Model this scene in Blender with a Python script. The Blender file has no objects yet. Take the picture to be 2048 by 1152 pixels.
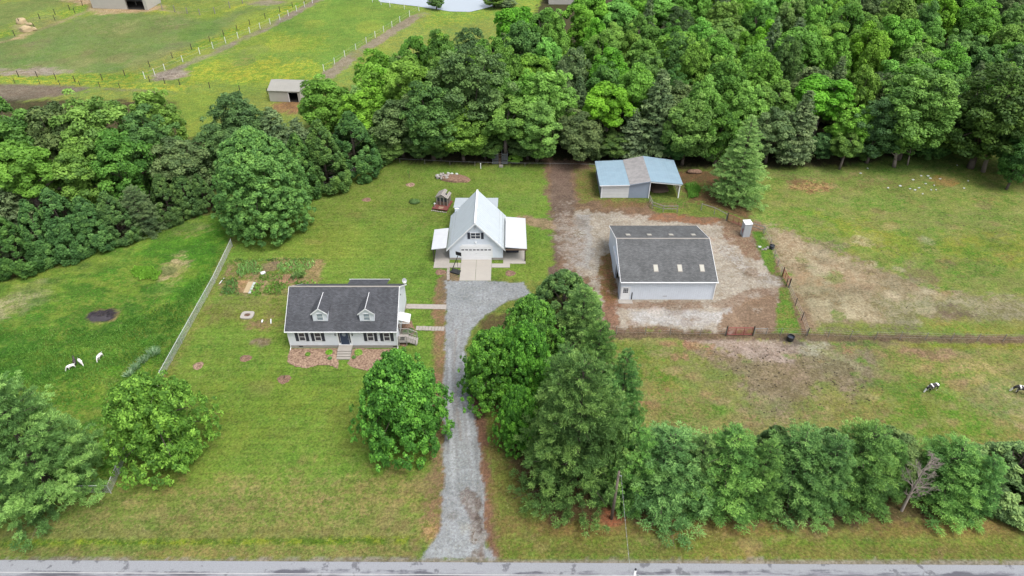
import bpy, bmesh, math, random
import numpy as np
from mathutils import Vector, Matrix

# ------------------------------------------------------------------ camera, world, sun
scene = bpy.context.scene
COL = scene.collection
FPX, PITCH, HC = 1400.0, math.radians(38.0), 60.0
cam_d = bpy.data.cameras.new("camera")
cam = bpy.data.objects.new("camera", cam_d)
COL.objects.link(cam)
cam.location = (0, 0, HC)
cam.rotation_euler = (math.radians(90) - PITCH, 0, 0)
cam_d.sensor_width = 36.0
cam_d.lens = 36.0 * FPX / 2048.0
cam_d.clip_start = 0.5
cam_d.clip_end = 6000
scene.camera = cam

SUN_EL, SUN_AZ = math.radians(64), math.radians(128)   # azimuth from +Y towards +X
world = bpy.data.worlds.new("World")
scene.world = world
world.use_nodes = True
wn = world.node_tree
wn.nodes.clear()
sky = wn.nodes.new("ShaderNodeTexSky")
sky.sky_type = 'NISHITA'
sky.sun_disc = False
sky.sun_elevation = SUN_EL
sky.sun_rotation = SUN_AZ
sky.altitude = 60
sky.air_density = 1.0
sky.dust_density = 4.0
sky.ozone_density = 0.6
hs = wn.nodes.new("ShaderNodeHueSaturation")
hs.inputs["Saturation"].default_value = 0.42           # overcast: the cloud deck greys the sky
bg = wn.nodes.new("ShaderNodeBackground")
bg.inputs["Strength"].default_value = 0.15
wo = wn.nodes.new("ShaderNodeOutputWorld")
wn.links.new(sky.outputs[0], hs.inputs["Color"])
wn.links.new(hs.outputs[0], bg.inputs["Color"])
wn.links.new(bg.outputs[0], wo.inputs["Surface"])

sl = bpy.data.lights.new("sun", 'SUN')
sl.energy = 1.35
sl.angle = math.radians(26)
sl.color = (1.0, 0.965, 0.92)
sun = bpy.data.objects.new("sun", sl)
COL.objects.link(sun)
sd = Vector((math.sin(SUN_AZ) * math.cos(SUN_EL), math.cos(SUN_AZ) * math.cos(SUN_EL), math.sin(SUN_EL)))
sun.rotation_euler = sd.to_track_quat('Z', 'Y').to_euler()
sun.location = sd * 100

vs = scene.view_settings
vs.view_transform = 'Standard'
vs.look = 'None'
vs.exposure = 0.92
vs.gamma = 1.0
vs.use_curve_mapping = False
scene.render.engine = 'CYCLES'
scene.cycles.max_bounces = 5
scene.cycles.diffuse_bounces = 3
scene.cycles.transparent_max_bounces = 4

# ------------------------------------------------------------------ survey helpers (photo measure -> metres on site)
CP, SP = math.cos(PITCH), math.sin(PITCH)

def g(u, v, z=0.0):
    a = (u - 1024) / FPX; b = (576 - v) / FPX
    t = (z - HC) / (-SP + b * CP)
    return Vector((a * t, (CP + b * SP) * t, z))

def gn(u, v, z=0.0):
    u = np.asarray(u, float); v = np.asarray(v, float)
    a = (u - 1024) / FPX; b = (576 - v) / FPX
    t = (z - HC) / (-SP + b * CP)
    return a * t, (CP + b * SP) * t

def zat(v, y):
    b = (576 - v) / FPX
    return HC + y * (-SP + b * CP) / (CP + b * SP)

def xat(u, y, z):
    return (u - 1024) / FPX * (y * CP - (z - HC) * SP)

def lin(c):
    return tuple(((x / 255.0) / 12.92 if x / 255.0 <= 0.04045 else ((x / 255.0 + 0.055) / 1.055) ** 2.4) for x in c)

# ------------------------------------------------------------------ noise in numpy
def _hash(i, j, s):
    n = (i * 374761393 + j * 668265263 + s * 1274126177) & 0xFFFFFFFF
    n = ((n ^ (n >> 13)) * 1274126177) & 0xFFFFFFFF
    return ((n ^ (n >> 16)) & 0xFFFFFF) / float(0xFFFFFF)

def vnoise(x, y, s=0):
    xi = np.floor(x).astype(np.int64); yi = np.floor(y).astype(np.int64)
    fx = x - xi; fy = y - yi
    fx = fx * fx * (3 - 2 * fx); fy = fy * fy * (3 - 2 * fy)
    a = _hash(xi, yi, s); b = _hash(xi + 1, yi, s); c = _hash(xi, yi + 1, s); d = _hash(xi + 1, yi + 1, s)
    return (a * (1 - fx) + b * fx) * (1 - fy) + (c * (1 - fx) + d * fx) * fy

def fbm(x, y, s=0, o=4):
    r = np.zeros_like(x); amp = 0.5; t = 0
    for k in range(o):
        r += amp * vnoise(x * 2 ** k + 17.3 * k, y * 2 ** k + 9.1 * k, s + k); t += amp; amp *= 0.55
    return r / t

def sstep(a, b, x):
    t = np.clip((x - a) / (b - a), 0, 1)
    return t * t * (3 - 2 * t)

def poly_sd(x, y, P):
    n = len(P)
    d2 = np.full(x.shape, 1e18); ins = np.zeros(x.shape, bool)
    for i in range(n):
        ax, ay = P[i]; bx, by = P[(i + 1) % n]
        ex, ey = bx - ax, by - ay
        wx, wy = x - ax, y - ay
        t = np.clip((wx * ex + wy * ey) / (ex * ex + ey * ey + 1e-9), 0, 1)
        d2 = np.minimum(d2, (wx - ex * t) ** 2 + (wy - ey * t) ** 2)
        c = ((ay > y) != (by > y))
        with np.errstate(divide='ignore', invalid='ignore'):
            xx = ax + (y - ay) / (by - ay if by != ay else 1e-9) * ex
        ins ^= c & (x < xx)
    return np.where(ins, -np.sqrt(d2), np.sqrt(d2))

def line_d(x, y, P):
    d2 = np.full(x.shape, 1e18)
    for i in range(len(P) - 1):
        ax, ay = P[i]; bx, by = P[i + 1]
        ex, ey = bx - ax, by - ay
        wx, wy = x - ax, y - ay
        t = np.clip((wx * ex + wy * ey) / (ex * ex + ey * ey + 1e-9), 0, 1)
        d2 = np.minimum(d2, (wx - ex * t) ** 2 + (wy - ey * t) ** 2)
    return np.sqrt(d2)

def W(pts, z=0.0):
    return [tuple(g(u, v, z)[:2]) for u, v in pts]

# ------------------------------------------------------------------ what the ground is made of, surveyed area by area
# (kind, photo points, colour, second colour, edge softness m, edge wander m, opacity, gravel, width for lines)
DRIVE = [(922, 562), (890, 562), (893, 600), (892, 640), (890, 700), (888, 780), (888, 860), (888, 940), (886, 1010), (880, 1060), (858, 1096),
         (836, 1118), (990, 1118), (974, 1085), (970, 1040), (966, 980), (958, 900), (946, 820), (938, 770), (932, 720), (930, 685), (950, 650), (975, 625), (1010, 605),
         (1060, 590), (1045, 566), (983, 562)]
YARD = [(1150, 420), (1230, 425), (1330, 430), (1440, 442), (1500, 470), (1530, 520), (1558, 560), (1562, 600), (1556, 652), (1440, 660), (1300, 658),
        (1215, 652), (1180, 560), (1130, 530), (1120, 470)]
PATH = [(1103, 322), (1140, 322), (1146, 370), (1150, 425), (1130, 470), (1118, 540), (1100, 560), (1105, 500), (1112, 450), (1100, 400), (1102, 360)]
LAYERS = []
def L(kind, pts, c, c2=None, soft=0.6, wan=0.8, op=1.0, grav=0.0, w=1.0, z=0.0):
    LAYERS.append((kind, pts, lin(c), lin(c2 or c), soft, wan, op, grav, w))

def build_layers():
    # --- far upper left
    L('p', [(-900, -300), (1300, -300), (1300, 60), (760, 120), (600, 260), (380, 300), (-400, 300)], (128, 150, 72), (150, 160, 70), 1, 1)
    L('p', [(-200, 90), (60, 64), (190, 28), (260, 25), (420, 38), (560, 5), (300, 128), (200, 150), (-200, 140)], (126, 143, 84), (112, 138, 66), 2, 2)
    L('p', [(-200, 20), (60, 0), (-200, -200), (300, -200), (130, 4), (0, 55), (-200, 90)], (133, 147, 82), (118, 142, 70), 2, 2)
    L('p', [(320, 160), (400, 112), (620, 12), (700, -60), (1000, -60), (850, 20), (730, 80), (655, 140), (600, 190), (340, 170)], (112, 148, 58), (132, 158, 66), 1.5, 2)
    L('p', [(340, 150), (420, 118), (560, 120), (640, 128), (610, 185), (500, 190), (380, 170)], (130, 158, 52), (184, 184, 62), 4, 4, 0.8)
    L('p', [(480, 60), (640, 70), (640, 100), (440, 105)], (138, 160, 50), (170, 176, 60), 4, 4, 0.5)
    L('l', [(-60, 147), (130, 155), (260, 155), (330, 120), (430, 78), (600, 8)], (106, 150, 50), (168, 172, 58), 1.4, 0.8, 0.9, 0, 2.4)
    L('l', [(-60, 86), (60, 55), (150, 20), (190, 6)], (98, 142, 50), (160, 170, 60), 1.2, 0.8, 0.9, 0, 2.6)
    L('l', [(190, 4), (330, 24), (420, 32), (500, 5)], (130, 160, 60), (185, 185, 70), 0.8, 0.6, 0.9, 0, 1.0)
    L('l', [(190, 12), (330, 20), (400, 30)], (178, 165, 128), (150, 150, 90), 0.8, 0.8, 0.7, 0.2, 0.7)
    L('l', [(-40, 98), (60, 66), (170, 24)], (170, 156, 122), (150, 150, 90), 1.0, 0.8, 0.8, 0.2, 0.7)
    L('p', [(120, 0), (290, -10), (330, 20), (190, 30), (170, 10)], (205, 180, 145), (180, 150, 115), 1.6, 1.5, 0.9, 0.3)
    L('l', [(35, 76), (60, 62), (40, 50)], (205, 182, 140), (180, 160, 110), 1.2, 1.0, 0.8, 0.3, 1.4)
    L('p', [(-200, 166), (60, 168), (160, 172), (180, 180), (60, 200), (-200, 230)], (138, 126, 112), (120, 105, 92), 1.2, 1.5, 0.95, 0.5)
    L('l', [(160, 173), (300, 182), (480, 192)], (140, 128, 110), (120, 130, 70), 0.5, 0.6, 0.8, 0.3, 0.5)
    L('l', [(-80, 158), (120, 163), (300, 172), (420, 184)], (116, 152, 55), (180, 180, 62), 1.0, 0.7, 0.9, 0, 1.6)
    L('e', (75, 143, 70, 8), (178, 164, 150), (150, 136, 120), 1.4, 1.6, 0.9, 0.6)
    L('l', [(315, 158), (365, 132), (430, 104), (530, 57), (600, 20), (650, -10)], (160, 148, 132), (138, 125, 108), 0.8, 0.9, 0.95, 0.6, 1.3)
    L('e', (340, 150, 34, 11), (176, 166, 150), (146, 130, 118), 1.0, 1.2, 0.95, 0.6)
    L('e', (535, 5, 34, 6), (165, 150, 128), (140, 130, 112), 1.2, 1.2, 0.9, 0.5)
    L('l', [(655, 150), (710, 110), (770, 72), (830, 34), (850, 28)], (165, 152, 132), (142, 130, 108), 0.6, 0.7, 0.95, 0.7, 1.8)
    L('l', [(440, 220), (420, 180), (640, 190)], (128, 150, 70), (140, 160, 66), 2, 2, 0.8, 0, 5)
    L('e', (590, 212, 45, 12), (168, 130, 88), (140, 108, 82), 1.2, 1, 0.95, 0.3)
    L('p', [(850, 60), (1000, 30), (1200, 30), (1250, -60), (840, -60)], (120, 158, 60), (165, 175, 66), 3, 3, 0.8)
    # --- left pasture (long grass)
    L('p', [(-500, 640), (0, 548), (200, 470), (420, 418), (468, 470), (400, 600), (325, 757), (236, 950), (222, 986), (-300, 990), (-600, 990)], (88, 134, 42), (122, 144, 58), 0.5, 0.5)
    L('p', [(-200, 560), (120, 505), (330, 460), (400, 450), (330, 500), (150, 560), (-100, 640)], (132, 148, 66), (110, 142, 50), 3, 3, 0.8)
    L('p', [(260, 510), (440, 430), (462, 480), (400, 600), (330, 600), (380, 540)], (74, 132, 34), (92, 146, 40), 2, 2, 0.8)
    L('p', [(-100, 690), (120, 680), (260, 620), (330, 640), (330, 700), (220, 700), (170, 760), (60, 770), (-100, 790)], (62, 108, 34), (82, 132, 40), 2, 2.5, 0.8)
    L('p', [(150, 690), (330, 700), (310, 760), (220, 800), (150, 780)], (104, 152, 44), (130, 156, 62), 2, 2, 0.7)
    L('p', [(-50, 620), (30, 590), (75, 560), (95, 562), (90, 600), (30, 630), (-50, 650)], (180, 170, 128), (140, 150, 84), 1.2, 1.6, 0.9)
    L('e', (345, 537, 26, 22), (188, 172, 130), (150, 146, 96), 0.7, 1.2, 0.95)
    L('e', (332, 575, 22, 10), (165, 160, 100), (110, 140, 56), 1, 1.2, 0.8)
    L('e', (380, 455, 34, 14), (150, 148, 96), (120, 145, 60), 1.6, 1.8, 0.8)
    L('e', (213, 492, 26, 8), (138, 118, 70), (120, 132, 60), 1.2, 1.2, 0.8)
    L('e', (205, 632, 31, 15), (160, 140, 100), (140, 130, 80), 0.3, 0.4, 0.9)
    L('e', (203, 632, 27, 12.5), (78, 72, 78), (62, 58, 62), 0.25, 0.35, 1, 0.9)
    L('l', [(-60, 556), (80, 520), (230, 462), (330, 432), (420, 410)], (112, 88, 66), (96, 92, 56), 1.2, 1.0, 0.9, 0.2, 2.6)
    # --- house lawn
    L('p', [(470, 468), (620, 385), (745, 325), (900, 330), (1100, 335), (1110, 420), (1115, 560), (880, 560), (880, 880), (870, 1050), (240, 1060), (226, 985), (327, 757)], (112, 146, 54), (124, 148, 62), 1, 0.5)
    L('p', [(620, 385), (745, 330), (900, 335), (1100, 340), (1100, 420), (640, 470)], (112, 138, 54), (124, 140, 66), 3, 3, 0.8)
    L('p', [(240, 970), (600, 950), (860, 940), (850, 1080), (0, 1090), (0, 1060)], (122, 138, 64), (150, 142, 86), 2.5, 2, 0.9)
    L('p', [(-100, 1062), (840, 1062), (830, 1074), (-100, 1076)], (150, 138, 92), (128, 134, 62), 0.6, 0.6, 0.55)
    L('l', [(-100, 1088), (300, 1085), (600, 1082), (838, 1080)], (88, 122, 30), (140, 158, 40), 0.25, 0.3, 0.85, 0, 0.32)
    L('p', [(-100, 1094), (850, 1092), (835, 1118), (-100, 1120)], (128, 138, 68), (150, 138, 84), 0.5, 0.6, 0.8)
    L('e', (700, 480, 120, 40), (122, 142, 56), (132, 150, 60), 4, 3, 0.5)
    L('e', (560, 800, 130, 60), (120, 140, 50), (128, 146, 52), 4, 4, 0.5)
    L('l', [(466, 480), (440, 530), (420, 600), (330, 757)], (150, 138, 84), (120, 140, 50), 0.5, 0.5, 0.6, 0, 0.7)
    L('p', [(430, 588), (560, 590), (565, 640), (450, 640), (405, 650)], (134, 126, 78), (122, 134, 58), 1.5, 1.6, 0.7)
    L('e', (530, 650, 34, 12), (142, 122, 92), (128, 132, 66), 0.8, 0.8, 0.9)
    L('e', (519, 683, 19, 8), (152, 138, 114), (138, 124, 92), 0.3, 0.4, 0.95, 0.3)
    # --- garden
    L('p', [(455, 522), (560, 516), (645, 520), (640, 570), (600, 592), (440, 590), (438, 560)], (110, 132, 54), (150, 132, 98), 0.4, 0.5, 1)
    L('p', [(626, 520), (650, 520), (630, 590), (560, 596), (600, 580)], (172, 146, 110), (140, 130, 80), 0.4, 0.6, 0.85)
    L('e', (542, 532, 20, 9), (128, 112, 94), (150, 140, 100), 0.3, 0.4, 0.95)
    L('e', (575, 558, 22, 10), (176, 142, 112), (150, 122, 92), 0.4, 0.5, 0.95)
    L('e', (480, 574, 22, 13), (182, 146, 112), (150, 130, 86), 0.4, 0.5, 0.9)
    L('e', (525, 570, 14, 11), (172, 146, 116), (140, 130, 90), 0.4, 0.5, 0.9)
    # --- margins of the drive
    L('l', [(884, 562), (880, 600), (878, 700), (880, 800), (886, 900), (884, 1000), (870, 1060)], (158, 124, 98), (138, 122, 80), 0.35, 0.35, 0.95, 0.4, 0.85)
    L('p', [(830, 1080), (850, 960), (866, 900), (888, 880), (888, 1030), (872, 1075), (840, 1100)], (148, 124, 92), (126, 128, 70), 0.8, 1.0, 0.9, 0.3)
    L('e', (858, 1066, 22, 20), (190, 160, 112), (150, 130, 80), 0.6, 0.8, 0.85, 0.2)
    L('p', [(886, 540), (920, 545), (922, 575), (890, 600), (880, 620)], (160, 132, 106), (130, 112, 92), 0.4, 0.5, 0.9, 0.5)
    L('l', [(946, 740), (955, 820), (966, 900), (974, 1000), (980, 1060), (990, 1100)], (150, 112, 92), (132, 98, 80), 0.3, 0.4, 0.95, 0.5, 0.9)
    L('p', [(990, 770), (1030, 900), (1060, 1010), (1010, 1100), (985, 1060), (976, 900)], (128, 118, 64), (118, 128, 58), 0.8, 0.8, 0.9)
    L('p', [(990, 1030), (2300, 1030), (2300, 1076), (1000, 1078)], (140, 118, 72), (128, 124, 62), 0.8, 0.9, 0.9)
    L('p', [(995, 1076), (2300, 1080), (2300, 1120), (1000, 1118)], (112, 136, 50), (130, 126, 66), 0.7, 0.8, 0.85)
    L('l', [(1010, 1098), (2300, 1102)], (120, 116, 62), (128, 124, 66), 0.2, 0.3, 0.5, 0, 0.3)
    L('p', [(960, 640), (1230, 600), (1260, 860), (1500, 900), (2200, 930), (2200, 1048), (1100, 1046), (1020, 930), (980, 760)], (108, 88, 64), (92, 84, 54), 1.0, 1.0, 0.9, 0.3)
    L('e', (1225, 1036, 30, 14), (164, 104, 74), (138, 96, 68), 0.5, 0.7, 0.9, 0.3)
    L('e', (1262, 795, 16, 40), (160, 102, 76), (136, 120, 66), 0.8, 0.9, 0.9, 0.2)
    L('p', [(1225, 760), (1280, 770), (1300, 860), (1240, 860)], (142, 112, 66), (128, 134, 58), 1, 1, 0.7)
    # --- rear edge of the lawn, ground under the woods
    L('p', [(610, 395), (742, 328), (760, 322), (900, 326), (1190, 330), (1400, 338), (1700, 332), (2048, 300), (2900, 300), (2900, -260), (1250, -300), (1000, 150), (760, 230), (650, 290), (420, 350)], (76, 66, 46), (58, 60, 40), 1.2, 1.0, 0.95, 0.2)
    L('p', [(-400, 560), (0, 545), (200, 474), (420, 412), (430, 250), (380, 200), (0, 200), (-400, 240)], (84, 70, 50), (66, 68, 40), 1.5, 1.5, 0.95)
    L('p', [(340, 185), (440, 185), (430, 275), (360, 275)], (124, 152, 60), (140, 160, 62), 2.0, 1.5, 0.95)
    L('p', [(1340, 340), (1560, 345), (1600, 400), (1500, 440), (1380, 400)], (132, 100, 72), (110, 92, 62), 1.2, 1.2, 0.95, 0.3)
    L('e', (1395, 375, 24, 16), (92, 132, 50), (130, 110, 66), 0.6, 0.8, 0.9)
    # --- upper right pasture
    L('p', [(1500, 345), (1700, 335), (1880, 300), (2300, 330), (2300, 690), (1610, 662), (1560, 540), (1500, 440)], (116, 142, 62), (138, 148, 76), 1.0, 0.8, 0.97)
    L('p', [(1620, 420), (1800, 470), (2300, 480), (2300, 560), (1900, 520), (1700, 500)], (124, 148, 52), (146, 154, 60), 3, 3, 0.8)
    L('p', [(1560, 345), (1680, 340), (1860, 345), (1800, 380), (1650, 385), (1560, 372)], (134, 126, 78), (116, 138, 62), 1.6, 1.6, 0.8)
    L('e', (1622, 370, 34, 11), (186, 156, 108), (120, 86, 60), 0.8, 1.2, 0.9, 0.3)
    L('e', (1590, 360, 16, 8), (104, 84, 64), (120, 96, 66), 0.6, 0.8, 0.7)
    L('e', (1885, 362, 26, 12), (180, 128, 76), (150, 130, 76), 0.9, 1.0, 0.8)
    L('p', [(1700, 330), (1860, 300), (2000, 340), (1880, 340), (1780, 348)], (84, 118, 50), (100, 128, 56), 1.2, 1.4, 0.8)
    L('p', [(1520, 445), (1600, 470), (1700, 510), (1800, 550), (1930, 590), (2300, 620), (2300, 660), (1900, 650), (1610, 660), (1575, 590), (1545, 500)], (172, 158, 130), (150, 134, 106), 1.6, 1.8, 0.92, 0.5)
    L('p', [(1560, 470), (1640, 490), (1700, 540), (1740, 560), (1700, 570), (1600, 560), (1560, 520)], (192, 178, 146), (168, 146, 116), 1.0, 1.4, 0.8, 0.5)
    L('e', (1640, 555, 56, 18), (170, 138, 104), (180, 164, 132), 1.2, 1.2, 0.7, 0.4)
    L('p', [(1620, 600), (1720, 590), (1760, 640), (1640, 645)], (196, 186, 152), (170, 156, 124), 1.0, 1.2, 0.8, 0.5)
    L('p', [(1740, 590), (2060, 600), (2100, 640), (1900, 660), (1780, 650)], (150, 148, 116), (128, 132, 84), 1.8, 1.6, 0.7, 0.3)
    L('e', (1655, 490, 40, 12), (118, 102, 84), (150, 138, 110), 1.0, 1.2, 0.8, 0.4)
    L('e', (1845, 548, 34, 18), (122, 108, 84), (130, 128, 80), 1.4, 1.4, 0.75, 0.2)
    L('e', (1905, 628, 42, 13), (116, 100, 84), (128, 122, 84), 1.0, 1.2, 0.9, 0.4)
    L('e', (1674, 632, 17, 11), (88, 136, 46), (120, 142, 66), 0.3, 0.5, 0.95)
    L('p', [(1640, 645), (1800, 650), (2300, 655), (2300, 676), (1640, 668)], (126, 120, 92), (124, 138, 58), 0.8, 0.8, 0.75, 0.2)
    L('p', [(1850, 640), (2300, 640), (2300, 672), (1850, 668)], (128, 148, 48), (140, 140, 66), 1.0, 1.0, 0.7)
    # --- lower right pasture
    L('p', [(1225, 670), (2400, 682), (2400, 950), (1290, 870), (1230, 760)], (124, 140, 66), (152, 144, 86), 0.6, 0.6, 1)
    L('p', [(1225, 675), (1400, 690), (1440, 740), (1340, 780), (1240, 740)], (106, 138, 48), (132, 140, 64), 1.8, 1.8, 0.8)
    L('p', [(1290, 690), (1640, 690), (1700, 740), (1760, 800), (1640, 850), (1520, 850), (1400, 780)], (150, 142, 98), (126, 140, 68), 2.5, 2.5, 0.7, 0.1)
    L('p', [(1400, 690), (1640, 690), (1760, 700), (1790, 760), (1700, 790), (1640, 770), (1560, 850), (1500, 800), (1470, 750), (1380, 700)], (158, 140, 118), (136, 122, 94), 1.4, 1.8, 0.92, 0.3)
    L('p', [(1360, 676), (1500, 674), (1620, 680), (1590, 720), (1500, 722), (1430, 700)], (188, 172, 158), (164, 146, 132), 0.8, 1.0, 0.9, 0.6)
    L('p', [(1600, 684), (1650, 686), (1645, 715), (1605, 712)], (188, 184, 160), (160, 150, 120), 0.7, 0.9, 0.8, 0.5)
    L('l', [(1640, 700), (1720, 735), (1800, 765), (1850, 775), (1900, 783), (2000, 830), (2060, 860)], (182, 172, 136), (150, 148, 100), 0.5, 0.5, 0.75, 0.2, 0.35)
    L('e', (1790, 775, 40, 18), (164, 160, 120), (130, 144, 74), 1.2, 1.4, 0.7)
    L('p', [(1780, 690), (1900, 690), (1960, 720), (1900, 722), (1800, 705)], (170, 136, 112), (140, 118, 86), 0.6, 0.9, 0.9, 0.3)
    L('e', (1945, 706, 24, 13), (150, 124, 98), (128, 134, 66), 0.6, 0.8, 0.8)
    L('p', [(1690, 676), (1800, 682), (1790, 694), (1680, 690)], (118, 102, 86), (134, 122, 90), 0.6, 0.8, 0.8)
    L('p', [(1760, 720), (1900, 760), (2000, 860), (1900, 900), (1800, 860), (1740, 800)], (98, 146, 42), (126, 148, 60), 2.5, 2.5, 0.75)
    L('p', [(1900, 700), (2300, 690), (2300, 860), (2020, 840), (1950, 770)], (158, 150, 96), (128, 140, 68), 2.0, 2.5, 0.75)
    L('e', (2010, 790, 60, 30), (144, 142, 104), (130, 140, 80), 2.0, 2.0, 0.7)
    L('p', [(1800, 684), (2400, 690), (2400, 700), (1820, 697)], (126, 140, 40), (140, 140, 60), 0.5, 0.5, 0.8)
    L('p', [(1480, 820), (1600, 800), (1580, 860), (1480, 860)], (152, 134, 104), (130, 132, 76), 1.2, 1.5, 0.7)
    L('e', (1335, 686, 20, 6), (172, 130, 104), (150, 120, 90), 0.5, 0.6, 0.9)
    L('e', (1382, 690, 22, 7), (160, 122, 96), (140, 110, 80), 0.5, 0.6, 0.9)
    L('e', (1355, 712, 13, 6), (172, 132, 104), (140, 128, 80), 0.4, 0.5, 0.9)
    # --- yard
    L('p', [(1090, 318), (1180, 320), (1196, 400), (1300, 402), (1320, 425), (1520, 445), (1560, 545), (1620, 665), (1215, 668), (1150, 560), (1105, 560), (1104, 440), (1090, 380)], (148, 120, 98), (124, 100, 82), 0.7, 0.9, 0.95, 0.6)
    L('l', [(1225, 668), (1600, 672), (1800, 676), (2300, 682)], (128, 106, 88), (110, 92, 74), 0.3, 0.35, 0.9, 0.3, 0.75)
    L('l', [(1050, 440), (1110, 452)], (176, 148, 120), (150, 130, 100), 0.4, 0.5, 0.9, 0.6, 1.4)
    L('p', [(1148, 338), (1195, 338), (1200, 398), (1165, 404), (1150, 380)], (116, 128, 58), (130, 116, 70), 0.5, 0.7, 0.95)
    L('p', [(1205, 400), (1300, 402), (1290, 416), (1210, 412)], (128, 118, 70), (140, 110, 80), 0.5, 0.6, 0.9, 0.2)
    L('p', [(1316, 408), (1370, 404), (1378, 414), (1330, 420)], (98, 132, 48), (140, 116, 84), 0.4, 0.5, 0.9)
    L('p', YARD, (198, 190, 174), (180, 168, 150), 0.6, 1.0, 0.95, 1.0)
    L('p', [(1200, 512), (1224, 500), (1236, 600), (1215, 620), (1196, 560)], (124, 108, 56), (146, 104, 74), 0.4, 0.4, 0.95, 0.3)
    L('p', [(1236, 600), (1430, 604), (1500, 578), (1556, 576), (1556, 600), (1500, 612), (1380, 620), (1240, 618)], (150, 126, 106), (170, 152, 134), 0.4, 0.45, 0.95, 0.7)
    L('p', [(1150, 430), (1180, 430), (1190, 500), (1180, 540), (1140, 530), (1130, 470)], (188, 186, 180), (176, 170, 162), 0.6, 0.6, 0.9, 1.0)
    L('e', (1150, 445, 26, 12), (120, 104, 92), (150, 138, 126), 0.6, 0.6, 0.6, 0.8)
    L('p', [(1260, 620), (1430, 622), (1500, 612), (1490, 640), (1400, 652), (1260, 650)], (206, 204, 200), (190, 184, 176), 0.5, 0.5, 0.9, 1.0)
    L('p', [(1440, 640), (1490, 600), (1556, 590), (1556, 655), (1440, 658)], (160, 134, 110), (142, 118, 96), 0.5, 0.6, 0.95, 0.7)
    L('p', [(1440, 440), (1500, 470), (1526, 520), (1500, 520), (1480, 500), (1440, 470)], (140, 108, 84), (160, 138, 112), 0.6, 0.9, 0.9, 0.6)
    L('p', [(1300, 430), (1330, 425), (1440, 440), (1420, 450), (1300, 440)], (160, 112, 78), (136, 104, 80), 0.5, 0.7, 0.9, 0.6)
    L('p', [(1200, 600), (1240, 612), (1236, 650), (1210, 655)], (150, 114, 90), (130, 100, 80), 0.5, 0.7, 0.9, 0.5)
    L('l', [(1450, 500), (1490, 540), (1550, 560)], (190, 184, 174), (160, 146, 128), 0.6, 0.7, 0.9, 1.0, 1.2)
    L('p', [(1505, 462), (1524, 462), (1545, 500), (1552, 548), (1540, 552), (1518, 505)], (88, 134, 42), (110, 140, 52), 0.25, 0.3, 0.97)
    L('p', [(1560, 575), (1576, 575), (1602, 666), (1552, 664)], (92, 138, 44), (128, 134, 66), 0.25, 0.3, 0.97)
    L('p', [(1620, 665), (1608, 640), (1582, 580), (1600, 590), (1640, 665)], (136, 112, 90), (160, 140, 110), 0.4, 0.5, 0.8, 0.4)
    L('e', (1580, 682, 24, 8), (96, 84, 74), (120, 106, 92), 0.6, 0.6, 0.8, 0.4)
    # --- drive, path
    L('p', PATH, (130, 112, 98), (116, 98, 86), 0.5, 0.6, 0.95, 0.6)
    L('e', (1136, 480, 26, 60), (176, 166, 154), (150, 130, 112), 1.0, 1.0, 0.85, 0.9)
    L('p', DRIVE, (174, 179, 181), (167, 171, 171), 0.22, 0.25, 1.0, 0.9)
    L('l', [(912, 660), (908, 740), (914, 820), (922, 880)], (158, 140, 124), (160, 160, 156), 0.2, 0.12, 0.5, 0.9, 0.15)
    L('l', [(900, 700), (900, 800), (906, 900), (908, 1000)], (196, 200, 202), (186, 190, 192), 0.25, 0.12, 0.7, 0.9, 0.25)
    L('l', [(924, 700), (930, 800), (938, 900), (946, 980)], (196, 200, 202), (186, 190, 192), 0.25, 0.12, 0.7, 0.9, 0.25)
    L('p', [(918, 985), (935, 975), (962, 1010), (978, 1085), (970, 1116), (952, 1100), (938, 1050), (925, 1020)], (138, 124, 116), (168, 164, 158), 0.3, 0.5, 0.85, 0.9)
    L('e', (903, 1030, 14, 10), (140, 136, 132), (150, 150, 148), 0.3, 0.4, 0.7, 0.9)
    L('e', (928, 1050, 12, 14), (184, 184, 172), (170, 172, 166), 0.3, 0.4, 0.7, 0.9)
    for pts, w_ in (([(906, 640), (904, 700), (906, 800), (913, 900), (918, 990)], 0.10), ([(926, 640), (922, 700), (926, 800), (936, 900), (948, 990)], 0.10), ([(895, 690), (893, 800), (896, 900)], 0.12), ([(950, 880), (956, 960), (960, 1020)], 0.14)):
        L('l', pts, (138, 136, 134), (150, 150, 148), 0.16, 0.10, 0.55, 0.9, w_)
    L('p', [(945, 985), (958, 995), (966, 1060), (960, 1075), (950, 1040)], (96, 84, 76), (130, 120, 112), 0.15, 0.3, 0.8, 0.8)
    L('p', [(938, 1050), (952, 1060), (962, 1112), (944, 1112)], (128, 112, 98), (176, 176, 170), 0.2, 0.4, 0.7, 0.8)
    rr = random.Random(77)
    def spots(n, u0, u1, v0, v1, cs, r0, r1, op):
        for _ in range(n):
            u, v = rr.uniform(u0, u1), rr.uniform(v0, v1); ru = rr.uniform(r0, r1)
            L('e', (u, v, ru, ru * rr.uniform(0.35, 0.6)), rr.choice(cs), rr.choice(cs), 0.3, 0.5, op * rr.uniform(0.5, 1))
    spots(46, 240, 860, 960, 1078, [(164, 146, 100), (150, 138, 88), (132, 120, 76), (98, 124, 48)], 5, 22, 0.6)
    spots(30, 470, 860, 420, 940, [(138, 142, 72), (104, 132, 48), (150, 140, 84), (96, 128, 44)], 8, 34, 0.5)
    spots(50, 1240, 1780, 690, 850, [(168, 128, 98), (150, 132, 92), (96, 138, 44), (176, 160, 120)], 4, 20, 0.7)
    spots(60, 1600, 2048, 390, 610, [(152, 126, 86), (168, 156, 104), (92, 134, 46), (96, 88, 66)], 4, 20, 0.6)
    spots(40, 1780, 2048, 700, 900, [(176, 160, 112), (92, 140, 40), (160, 130, 100)], 5, 24, 0.6)
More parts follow.
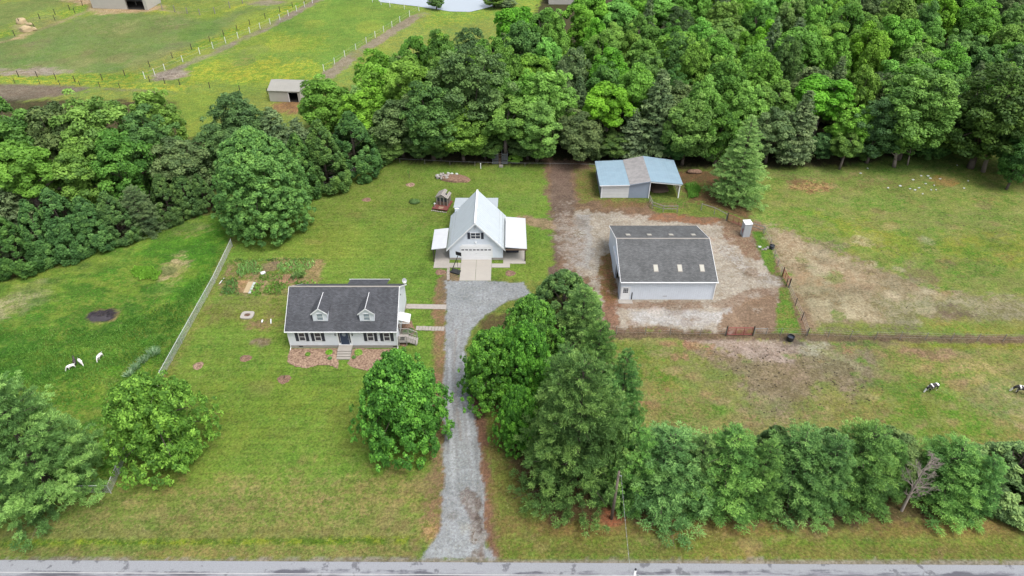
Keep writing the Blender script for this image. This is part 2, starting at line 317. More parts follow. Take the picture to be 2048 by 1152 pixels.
    spots(40, 0, 430, 520, 820, [(70, 116, 36), (138, 158, 64), (150, 150, 90), (60, 104, 34)], 6, 26, 0.6)
    spots(36, 0, 560, 30, 130, [(108, 134, 62), (146, 150, 96), (134, 122, 92)], 8, 40, 0.5)
    spots(20, 380, 800, 20, 120, [(140, 164, 60), (98, 138, 48), (160, 168, 70)], 10, 40, 0.5)
    spots(30, 1010, 2048, 1050, 1110, [(160, 138, 98), (104, 134, 44), (140, 116, 76)], 6, 26, 0.55)
    spots(40, 1150, 1540, 425, 650, [(150, 120, 94), (208, 202, 190), (132, 104, 82)], 4, 16, 0.55)
    spots(30, 1560, 1860, 480, 640, [(196, 186, 156), (142, 118, 92), (160, 150, 120)], 6, 26, 0.6)
    # --- shoulder of the road
    L('l', [(-900, 1123), (2900, 1132)], (168, 160, 146), (140, 132, 112), 0.15, 0.25, 0.95, 0.8, 0.45)
    # --- pond bank
    L('p', [(740, -40), (1000, -60), (1000, 22), (860, 26), (760, 10)], (126, 160, 66), (150, 168, 70), 1.5, 1.5, 0.9)

def shape_dist(kind, pts, x, y, w):
    if kind == 'p':
        return poly_sd(x, y, W(pts))
    if kind == 'l':
        return line_d(x, y, W(pts)) - w
    u, v, ru, rv = pts
    c = g(u, v); a = abs(g(u + ru, v).x - c.x); b = abs(g(u, v - rv).y - g(u, v + rv).y) / 2
    q = np.sqrt(((x - c.x) / a) ** 2 + ((y - c.y) / b) ** 2)
    return (q - 1) * min(a, b)

LUSH = W([(-500, 640), (0, 548), (200, 470), (420, 418), (468, 470), (400, 600), (325, 757), (236, 950), (222, 986), (-300, 990), (-600, 990)])
def paint(x, y):
    n = x.size
    c1 = np.empty((n, 3)); c2 = np.empty((n, 3)); gr = np.zeros(n)
    c1[:] = lin((110, 132, 58)); c2[:] = lin((130, 140, 66))
    n1 = fbm(x * 0.35, y * 0.35, 3, 4) - 0.5
    n2 = fbm(x * 1.3, y * 1.3, 8, 3) - 0.5
    n3 = fbm(x * 3.1, y * 3.1, 12, 2) - 0.5
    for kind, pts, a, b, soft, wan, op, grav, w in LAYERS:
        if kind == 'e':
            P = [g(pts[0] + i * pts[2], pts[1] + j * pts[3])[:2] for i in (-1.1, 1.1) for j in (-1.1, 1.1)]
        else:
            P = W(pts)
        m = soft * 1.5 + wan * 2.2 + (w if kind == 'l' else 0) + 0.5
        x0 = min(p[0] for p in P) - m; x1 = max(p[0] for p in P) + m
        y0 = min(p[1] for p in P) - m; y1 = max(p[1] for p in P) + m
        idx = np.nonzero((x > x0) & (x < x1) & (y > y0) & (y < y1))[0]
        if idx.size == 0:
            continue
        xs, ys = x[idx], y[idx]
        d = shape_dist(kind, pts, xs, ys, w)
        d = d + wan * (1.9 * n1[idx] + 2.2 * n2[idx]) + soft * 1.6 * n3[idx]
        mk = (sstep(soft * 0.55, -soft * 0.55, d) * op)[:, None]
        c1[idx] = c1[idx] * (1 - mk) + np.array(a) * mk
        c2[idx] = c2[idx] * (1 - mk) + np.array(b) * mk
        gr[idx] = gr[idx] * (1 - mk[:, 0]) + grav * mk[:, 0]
    # broad natural variation and mowing passes on the lawn
    br = 1 + 0.32 * (fbm(x * 0.07, y * 0.07, 21, 3) - 0.5) + 0.42 * (fbm(x * 0.45, y * 0.55, 25, 4) - 0.5)
    hue = (fbm(x * 0.16, y * 0.2, 31, 4) - 0.5)[:, None] * np.array([0.42, 0.06, 0.15])
    gw = (1 - np.clip(gr, 0, 1))[:, None]
    c1 = c1 * (1 + hue * gw); c2 = c2 * (1 + hue * gw)
    lush = sstep(0.5, -1.5, poly_sd(x, y, LUSH))
    t = sstep(0.50, 0.60, fbm(x * 0.28, y * 0.42, 91, 5)) * lush
    t2 = sstep(0.52, 0.60, fbm(x * 0.35, y * 0.5, 97, 5)) * lush * (1 - t)
    dk = np.array(lin((64, 112, 34))); yl = np.array(lin((142, 160, 60)))
    gw2 = (1 - np.clip(gr * 3, 0, 1))
    c1 = c1 * (1 - 0.6 * (t * gw2)[:, None]) + dk * 0.6 * (t * gw2)[:, None]; c2 = c2 * (1 - 0.5 * (t * gw2)[:, None]) + dk * 0.5 * (t * gw2)[:, None]
    c1 = c1 * (1 - 0.4 * (t2 * gw2)[:, None]) + yl * 0.4 * (t2 * gw2)[:, None]
    past = sstep(1, -1, poly_sd(x, y, W([(1500, 345), (2400, 300), (2400, 950), (1290, 870), (1225, 672), (1610, 664), (1540, 500)])))
    t3 = sstep(0.52, 0.58, fbm(x * 0.5, y * 0.8, 101, 5)) * past * gw2; t4 = sstep(0.54, 0.60, fbm(x * 0.33, y * 0.5, 107, 5)) * past * gw2
    st = np.array(lin((176, 158, 112))); gg = np.array(lin((88, 138, 40)))
    c1 = c1 * (1 - 0.38 * t3[:, None]) + st * 0.38 * t3[:, None]
    c1 = c1 * (1 - 0.5 * t4[:, None]) + gg * 0.5 * t4[:, None]
    lawn = sstep(1.5, -1.5, poly_sd(x, y, W([(470, 500), (620, 400), (880, 400), (876, 1078), (200, 1078), (330, 757)])))
    br = br * (1 + lawn * 0.075 * np.sin(y * 2 * math.pi / 1.15 + 0.6 * n1 * 6))
    return np.clip(c1 * br[:, None] * KG, 0.004, 0.9), np.clip(c2 * br[:, None] * KG, 0.004, 0.9), gr
KG = 0.515

# ------------------------------------------------------------------ node helper
def new_mat(name):
    m = bpy.data.materials.new(name)
    m.use_nodes = True
    nt = m.node_tree
    nt.nodes.clear()
    out = nt.nodes.new("ShaderNodeOutputMaterial")
    bs = nt.nodes.new("ShaderNodeBsdfPrincipled")
    nt.links.new(bs.outputs[0], out.inputs[0])
    return m, nt, bs, out

def nd(nt, t, **kw):
    n = nt.nodes.new("ShaderNode" + t)
    for k, v in kw.items():
        if hasattr(n, k):
            setattr(n, k, v)
        else:
            n.inputs[k.replace('_', ' ')].default_value = v
    return n

def mixc(nt, fac, a, b, bt='MIX'):
    n = nt.nodes.new("ShaderNodeMix"); n.data_type = 'RGBA'; n.blend_type = bt
    for s, v in ((0, fac), (6, a), (7, b)):
        if isinstance(v, bpy.types.NodeSocket): nt.links.new(v, n.inputs[s])
        else: n.inputs[s].default_value = v if s == 0 else (tuple(v) + (1,) if len(v) == 3 else v)
    return n.outputs[2]

def maprange(nt, v, a, b, c, d, smooth=False):
    n = nt.nodes.new("ShaderNodeMapRange")
    if smooth: n.interpolation_type = 'SMOOTHSTEP'
    nt.links.new(v, n.inputs[0])
    for i, q in enumerate((a, b, c, d)): n.inputs[i + 1].default_value = q
    return n.outputs[0]

def noise(nt, scale, detail=4, rough=0.55, vec=None):
    n = nd(nt, "TexNoise"); n.inputs["Scale"].default_value = scale; n.inputs["Detail"].default_value = detail; n.inputs["Roughness"].default_value = rough
    if vec is not None: nt.links.new(vec, n.inputs["Vector"])
    return n.outputs[0]

def math_(nt, op, a, b=None):
    n = nt.nodes.new("ShaderNodeMath"); n.operation = op
    for i, v in enumerate((a, b)):
        if v is None: continue
        if isinstance(v, bpy.types.NodeSocket): nt.links.new(v, n.inputs[i])
        else: n.inputs[i].default_value = v
    return n.outputs[0]

def valmul(nt, col, fac):
    n = nt.nodes.new("ShaderNodeVectorMath"); n.operation = 'SCALE'
    nt.links.new(col, n.inputs[0]); nt.links.new(fac, n.inputs[3])
    return n.outputs[0]

def ground_mat():
    m, nt, bs, out = new_mat("ground_cover")
    pos = nd(nt, "NewGeometry").outputs["Position"]
    a1 = nd(nt, "Attribute", attribute_name="Col"); a2 = nd(nt, "Attribute", attribute_name="Col2"); ag = nd(nt, "Attribute", attribute_name="gravel")
    na = noise(nt, 0.7, 6, 0.7, pos); nb = noise(nt, 2.6, 5, 0.75, pos)
    f = math_(nt, 'ADD', math_(nt, 'MULTIPLY', na, 0.55), math_(nt, 'MULTIPLY', nb, 0.45))
    f = maprange(nt, f, 0.46, 0.55, 0, 1, True)
    col = mixc(nt, f, a1.outputs[0], a2.outputs[0])
    nc = noise(nt, 3.4, 6, 0.85, pos)
    gv = maprange(nt, nc, 0.37, 0.63, 0.52, 1.52)
    ncl = noise(nt, 1.1, 5, 0.7, pos)
    gv = math_(nt, 'MULTIPLY', gv, maprange(nt, ncl, 0.3, 0.7, 0.84, 1.17))
    fl = noise(nt, 5.5, 4, 0.8, pos); fl2 = noise(nt, 1.3, 4, 0.6, pos)
    flk = math_(nt, 'MULTIPLY', maprange(nt, fl, 0.57, 0.65, 0, 0.85, True), maprange(nt, fl2, 0.42, 0.62, 0.1, 1, True))
    col = mixc(nt, flk, col, (0.21, 0.18, 0.10))
    grass = valmul(nt, col, gv)
    vo = nd(nt, "TexVoronoi"); vo.inputs["Scale"].default_value = 4.5; nt.links.new(pos, vo.inputs["Vector"])
    sep = nt.nodes.new("ShaderNodeSeparateColor"); nt.links.new(vo.outputs["Color"], sep.inputs[0])
    sv = maprange(nt, sep.outputs[0], 0, 1, 0.86, 1.12)
    sv = math_(nt, 'MULTIPLY', sv, maprange(nt, nc, 0.36, 0.64, 0.72, 1.25))
    grav = valmul(nt, col, sv)
    fin = mixc(nt, ag.outputs["Fac"], grass, grav)
    nt.links.new(fin, bs.inputs["Base Color"])
    bs.inputs["Roughness"].default_value = 0.92
    bs.inputs["Specular IOR Level"].default_value = 0.12
    bh = math_(nt, 'ADD', nc, math_(nt, 'MULTIPLY', ncl, 0.8))
    b = nd(nt, "Bump"); b.inputs["Strength"].default_value = 0.7; b.inputs["Distance"].default_value = 0.14
    nt.links.new(bh, b.inputs["Height"]); nt.links.new(b.outputs[0], bs.inputs["Normal"])
    return m

def plain(name, c, rough=0.6, var=0.12, scale=3.0, bump=0.0, spec=0.3, metal=0.0, c2=None, bscale=None):
    m, nt, bs, out = new_mat(name)
    pos = nd(nt, "TexCoord").outputs["Object"]
    n1 = noise(nt, scale, 5, 0.6, pos); n2 = noise(nt, scale * 9, 4, 0.6, pos)
    f = math_(nt, 'ADD', math_(nt, 'MULTIPLY', n1, 0.6), math_(nt, 'MULTIPLY', n2, 0.4))
    if c2 is None:
        rgb = nt.nodes.new("ShaderNodeRGB"); rgb.outputs[0].default_value = tuple(c) + (1,)
        col = valmul(nt, rgb.outputs[0], maprange(nt, f, 0.3, 0.7, 1 - var, 1 + var))
    else:
        col = mixc(nt, maprange(nt, f, 0.4, 0.6, 0, 1, True), c, c2)
    nt.links.new(col, bs.inputs["Base Color"])
    bs.inputs["Roughness"].default_value = rough; bs.inputs["Specular IOR Level"].default_value = spec; bs.inputs["Metallic"].default_value = metal
    if bump:
        b = nd(nt, "Bump"); b.inputs["Strength"].default_value = bump; b.inputs["Distance"].default_value = 0.05
        nt.links.new(noise(nt, bscale or scale * 6, 4, 0.6, pos), b.inputs["Height"]); nt.links.new(b.outputs[0], bs.inputs["Normal"])
    return m

def striped(name, c, axis, period, depth=0.5, dark=0.88, rough=0.5, spec=0.4, var=0.05, stain=None):
    """sheet metal ribs or lap siding: a real profile given as bump, with a slightly darker groove"""
    m, nt, bs, out = new_mat(name)
    tc = nd(nt, "TexCoord").outputs["Object"]
    sx = nt.nodes.new("ShaderNodeSeparateXYZ"); nt.links.new(tc, sx.inputs[0])
    s = math_(nt, 'FRACT', math_(nt, 'DIVIDE', sx.outputs[axis], period))
    edge = maprange(nt, s, 0.0, 0.14, 0.0, 1.0, True)
    rgb = nt.nodes.new("ShaderNodeRGB"); rgb.outputs[0].default_value = tuple(c) + (1,)
    n1 = noise(nt, 0.9, 6, 0.65, tc)
    col = valmul(nt, rgb.outputs[0], math_(nt, 'MULTIPLY', maprange(nt, edge, 0, 1, dark, 1.0), maprange(nt, n1, 0.3, 0.7, 1 - var, 1 + var)))
    if stain:
        n3 = noise(nt, 2.3, 6, 0.7, tc)
        col = mixc(nt, maprange(nt, n3, 0.52, 0.75, 0, 0.6, True), col, stain)
    nt.links.new(col, bs.inputs["Base Color"])
    bs.inputs["Roughness"].default_value = rough; bs.inputs["Specular IOR Level"].default_value = spec
    b = nd(nt, "Bump"); b.inputs["Strength"].default_value = depth; b.inputs["Distance"].default_value = 0.03
    nt.links.new(edge, b.inputs["Height"]); nt.links.new(b.outputs[0], bs.inputs["Normal"])
    return m

def shingles(name, c, cc):
    m, nt, bs, out = new_mat(name)
    tc = nd(nt, "TexCoord").outputs["Object"]
    sx = nt.nodes.new("ShaderNodeSeparateXYZ"); nt.links.new(tc, sx.inputs[0])
    # courses run along x; measure up the slope with y + z
    up = math_(nt, 'ADD', math_(nt, 'MULTIPLY', sx.outputs[1], 1.0), math_(nt, 'MULTIPLY', sx.outputs[2], 0.6))
    cb = nt.nodes.new("ShaderNodeCombineXYZ"); nt.links.new(sx.outputs[0], cb.inputs[0]); nt.links.new(up, cb.inputs[1])
    br = nt.nodes.new("ShaderNodeTexBrick")
    nt.links.new(cb.outputs[0], br.inputs["Vector"])
    br.inputs["Color1"].default_value = (0.7, 0.7, 0.7, 1); br.inputs["Color2"].default_value = (1.25, 1.25, 1.25, 1); br.inputs["Mortar"].default_value = (0.55, 0.55, 0.55, 1)
    br.inputs["Scale"].default_value = 1.0; br.inputs["Brick Width"].default_value = 0.32; br.inputs["Row Height"].default_value = 0.17
    br.inputs["Mortar Size"].default_value = 0.012
    n0 = noise(nt, 0.5, 5, 0.6, tc); n1 = noise(nt, 14, 4, 0.7, tc)
    streak = nt.nodes.new("ShaderNodeMapping"); streak.inputs["Scale"].default_value = (1.2, 0.15, 0.15); nt.links.new(tc, streak.inputs[0])
    n2 = noise(nt, 1.6, 5, 0.6, streak.outputs[0])
    base = mixc(nt, maprange(nt, math_(nt, 'ADD', math_(nt, 'MULTIPLY', n0, 0.6), math_(nt, 'MULTIPLY', n2, 0.4)), 0.38, 0.62, 0, 1, True), c, cc)
    col = mixc(nt, 0.75, base, br.outputs[0], 'MULTIPLY')
    col = valmul(nt, col, maprange(nt, n1, 0.25, 0.75, 0.75, 1.3))
    nt.links.new(col, bs.inputs["Base Color"]); bs.inputs["Roughness"].default_value = 0.88; bs.inputs["Specular IOR Level"].default_value = 0.25
    b = nd(nt, "Bump"); b.inputs["Strength"].default_value = 0.5; b.inputs["Distance"].default_value = 0.02
    nt.links.new(br.outputs["Fac"], b.inputs["Height"]); b.invert = True; nt.links.new(b.outputs[0], bs.inputs["Normal"])
    return m

def leaf_mat(name, cols, trans=0.3, objvar=0.35, rough=0.6):
    """cols: dark, mid, light leaf colours; 'tone' is each leaf cluster's own tint"""
    m, nt, bs, out = new_mat(name)
    at = nd(nt, "Attribute", attribute_name="tone")
    oi = nt.nodes.new("ShaderNodeObjectInfo")
    cr = nt.nodes.new("ShaderNodeValToRGB")
    nt.links.new(at.outputs["Fac"], cr.inputs[0])
    e = cr.color_ramp.elements
    cols = [tuple(min(0.6, q * KF) for q in c) for c in cols]
    e[0].position = 0.0; e[0].color = cols[0] + (1,)
    e[1].position = 1.0; e[1].color = cols[2] + (1,)
    k = e.new(0.5); k.color = cols[1] + (1,)
    hsv = nt.nodes.new("ShaderNodeHueSaturation")
    nt.links.new(cr.outputs[0], hsv.inputs["Color"])
    r1 = oi.outputs["Random"]
    r2 = math_(nt, 'FRACT', math_(nt, 'MULTIPLY', r1, 7.31)); r3 = math_(nt, 'FRACT', math_(nt, 'MULTIPLY', r1, 23.7))
    nt.links.new(maprange(nt, r1, 0, 1, 0.5 - 0.045 * objvar, 0.5 + 0.05 * objvar), hsv.inputs["Hue"])
    nt.links.new(maprange(nt, r2, 0, 1, 1 - 0.3 * objvar, 1 + 0.12 * objvar), hsv.inputs["Saturation"])
    nt.links.new(maprange(nt, r3, 0, 1, 1 - 0.6 * objvar, 1 + 0.5 * objvar), hsv.inputs["Value"])
    nt.links.new(hsv.outputs[0], bs.inputs["Base Color"])
    bs.inputs["Roughness"].default_value = rough; bs.inputs["Specular IOR Level"].default_value = 0.22
    tr = nt.nodes.new("ShaderNodeBsdfTranslucent"); nt.links.new(hsv.outputs[0], tr.inputs[0])
    mx = nt.nodes.new("ShaderNodeMixShader"); mx.inputs[0].default_value = trans
    nt.links.new(bs.outputs[0], mx.inputs[1]); nt.links.new(tr.outputs[0], mx.inputs[2]); nt.links.new(mx.outputs[0], out.inputs[0])
    return m

# ------------------------------------------------------------------ materials
KF = 1.66
MT = {}
KW = 0.70   # sheet metal and paint here are a little chalky
def kw(c): return tuple(x * KW for x in c)
MT['ground'] = ground_mat()
MT['ash'] = plain("burnt_ash", (0.045, 0.04, 0.045), 0.95, 0.3, 2, 0.6)
MT['siding'] = striped("white_lap_siding", (0.64, 0.67, 0.72), 2, 0.14, 0.5, 0.84, 0.45)
MT['garage_siding'] = striped("pale_lap_siding", (0.62, 0.67, 0.74), 2, 0.16, 0.5, 0.85, 0.45)
MT['barn_metal'] = striped("pale_blue_ribbed_metal", (0.60, 0.65, 0.72), 0, 0.30, 0.7, 0.86, 0.4, 0.45)
MT['barn_metal_y'] = striped("pale_blue_ribbed_metal_side", (0.53, 0.60, 0.69), 1, 0.30, 0.7, 0.86, 0.4, 0.45)
MT['shed_grey'] = striped("grey_ribbed_metal", kw((0.33, 0.39, 0.48)), 0, 0.25, 0.8, 0.8, 0.45, 0.4)
MT['beige_wall'] = striped("beige_wall_metal", kw((0.55, 0.53, 0.48)), 0, 0.3, 0.6, 0.9, 0.5, 0.4)
MT['beige_roof'] = striped("beige_roof_metal", kw((0.38, 0.37, 0.33)), 0, 0.5, 0.6, 0.9, 0.5, 0.4)
MT['white'] = plain("white_trim", (0.68, 0.69, 0.70), 0.4, 0.05)
MT['white_metal'] = striped("white_roof_metal", (0.44, 0.485, 0.515), 1, 0.40, 0.7, 0.86, 0.35, 0.5, 0.05)
MT['lean_metal'] = striped("white_lean_to_metal", (0.44, 0.455, 0.47), 1, 0.5, 0.5, 0.92, 0.4, 0.4, 0.05)
MT['rear_metal'] = striped("rear_roof_metal", (0.40, 0.44, 0.47), 0, 0.3, 0.7, 0.85, 0.35, 0.5, 0.04)
MT['roof_dark'] = shingles("charcoal_shingles", (0.056, 0.059, 0.066), (0.074, 0.077, 0.086))
MT['roof_barn'] = shingles("grey_shingles", (0.084, 0.087, 0.088), (0.106, 0.109, 0.111))
MT['blue_roof'] = striped("blue_roof_metal", (0.20, 0.285, 0.345), 0, 0.45, 0.5, 0.93, 0.5, 0.35, 0.08, (0.29, 0.34, 0.38))
MT['rust_roof'] = plain("weathered_galvanised_metal", (0.20, 0.195, 0.195), 0.6, 0.2, 1.6, 0.2, 0.3, 0.0, (0.27, 0.26, 0.255))
MT['glass'] = plain("window_glass", kw((0.05, 0.06, 0.08)), 0.08, 0.1, 2, 0, 0.7)
MT['glass_light'] = plain("bright_window_glass", kw((0.30, 0.36, 0.42)), 0.1, 0.15, 2, 0, 0.7)
MT['shutter'] = plain("charcoal_shutter", kw((0.045, 0.05, 0.07)), 0.5, 0.1)
MT['door_blue'] = plain("navy_door", kw((0.04, 0.06, 0.11)), 0.35, 0.1)
MT['black'] = plain("black_paint", kw((0.02, 0.02, 0.025)), 0.5, 0.2)
MT['dark'] = plain("dark_interior", kw((0.05, 0.045, 0.04)), 0.9, 0.2)
MT['concrete'] = plain("pale_concrete", kw((0.47, 0.44, 0.39)), 0.85, 0.12, 0.7, 0.1, 0.2, 0, (0.31, 0.29, 0.26))
MT['conc_dark'] = plain("weathered_concrete", kw((0.42, 0.39, 0.35)), 0.85, 0.15, 1.2, 0.15)
MT['steps'] = plain("step_concrete", kw((0.40, 0.37, 0.33)), 0.85, 0.12, 1.5, 0.1)
MT['stone'] = plain("pale_paving_stone", kw((0.42, 0.38, 0.34)), 0.85, 0.2, 3, 0.2)
MT['deckwood'] = plain("grey_deck_wood", kw((0.40, 0.37, 0.34)), 0.8, 0.2, 4)
MT['redwood'] = plain("red_brown_deck_wood", kw((0.20, 0.065, 0.055)), 0.7, 0.2, 4)
MT['greywood'] = plain("silvered_wood", kw((0.36, 0.33, 0.30)), 0.85, 0.25, 4)
MT['brownwood'] = plain("brown_wood", kw((0.16, 0.11, 0.08)), 0.85, 0.25, 4)
MT['railwood'] = plain("weathered_fence_wood", kw((0.30, 0.28, 0.24)), 0.85, 0.25, 5)
MT['postdark'] = plain("dark_fence_post", kw((0.07, 0.055, 0.045)), 0.85, 0.25, 5)
MT['steel'] = plain("galvanised_steel", kw((0.50, 0.52, 0.54)), 0.45, 0.1, 4, 0, 0.5, 0.2)
MT['chain'] = plain("pale_chain_link", (0.60, 0.62, 0.62), 0.5, 0.1, 4, 0, 0.5, 0.1)
MT['wire'] = plain("fence_wire", kw((0.42, 0.43, 0.43)), 0.5, 0.1, 4, 0, 0.5, 0.2)
MT['redgate'] = plain("faded_red_paint", kw((0.34, 0.085, 0.075)), 0.55, 0.25, 3)
MT['orangegate'] = plain("faded_orange_red_paint", kw((0.38, 0.13, 0.10)), 0.55, 0.25, 3)
MT['mulch'] = plain("wood_chip_mulch", (0.25, 0.16, 0.11), 0.95, 0.2, 5, 0.8, 0.1, 0, (0.11, 0.068, 0.05), 14)
MT['mulch_pale'] = plain("sun_bleached_mulch", (0.33, 0.235, 0.165), 0.95, 0.2, 4, 0.8, 0.1, 0, (0.13, 0.08, 0.058), 14)
MT['rock'] = plain("field_stone", kw((0.38, 0.35, 0.33)), 0.9, 0.2, 3, 0.4)
MT['rock_white'] = plain("white_quartz_stone", kw((0.55, 0.60, 0.56)), 0.85, 0.1, 3, 0.3)
MT['bark'] = plain("tree_bark", kw((0.13, 0.105, 0.085)), 0.95, 0.25, 6, 0.5)
MT['bark_pale'] = plain("pale_tree_bark", kw((0.24, 0.20, 0.17)), 0.95, 0.2, 5, 0.5)
MT['deadwood'] = plain("bleached_dead_wood", (0.27, 0.23, 0.20), 0.9, 0.2, 6)
MT['pole'] = plain("creosoted_pole", kw((0.19, 0.155, 0.13)), 0.9, 0.25, 5, 0.3)
MT['rubber'] = plain("black_rubber", kw((0.035, 0.037, 0.04)), 0.6, 0.2)
MT['hay'] = plain("old_hay", kw((0.52, 0.42, 0.26)), 0.95, 0.2, 3, 0.8, 0.1, 0, (0.38, 0.29, 0.17), 20)
MT['manure'] = plain("dark_manure", kw((0.06, 0.045, 0.03)), 0.95, 0.2)
MT['teal'] = striped("teal_roof_metal", kw((0.10, 0.34, 0.36)), 0, 0.4, 0.5, 0.9)

def pinto(name, a, b, sc, lo, hi):
    m, nt, bs, out = new_mat(name)
    tc = nd(nt, "TexCoord").outputs["Object"]
    n = noise(nt, sc, 1.5, 0.5, tc)
    nt.links.new(mixc(nt, maprange(nt, n, lo, hi, 0, 1, True), a, b), bs.inputs["Base Color"])
    bs.inputs["Roughness"].default_value = 0.7
    return m
MT['pinto'] = pinto("pinto_coat", (0.02, 0.018, 0.018), (0.68, 0.66, 0.63), 1.5, 0.44, 0.47)
MT['goat_white'] = pinto("white_goat_coat", (0.55, 0.50, 0.45), (0.74, 0.72, 0.70), 3, 0.3, 0.5)
MT['goat_black'] = pinto("black_goat_coat", (0.02, 0.018, 0.018), (0.05, 0.04, 0.04), 3, 0.4, 0.6)

def water_mat():
    m, nt, bs, out = new_mat("pond_water")
    bs.inputs["Base Color"].default_value = (0.30, 0.34, 0.37, 1); bs.inputs["Roughness"].default_value = 0.12
    bs.inputs["Specular IOR Level"].default_value = 0.9
    b = nd(nt, "Bump"); b.inputs["Strength"].default_value = 0.1; b.inputs["Distance"].default_value = 0.02
    nt.links.new(noise(nt, 1.5, 3, 0.5, nd(nt, "NewGeometry").outputs["Position"]), b.inputs["Height"]); nt.links.new(b.outputs[0], bs.inputs["Normal"])
    return m
MT['water'] = water_mat()

def road_mat():
    m, nt, bs, out = new_mat("old_asphalt")
    pos = nd(nt, "NewGeometry").outputs["Position"]
    mp = nt.nodes.new("ShaderNodeMapping"); mp.inputs["Scale"].default_value = (0.18, 1.6, 1); nt.links.new(pos, mp.inputs[0])
    sx = nt.nodes.new("ShaderNodeSeparateXYZ"); nt.links.new(pos, sx.inputs[0])
    n1 = noise(nt, 1.0, 6, 0.65, mp.outputs[0]); n2 = noise(nt, 14, 4, 0.7, pos); n0 = noise(nt, 0.6, 5, 0.6, pos)
    # worn pale edge strip, darker bitumen towards the lane
    edge = maprange(nt, math_(nt, 'ADD', sx.outputs[1], math_(nt, 'MULTIPLY', math_(nt, 'SUBTRACT', math_(nt, 'ADD', n1, n0), 1.0), 2.0)), 34.15, 34.65, 0, 1, True)
    dark = mixc(nt, maprange(nt, n1, 0.40, 0.6, 0, 1, True), (0.075, 0.075, 0.09), (0.19, 0.19, 0.215))
    col = mixc(nt, edge, dark, (0.215, 0.224, 0.24))
    col = mixc(nt, maprange(nt, n0, 0.58, 0.64, 0, 0.8, True), col, (0.085, 0.085, 0.095))
    col = valmul(nt, col, maprange(nt, n2, 0.25, 0.75, 0.75, 1.25))
    nt.links.new(col, bs.inputs["Base Color"]); bs.inputs["Roughness"].default_value = 0.85
    return m
MT['road'] = road_mat()
MT['paint'] = plain("worn_road_paint", kw((0.48, 0.48, 0.48)), 0.7, 0.2, 2)

def P3(a, b, c): return (lin(a), lin(b), lin(c))
KL = 1.0
MT['leaf_bright'] = leaf_mat("bright_green_leaves", ((0.062, 0.145, 0.016), (0.102, 0.225, 0.022), (0.150, 0.305, 0.034)), 0.32, 0.32)
MT['leaf_mid'] = leaf_mat("mid_green_leaves", ((0.048, 0.108, 0.020), (0.080, 0.165, 0.027), (0.128, 0.24, 0.040)), 0.3, 0.36)
MT['leaf_dark'] = leaf_mat("dark_green_leaves", ((0.034, 0.078, 0.020), (0.056, 0.118, 0.026), (0.090, 0.172, 0.036)), 0.25, 0.45)
MT['leaf_maple'] = leaf_mat("glossy_maple_leaves", ((0.028, 0.085, 0.012), (0.050, 0.140, 0.017), (0.125, 0.290, 0.034)), 0.28, 0.1, 0.5)
MT['leaf_zelkova'] = leaf_mat("dense_green_leaves", ((0.042, 0.104, 0.026), (0.076, 0.166, 0.038), (0.132, 0.255, 0.054)), 0.25, 0.05)
MT['leaf_star'] = leaf_mat("yellow_green_leaves", ((0.042, 0.100, 0.016), (0.075, 0.165, 0.022), (0.170, 0.310, 0.045)), 0.3, 0.05)
MT['pine'] = leaf_mat("pine_needles", ((0.038, 0.088, 0.024), (0.080, 0.172, 0.042), (0.175, 0.305, 0.072)), 0.2, 0.3)
MT['pine_grey'] = leaf_mat("grey_green_pine_needles", ((0.050, 0.085, 0.038), (0.085, 0.130, 0.052), (0.135, 0.190, 0.075)), 0.2, 0.25)
MT['pine_light'] = leaf_mat("light_spruce_needles", ((0.085, 0.155, 0.044), (0.145, 0.250, 0.066), (0.225, 0.340, 0.095)), 0.2, 0.1)
MT['cypress'] = leaf_mat("cypress_sprays", ((0.024, 0.060, 0.015), (0.045, 0.100, 0.022), (0.090, 0.170, 0.036)), 0.2, 0.25)
MT['cedar'] = leaf_mat("olive_cedar_sprays", ((0.040, 0.070, 0.022), (0.066, 0.105, 0.032), (0.105, 0.150, 0.046)), 0.2, 0.25)
MT['grassblade'] = leaf_mat("long_grass_blades", ((0.034, 0.092, 0.014), (0.062, 0.150, 0.022), (0.105, 0.195, 0.034)), 0.3, 0.0)
MT['iris'] = leaf_mat("grey_green_blades", ((0.05, 0.11, 0.04), (0.11, 0.19, 0.09), (0.26, 0.33, 0.22)), 0.2, 0.1)

# ------------------------------------------------------------------ objects
def tag(o, label=None, cat=None, group=None, kind=None):
    if label: o["label"] = label
    if cat: o["category"] = cat
    if group: o["group"] = group
    if kind: o["kind"] = kind
    return o

def empty(name, loc, label, cat, group=None, rz=0.0):
    o = bpy.data.objects.new(name, None); COL.objects.link(o)
    o.empty_display_size = 0.3
    o.location = loc; o.rotation_euler = (0, 0, rz)
    return tag(o, label, cat, group)

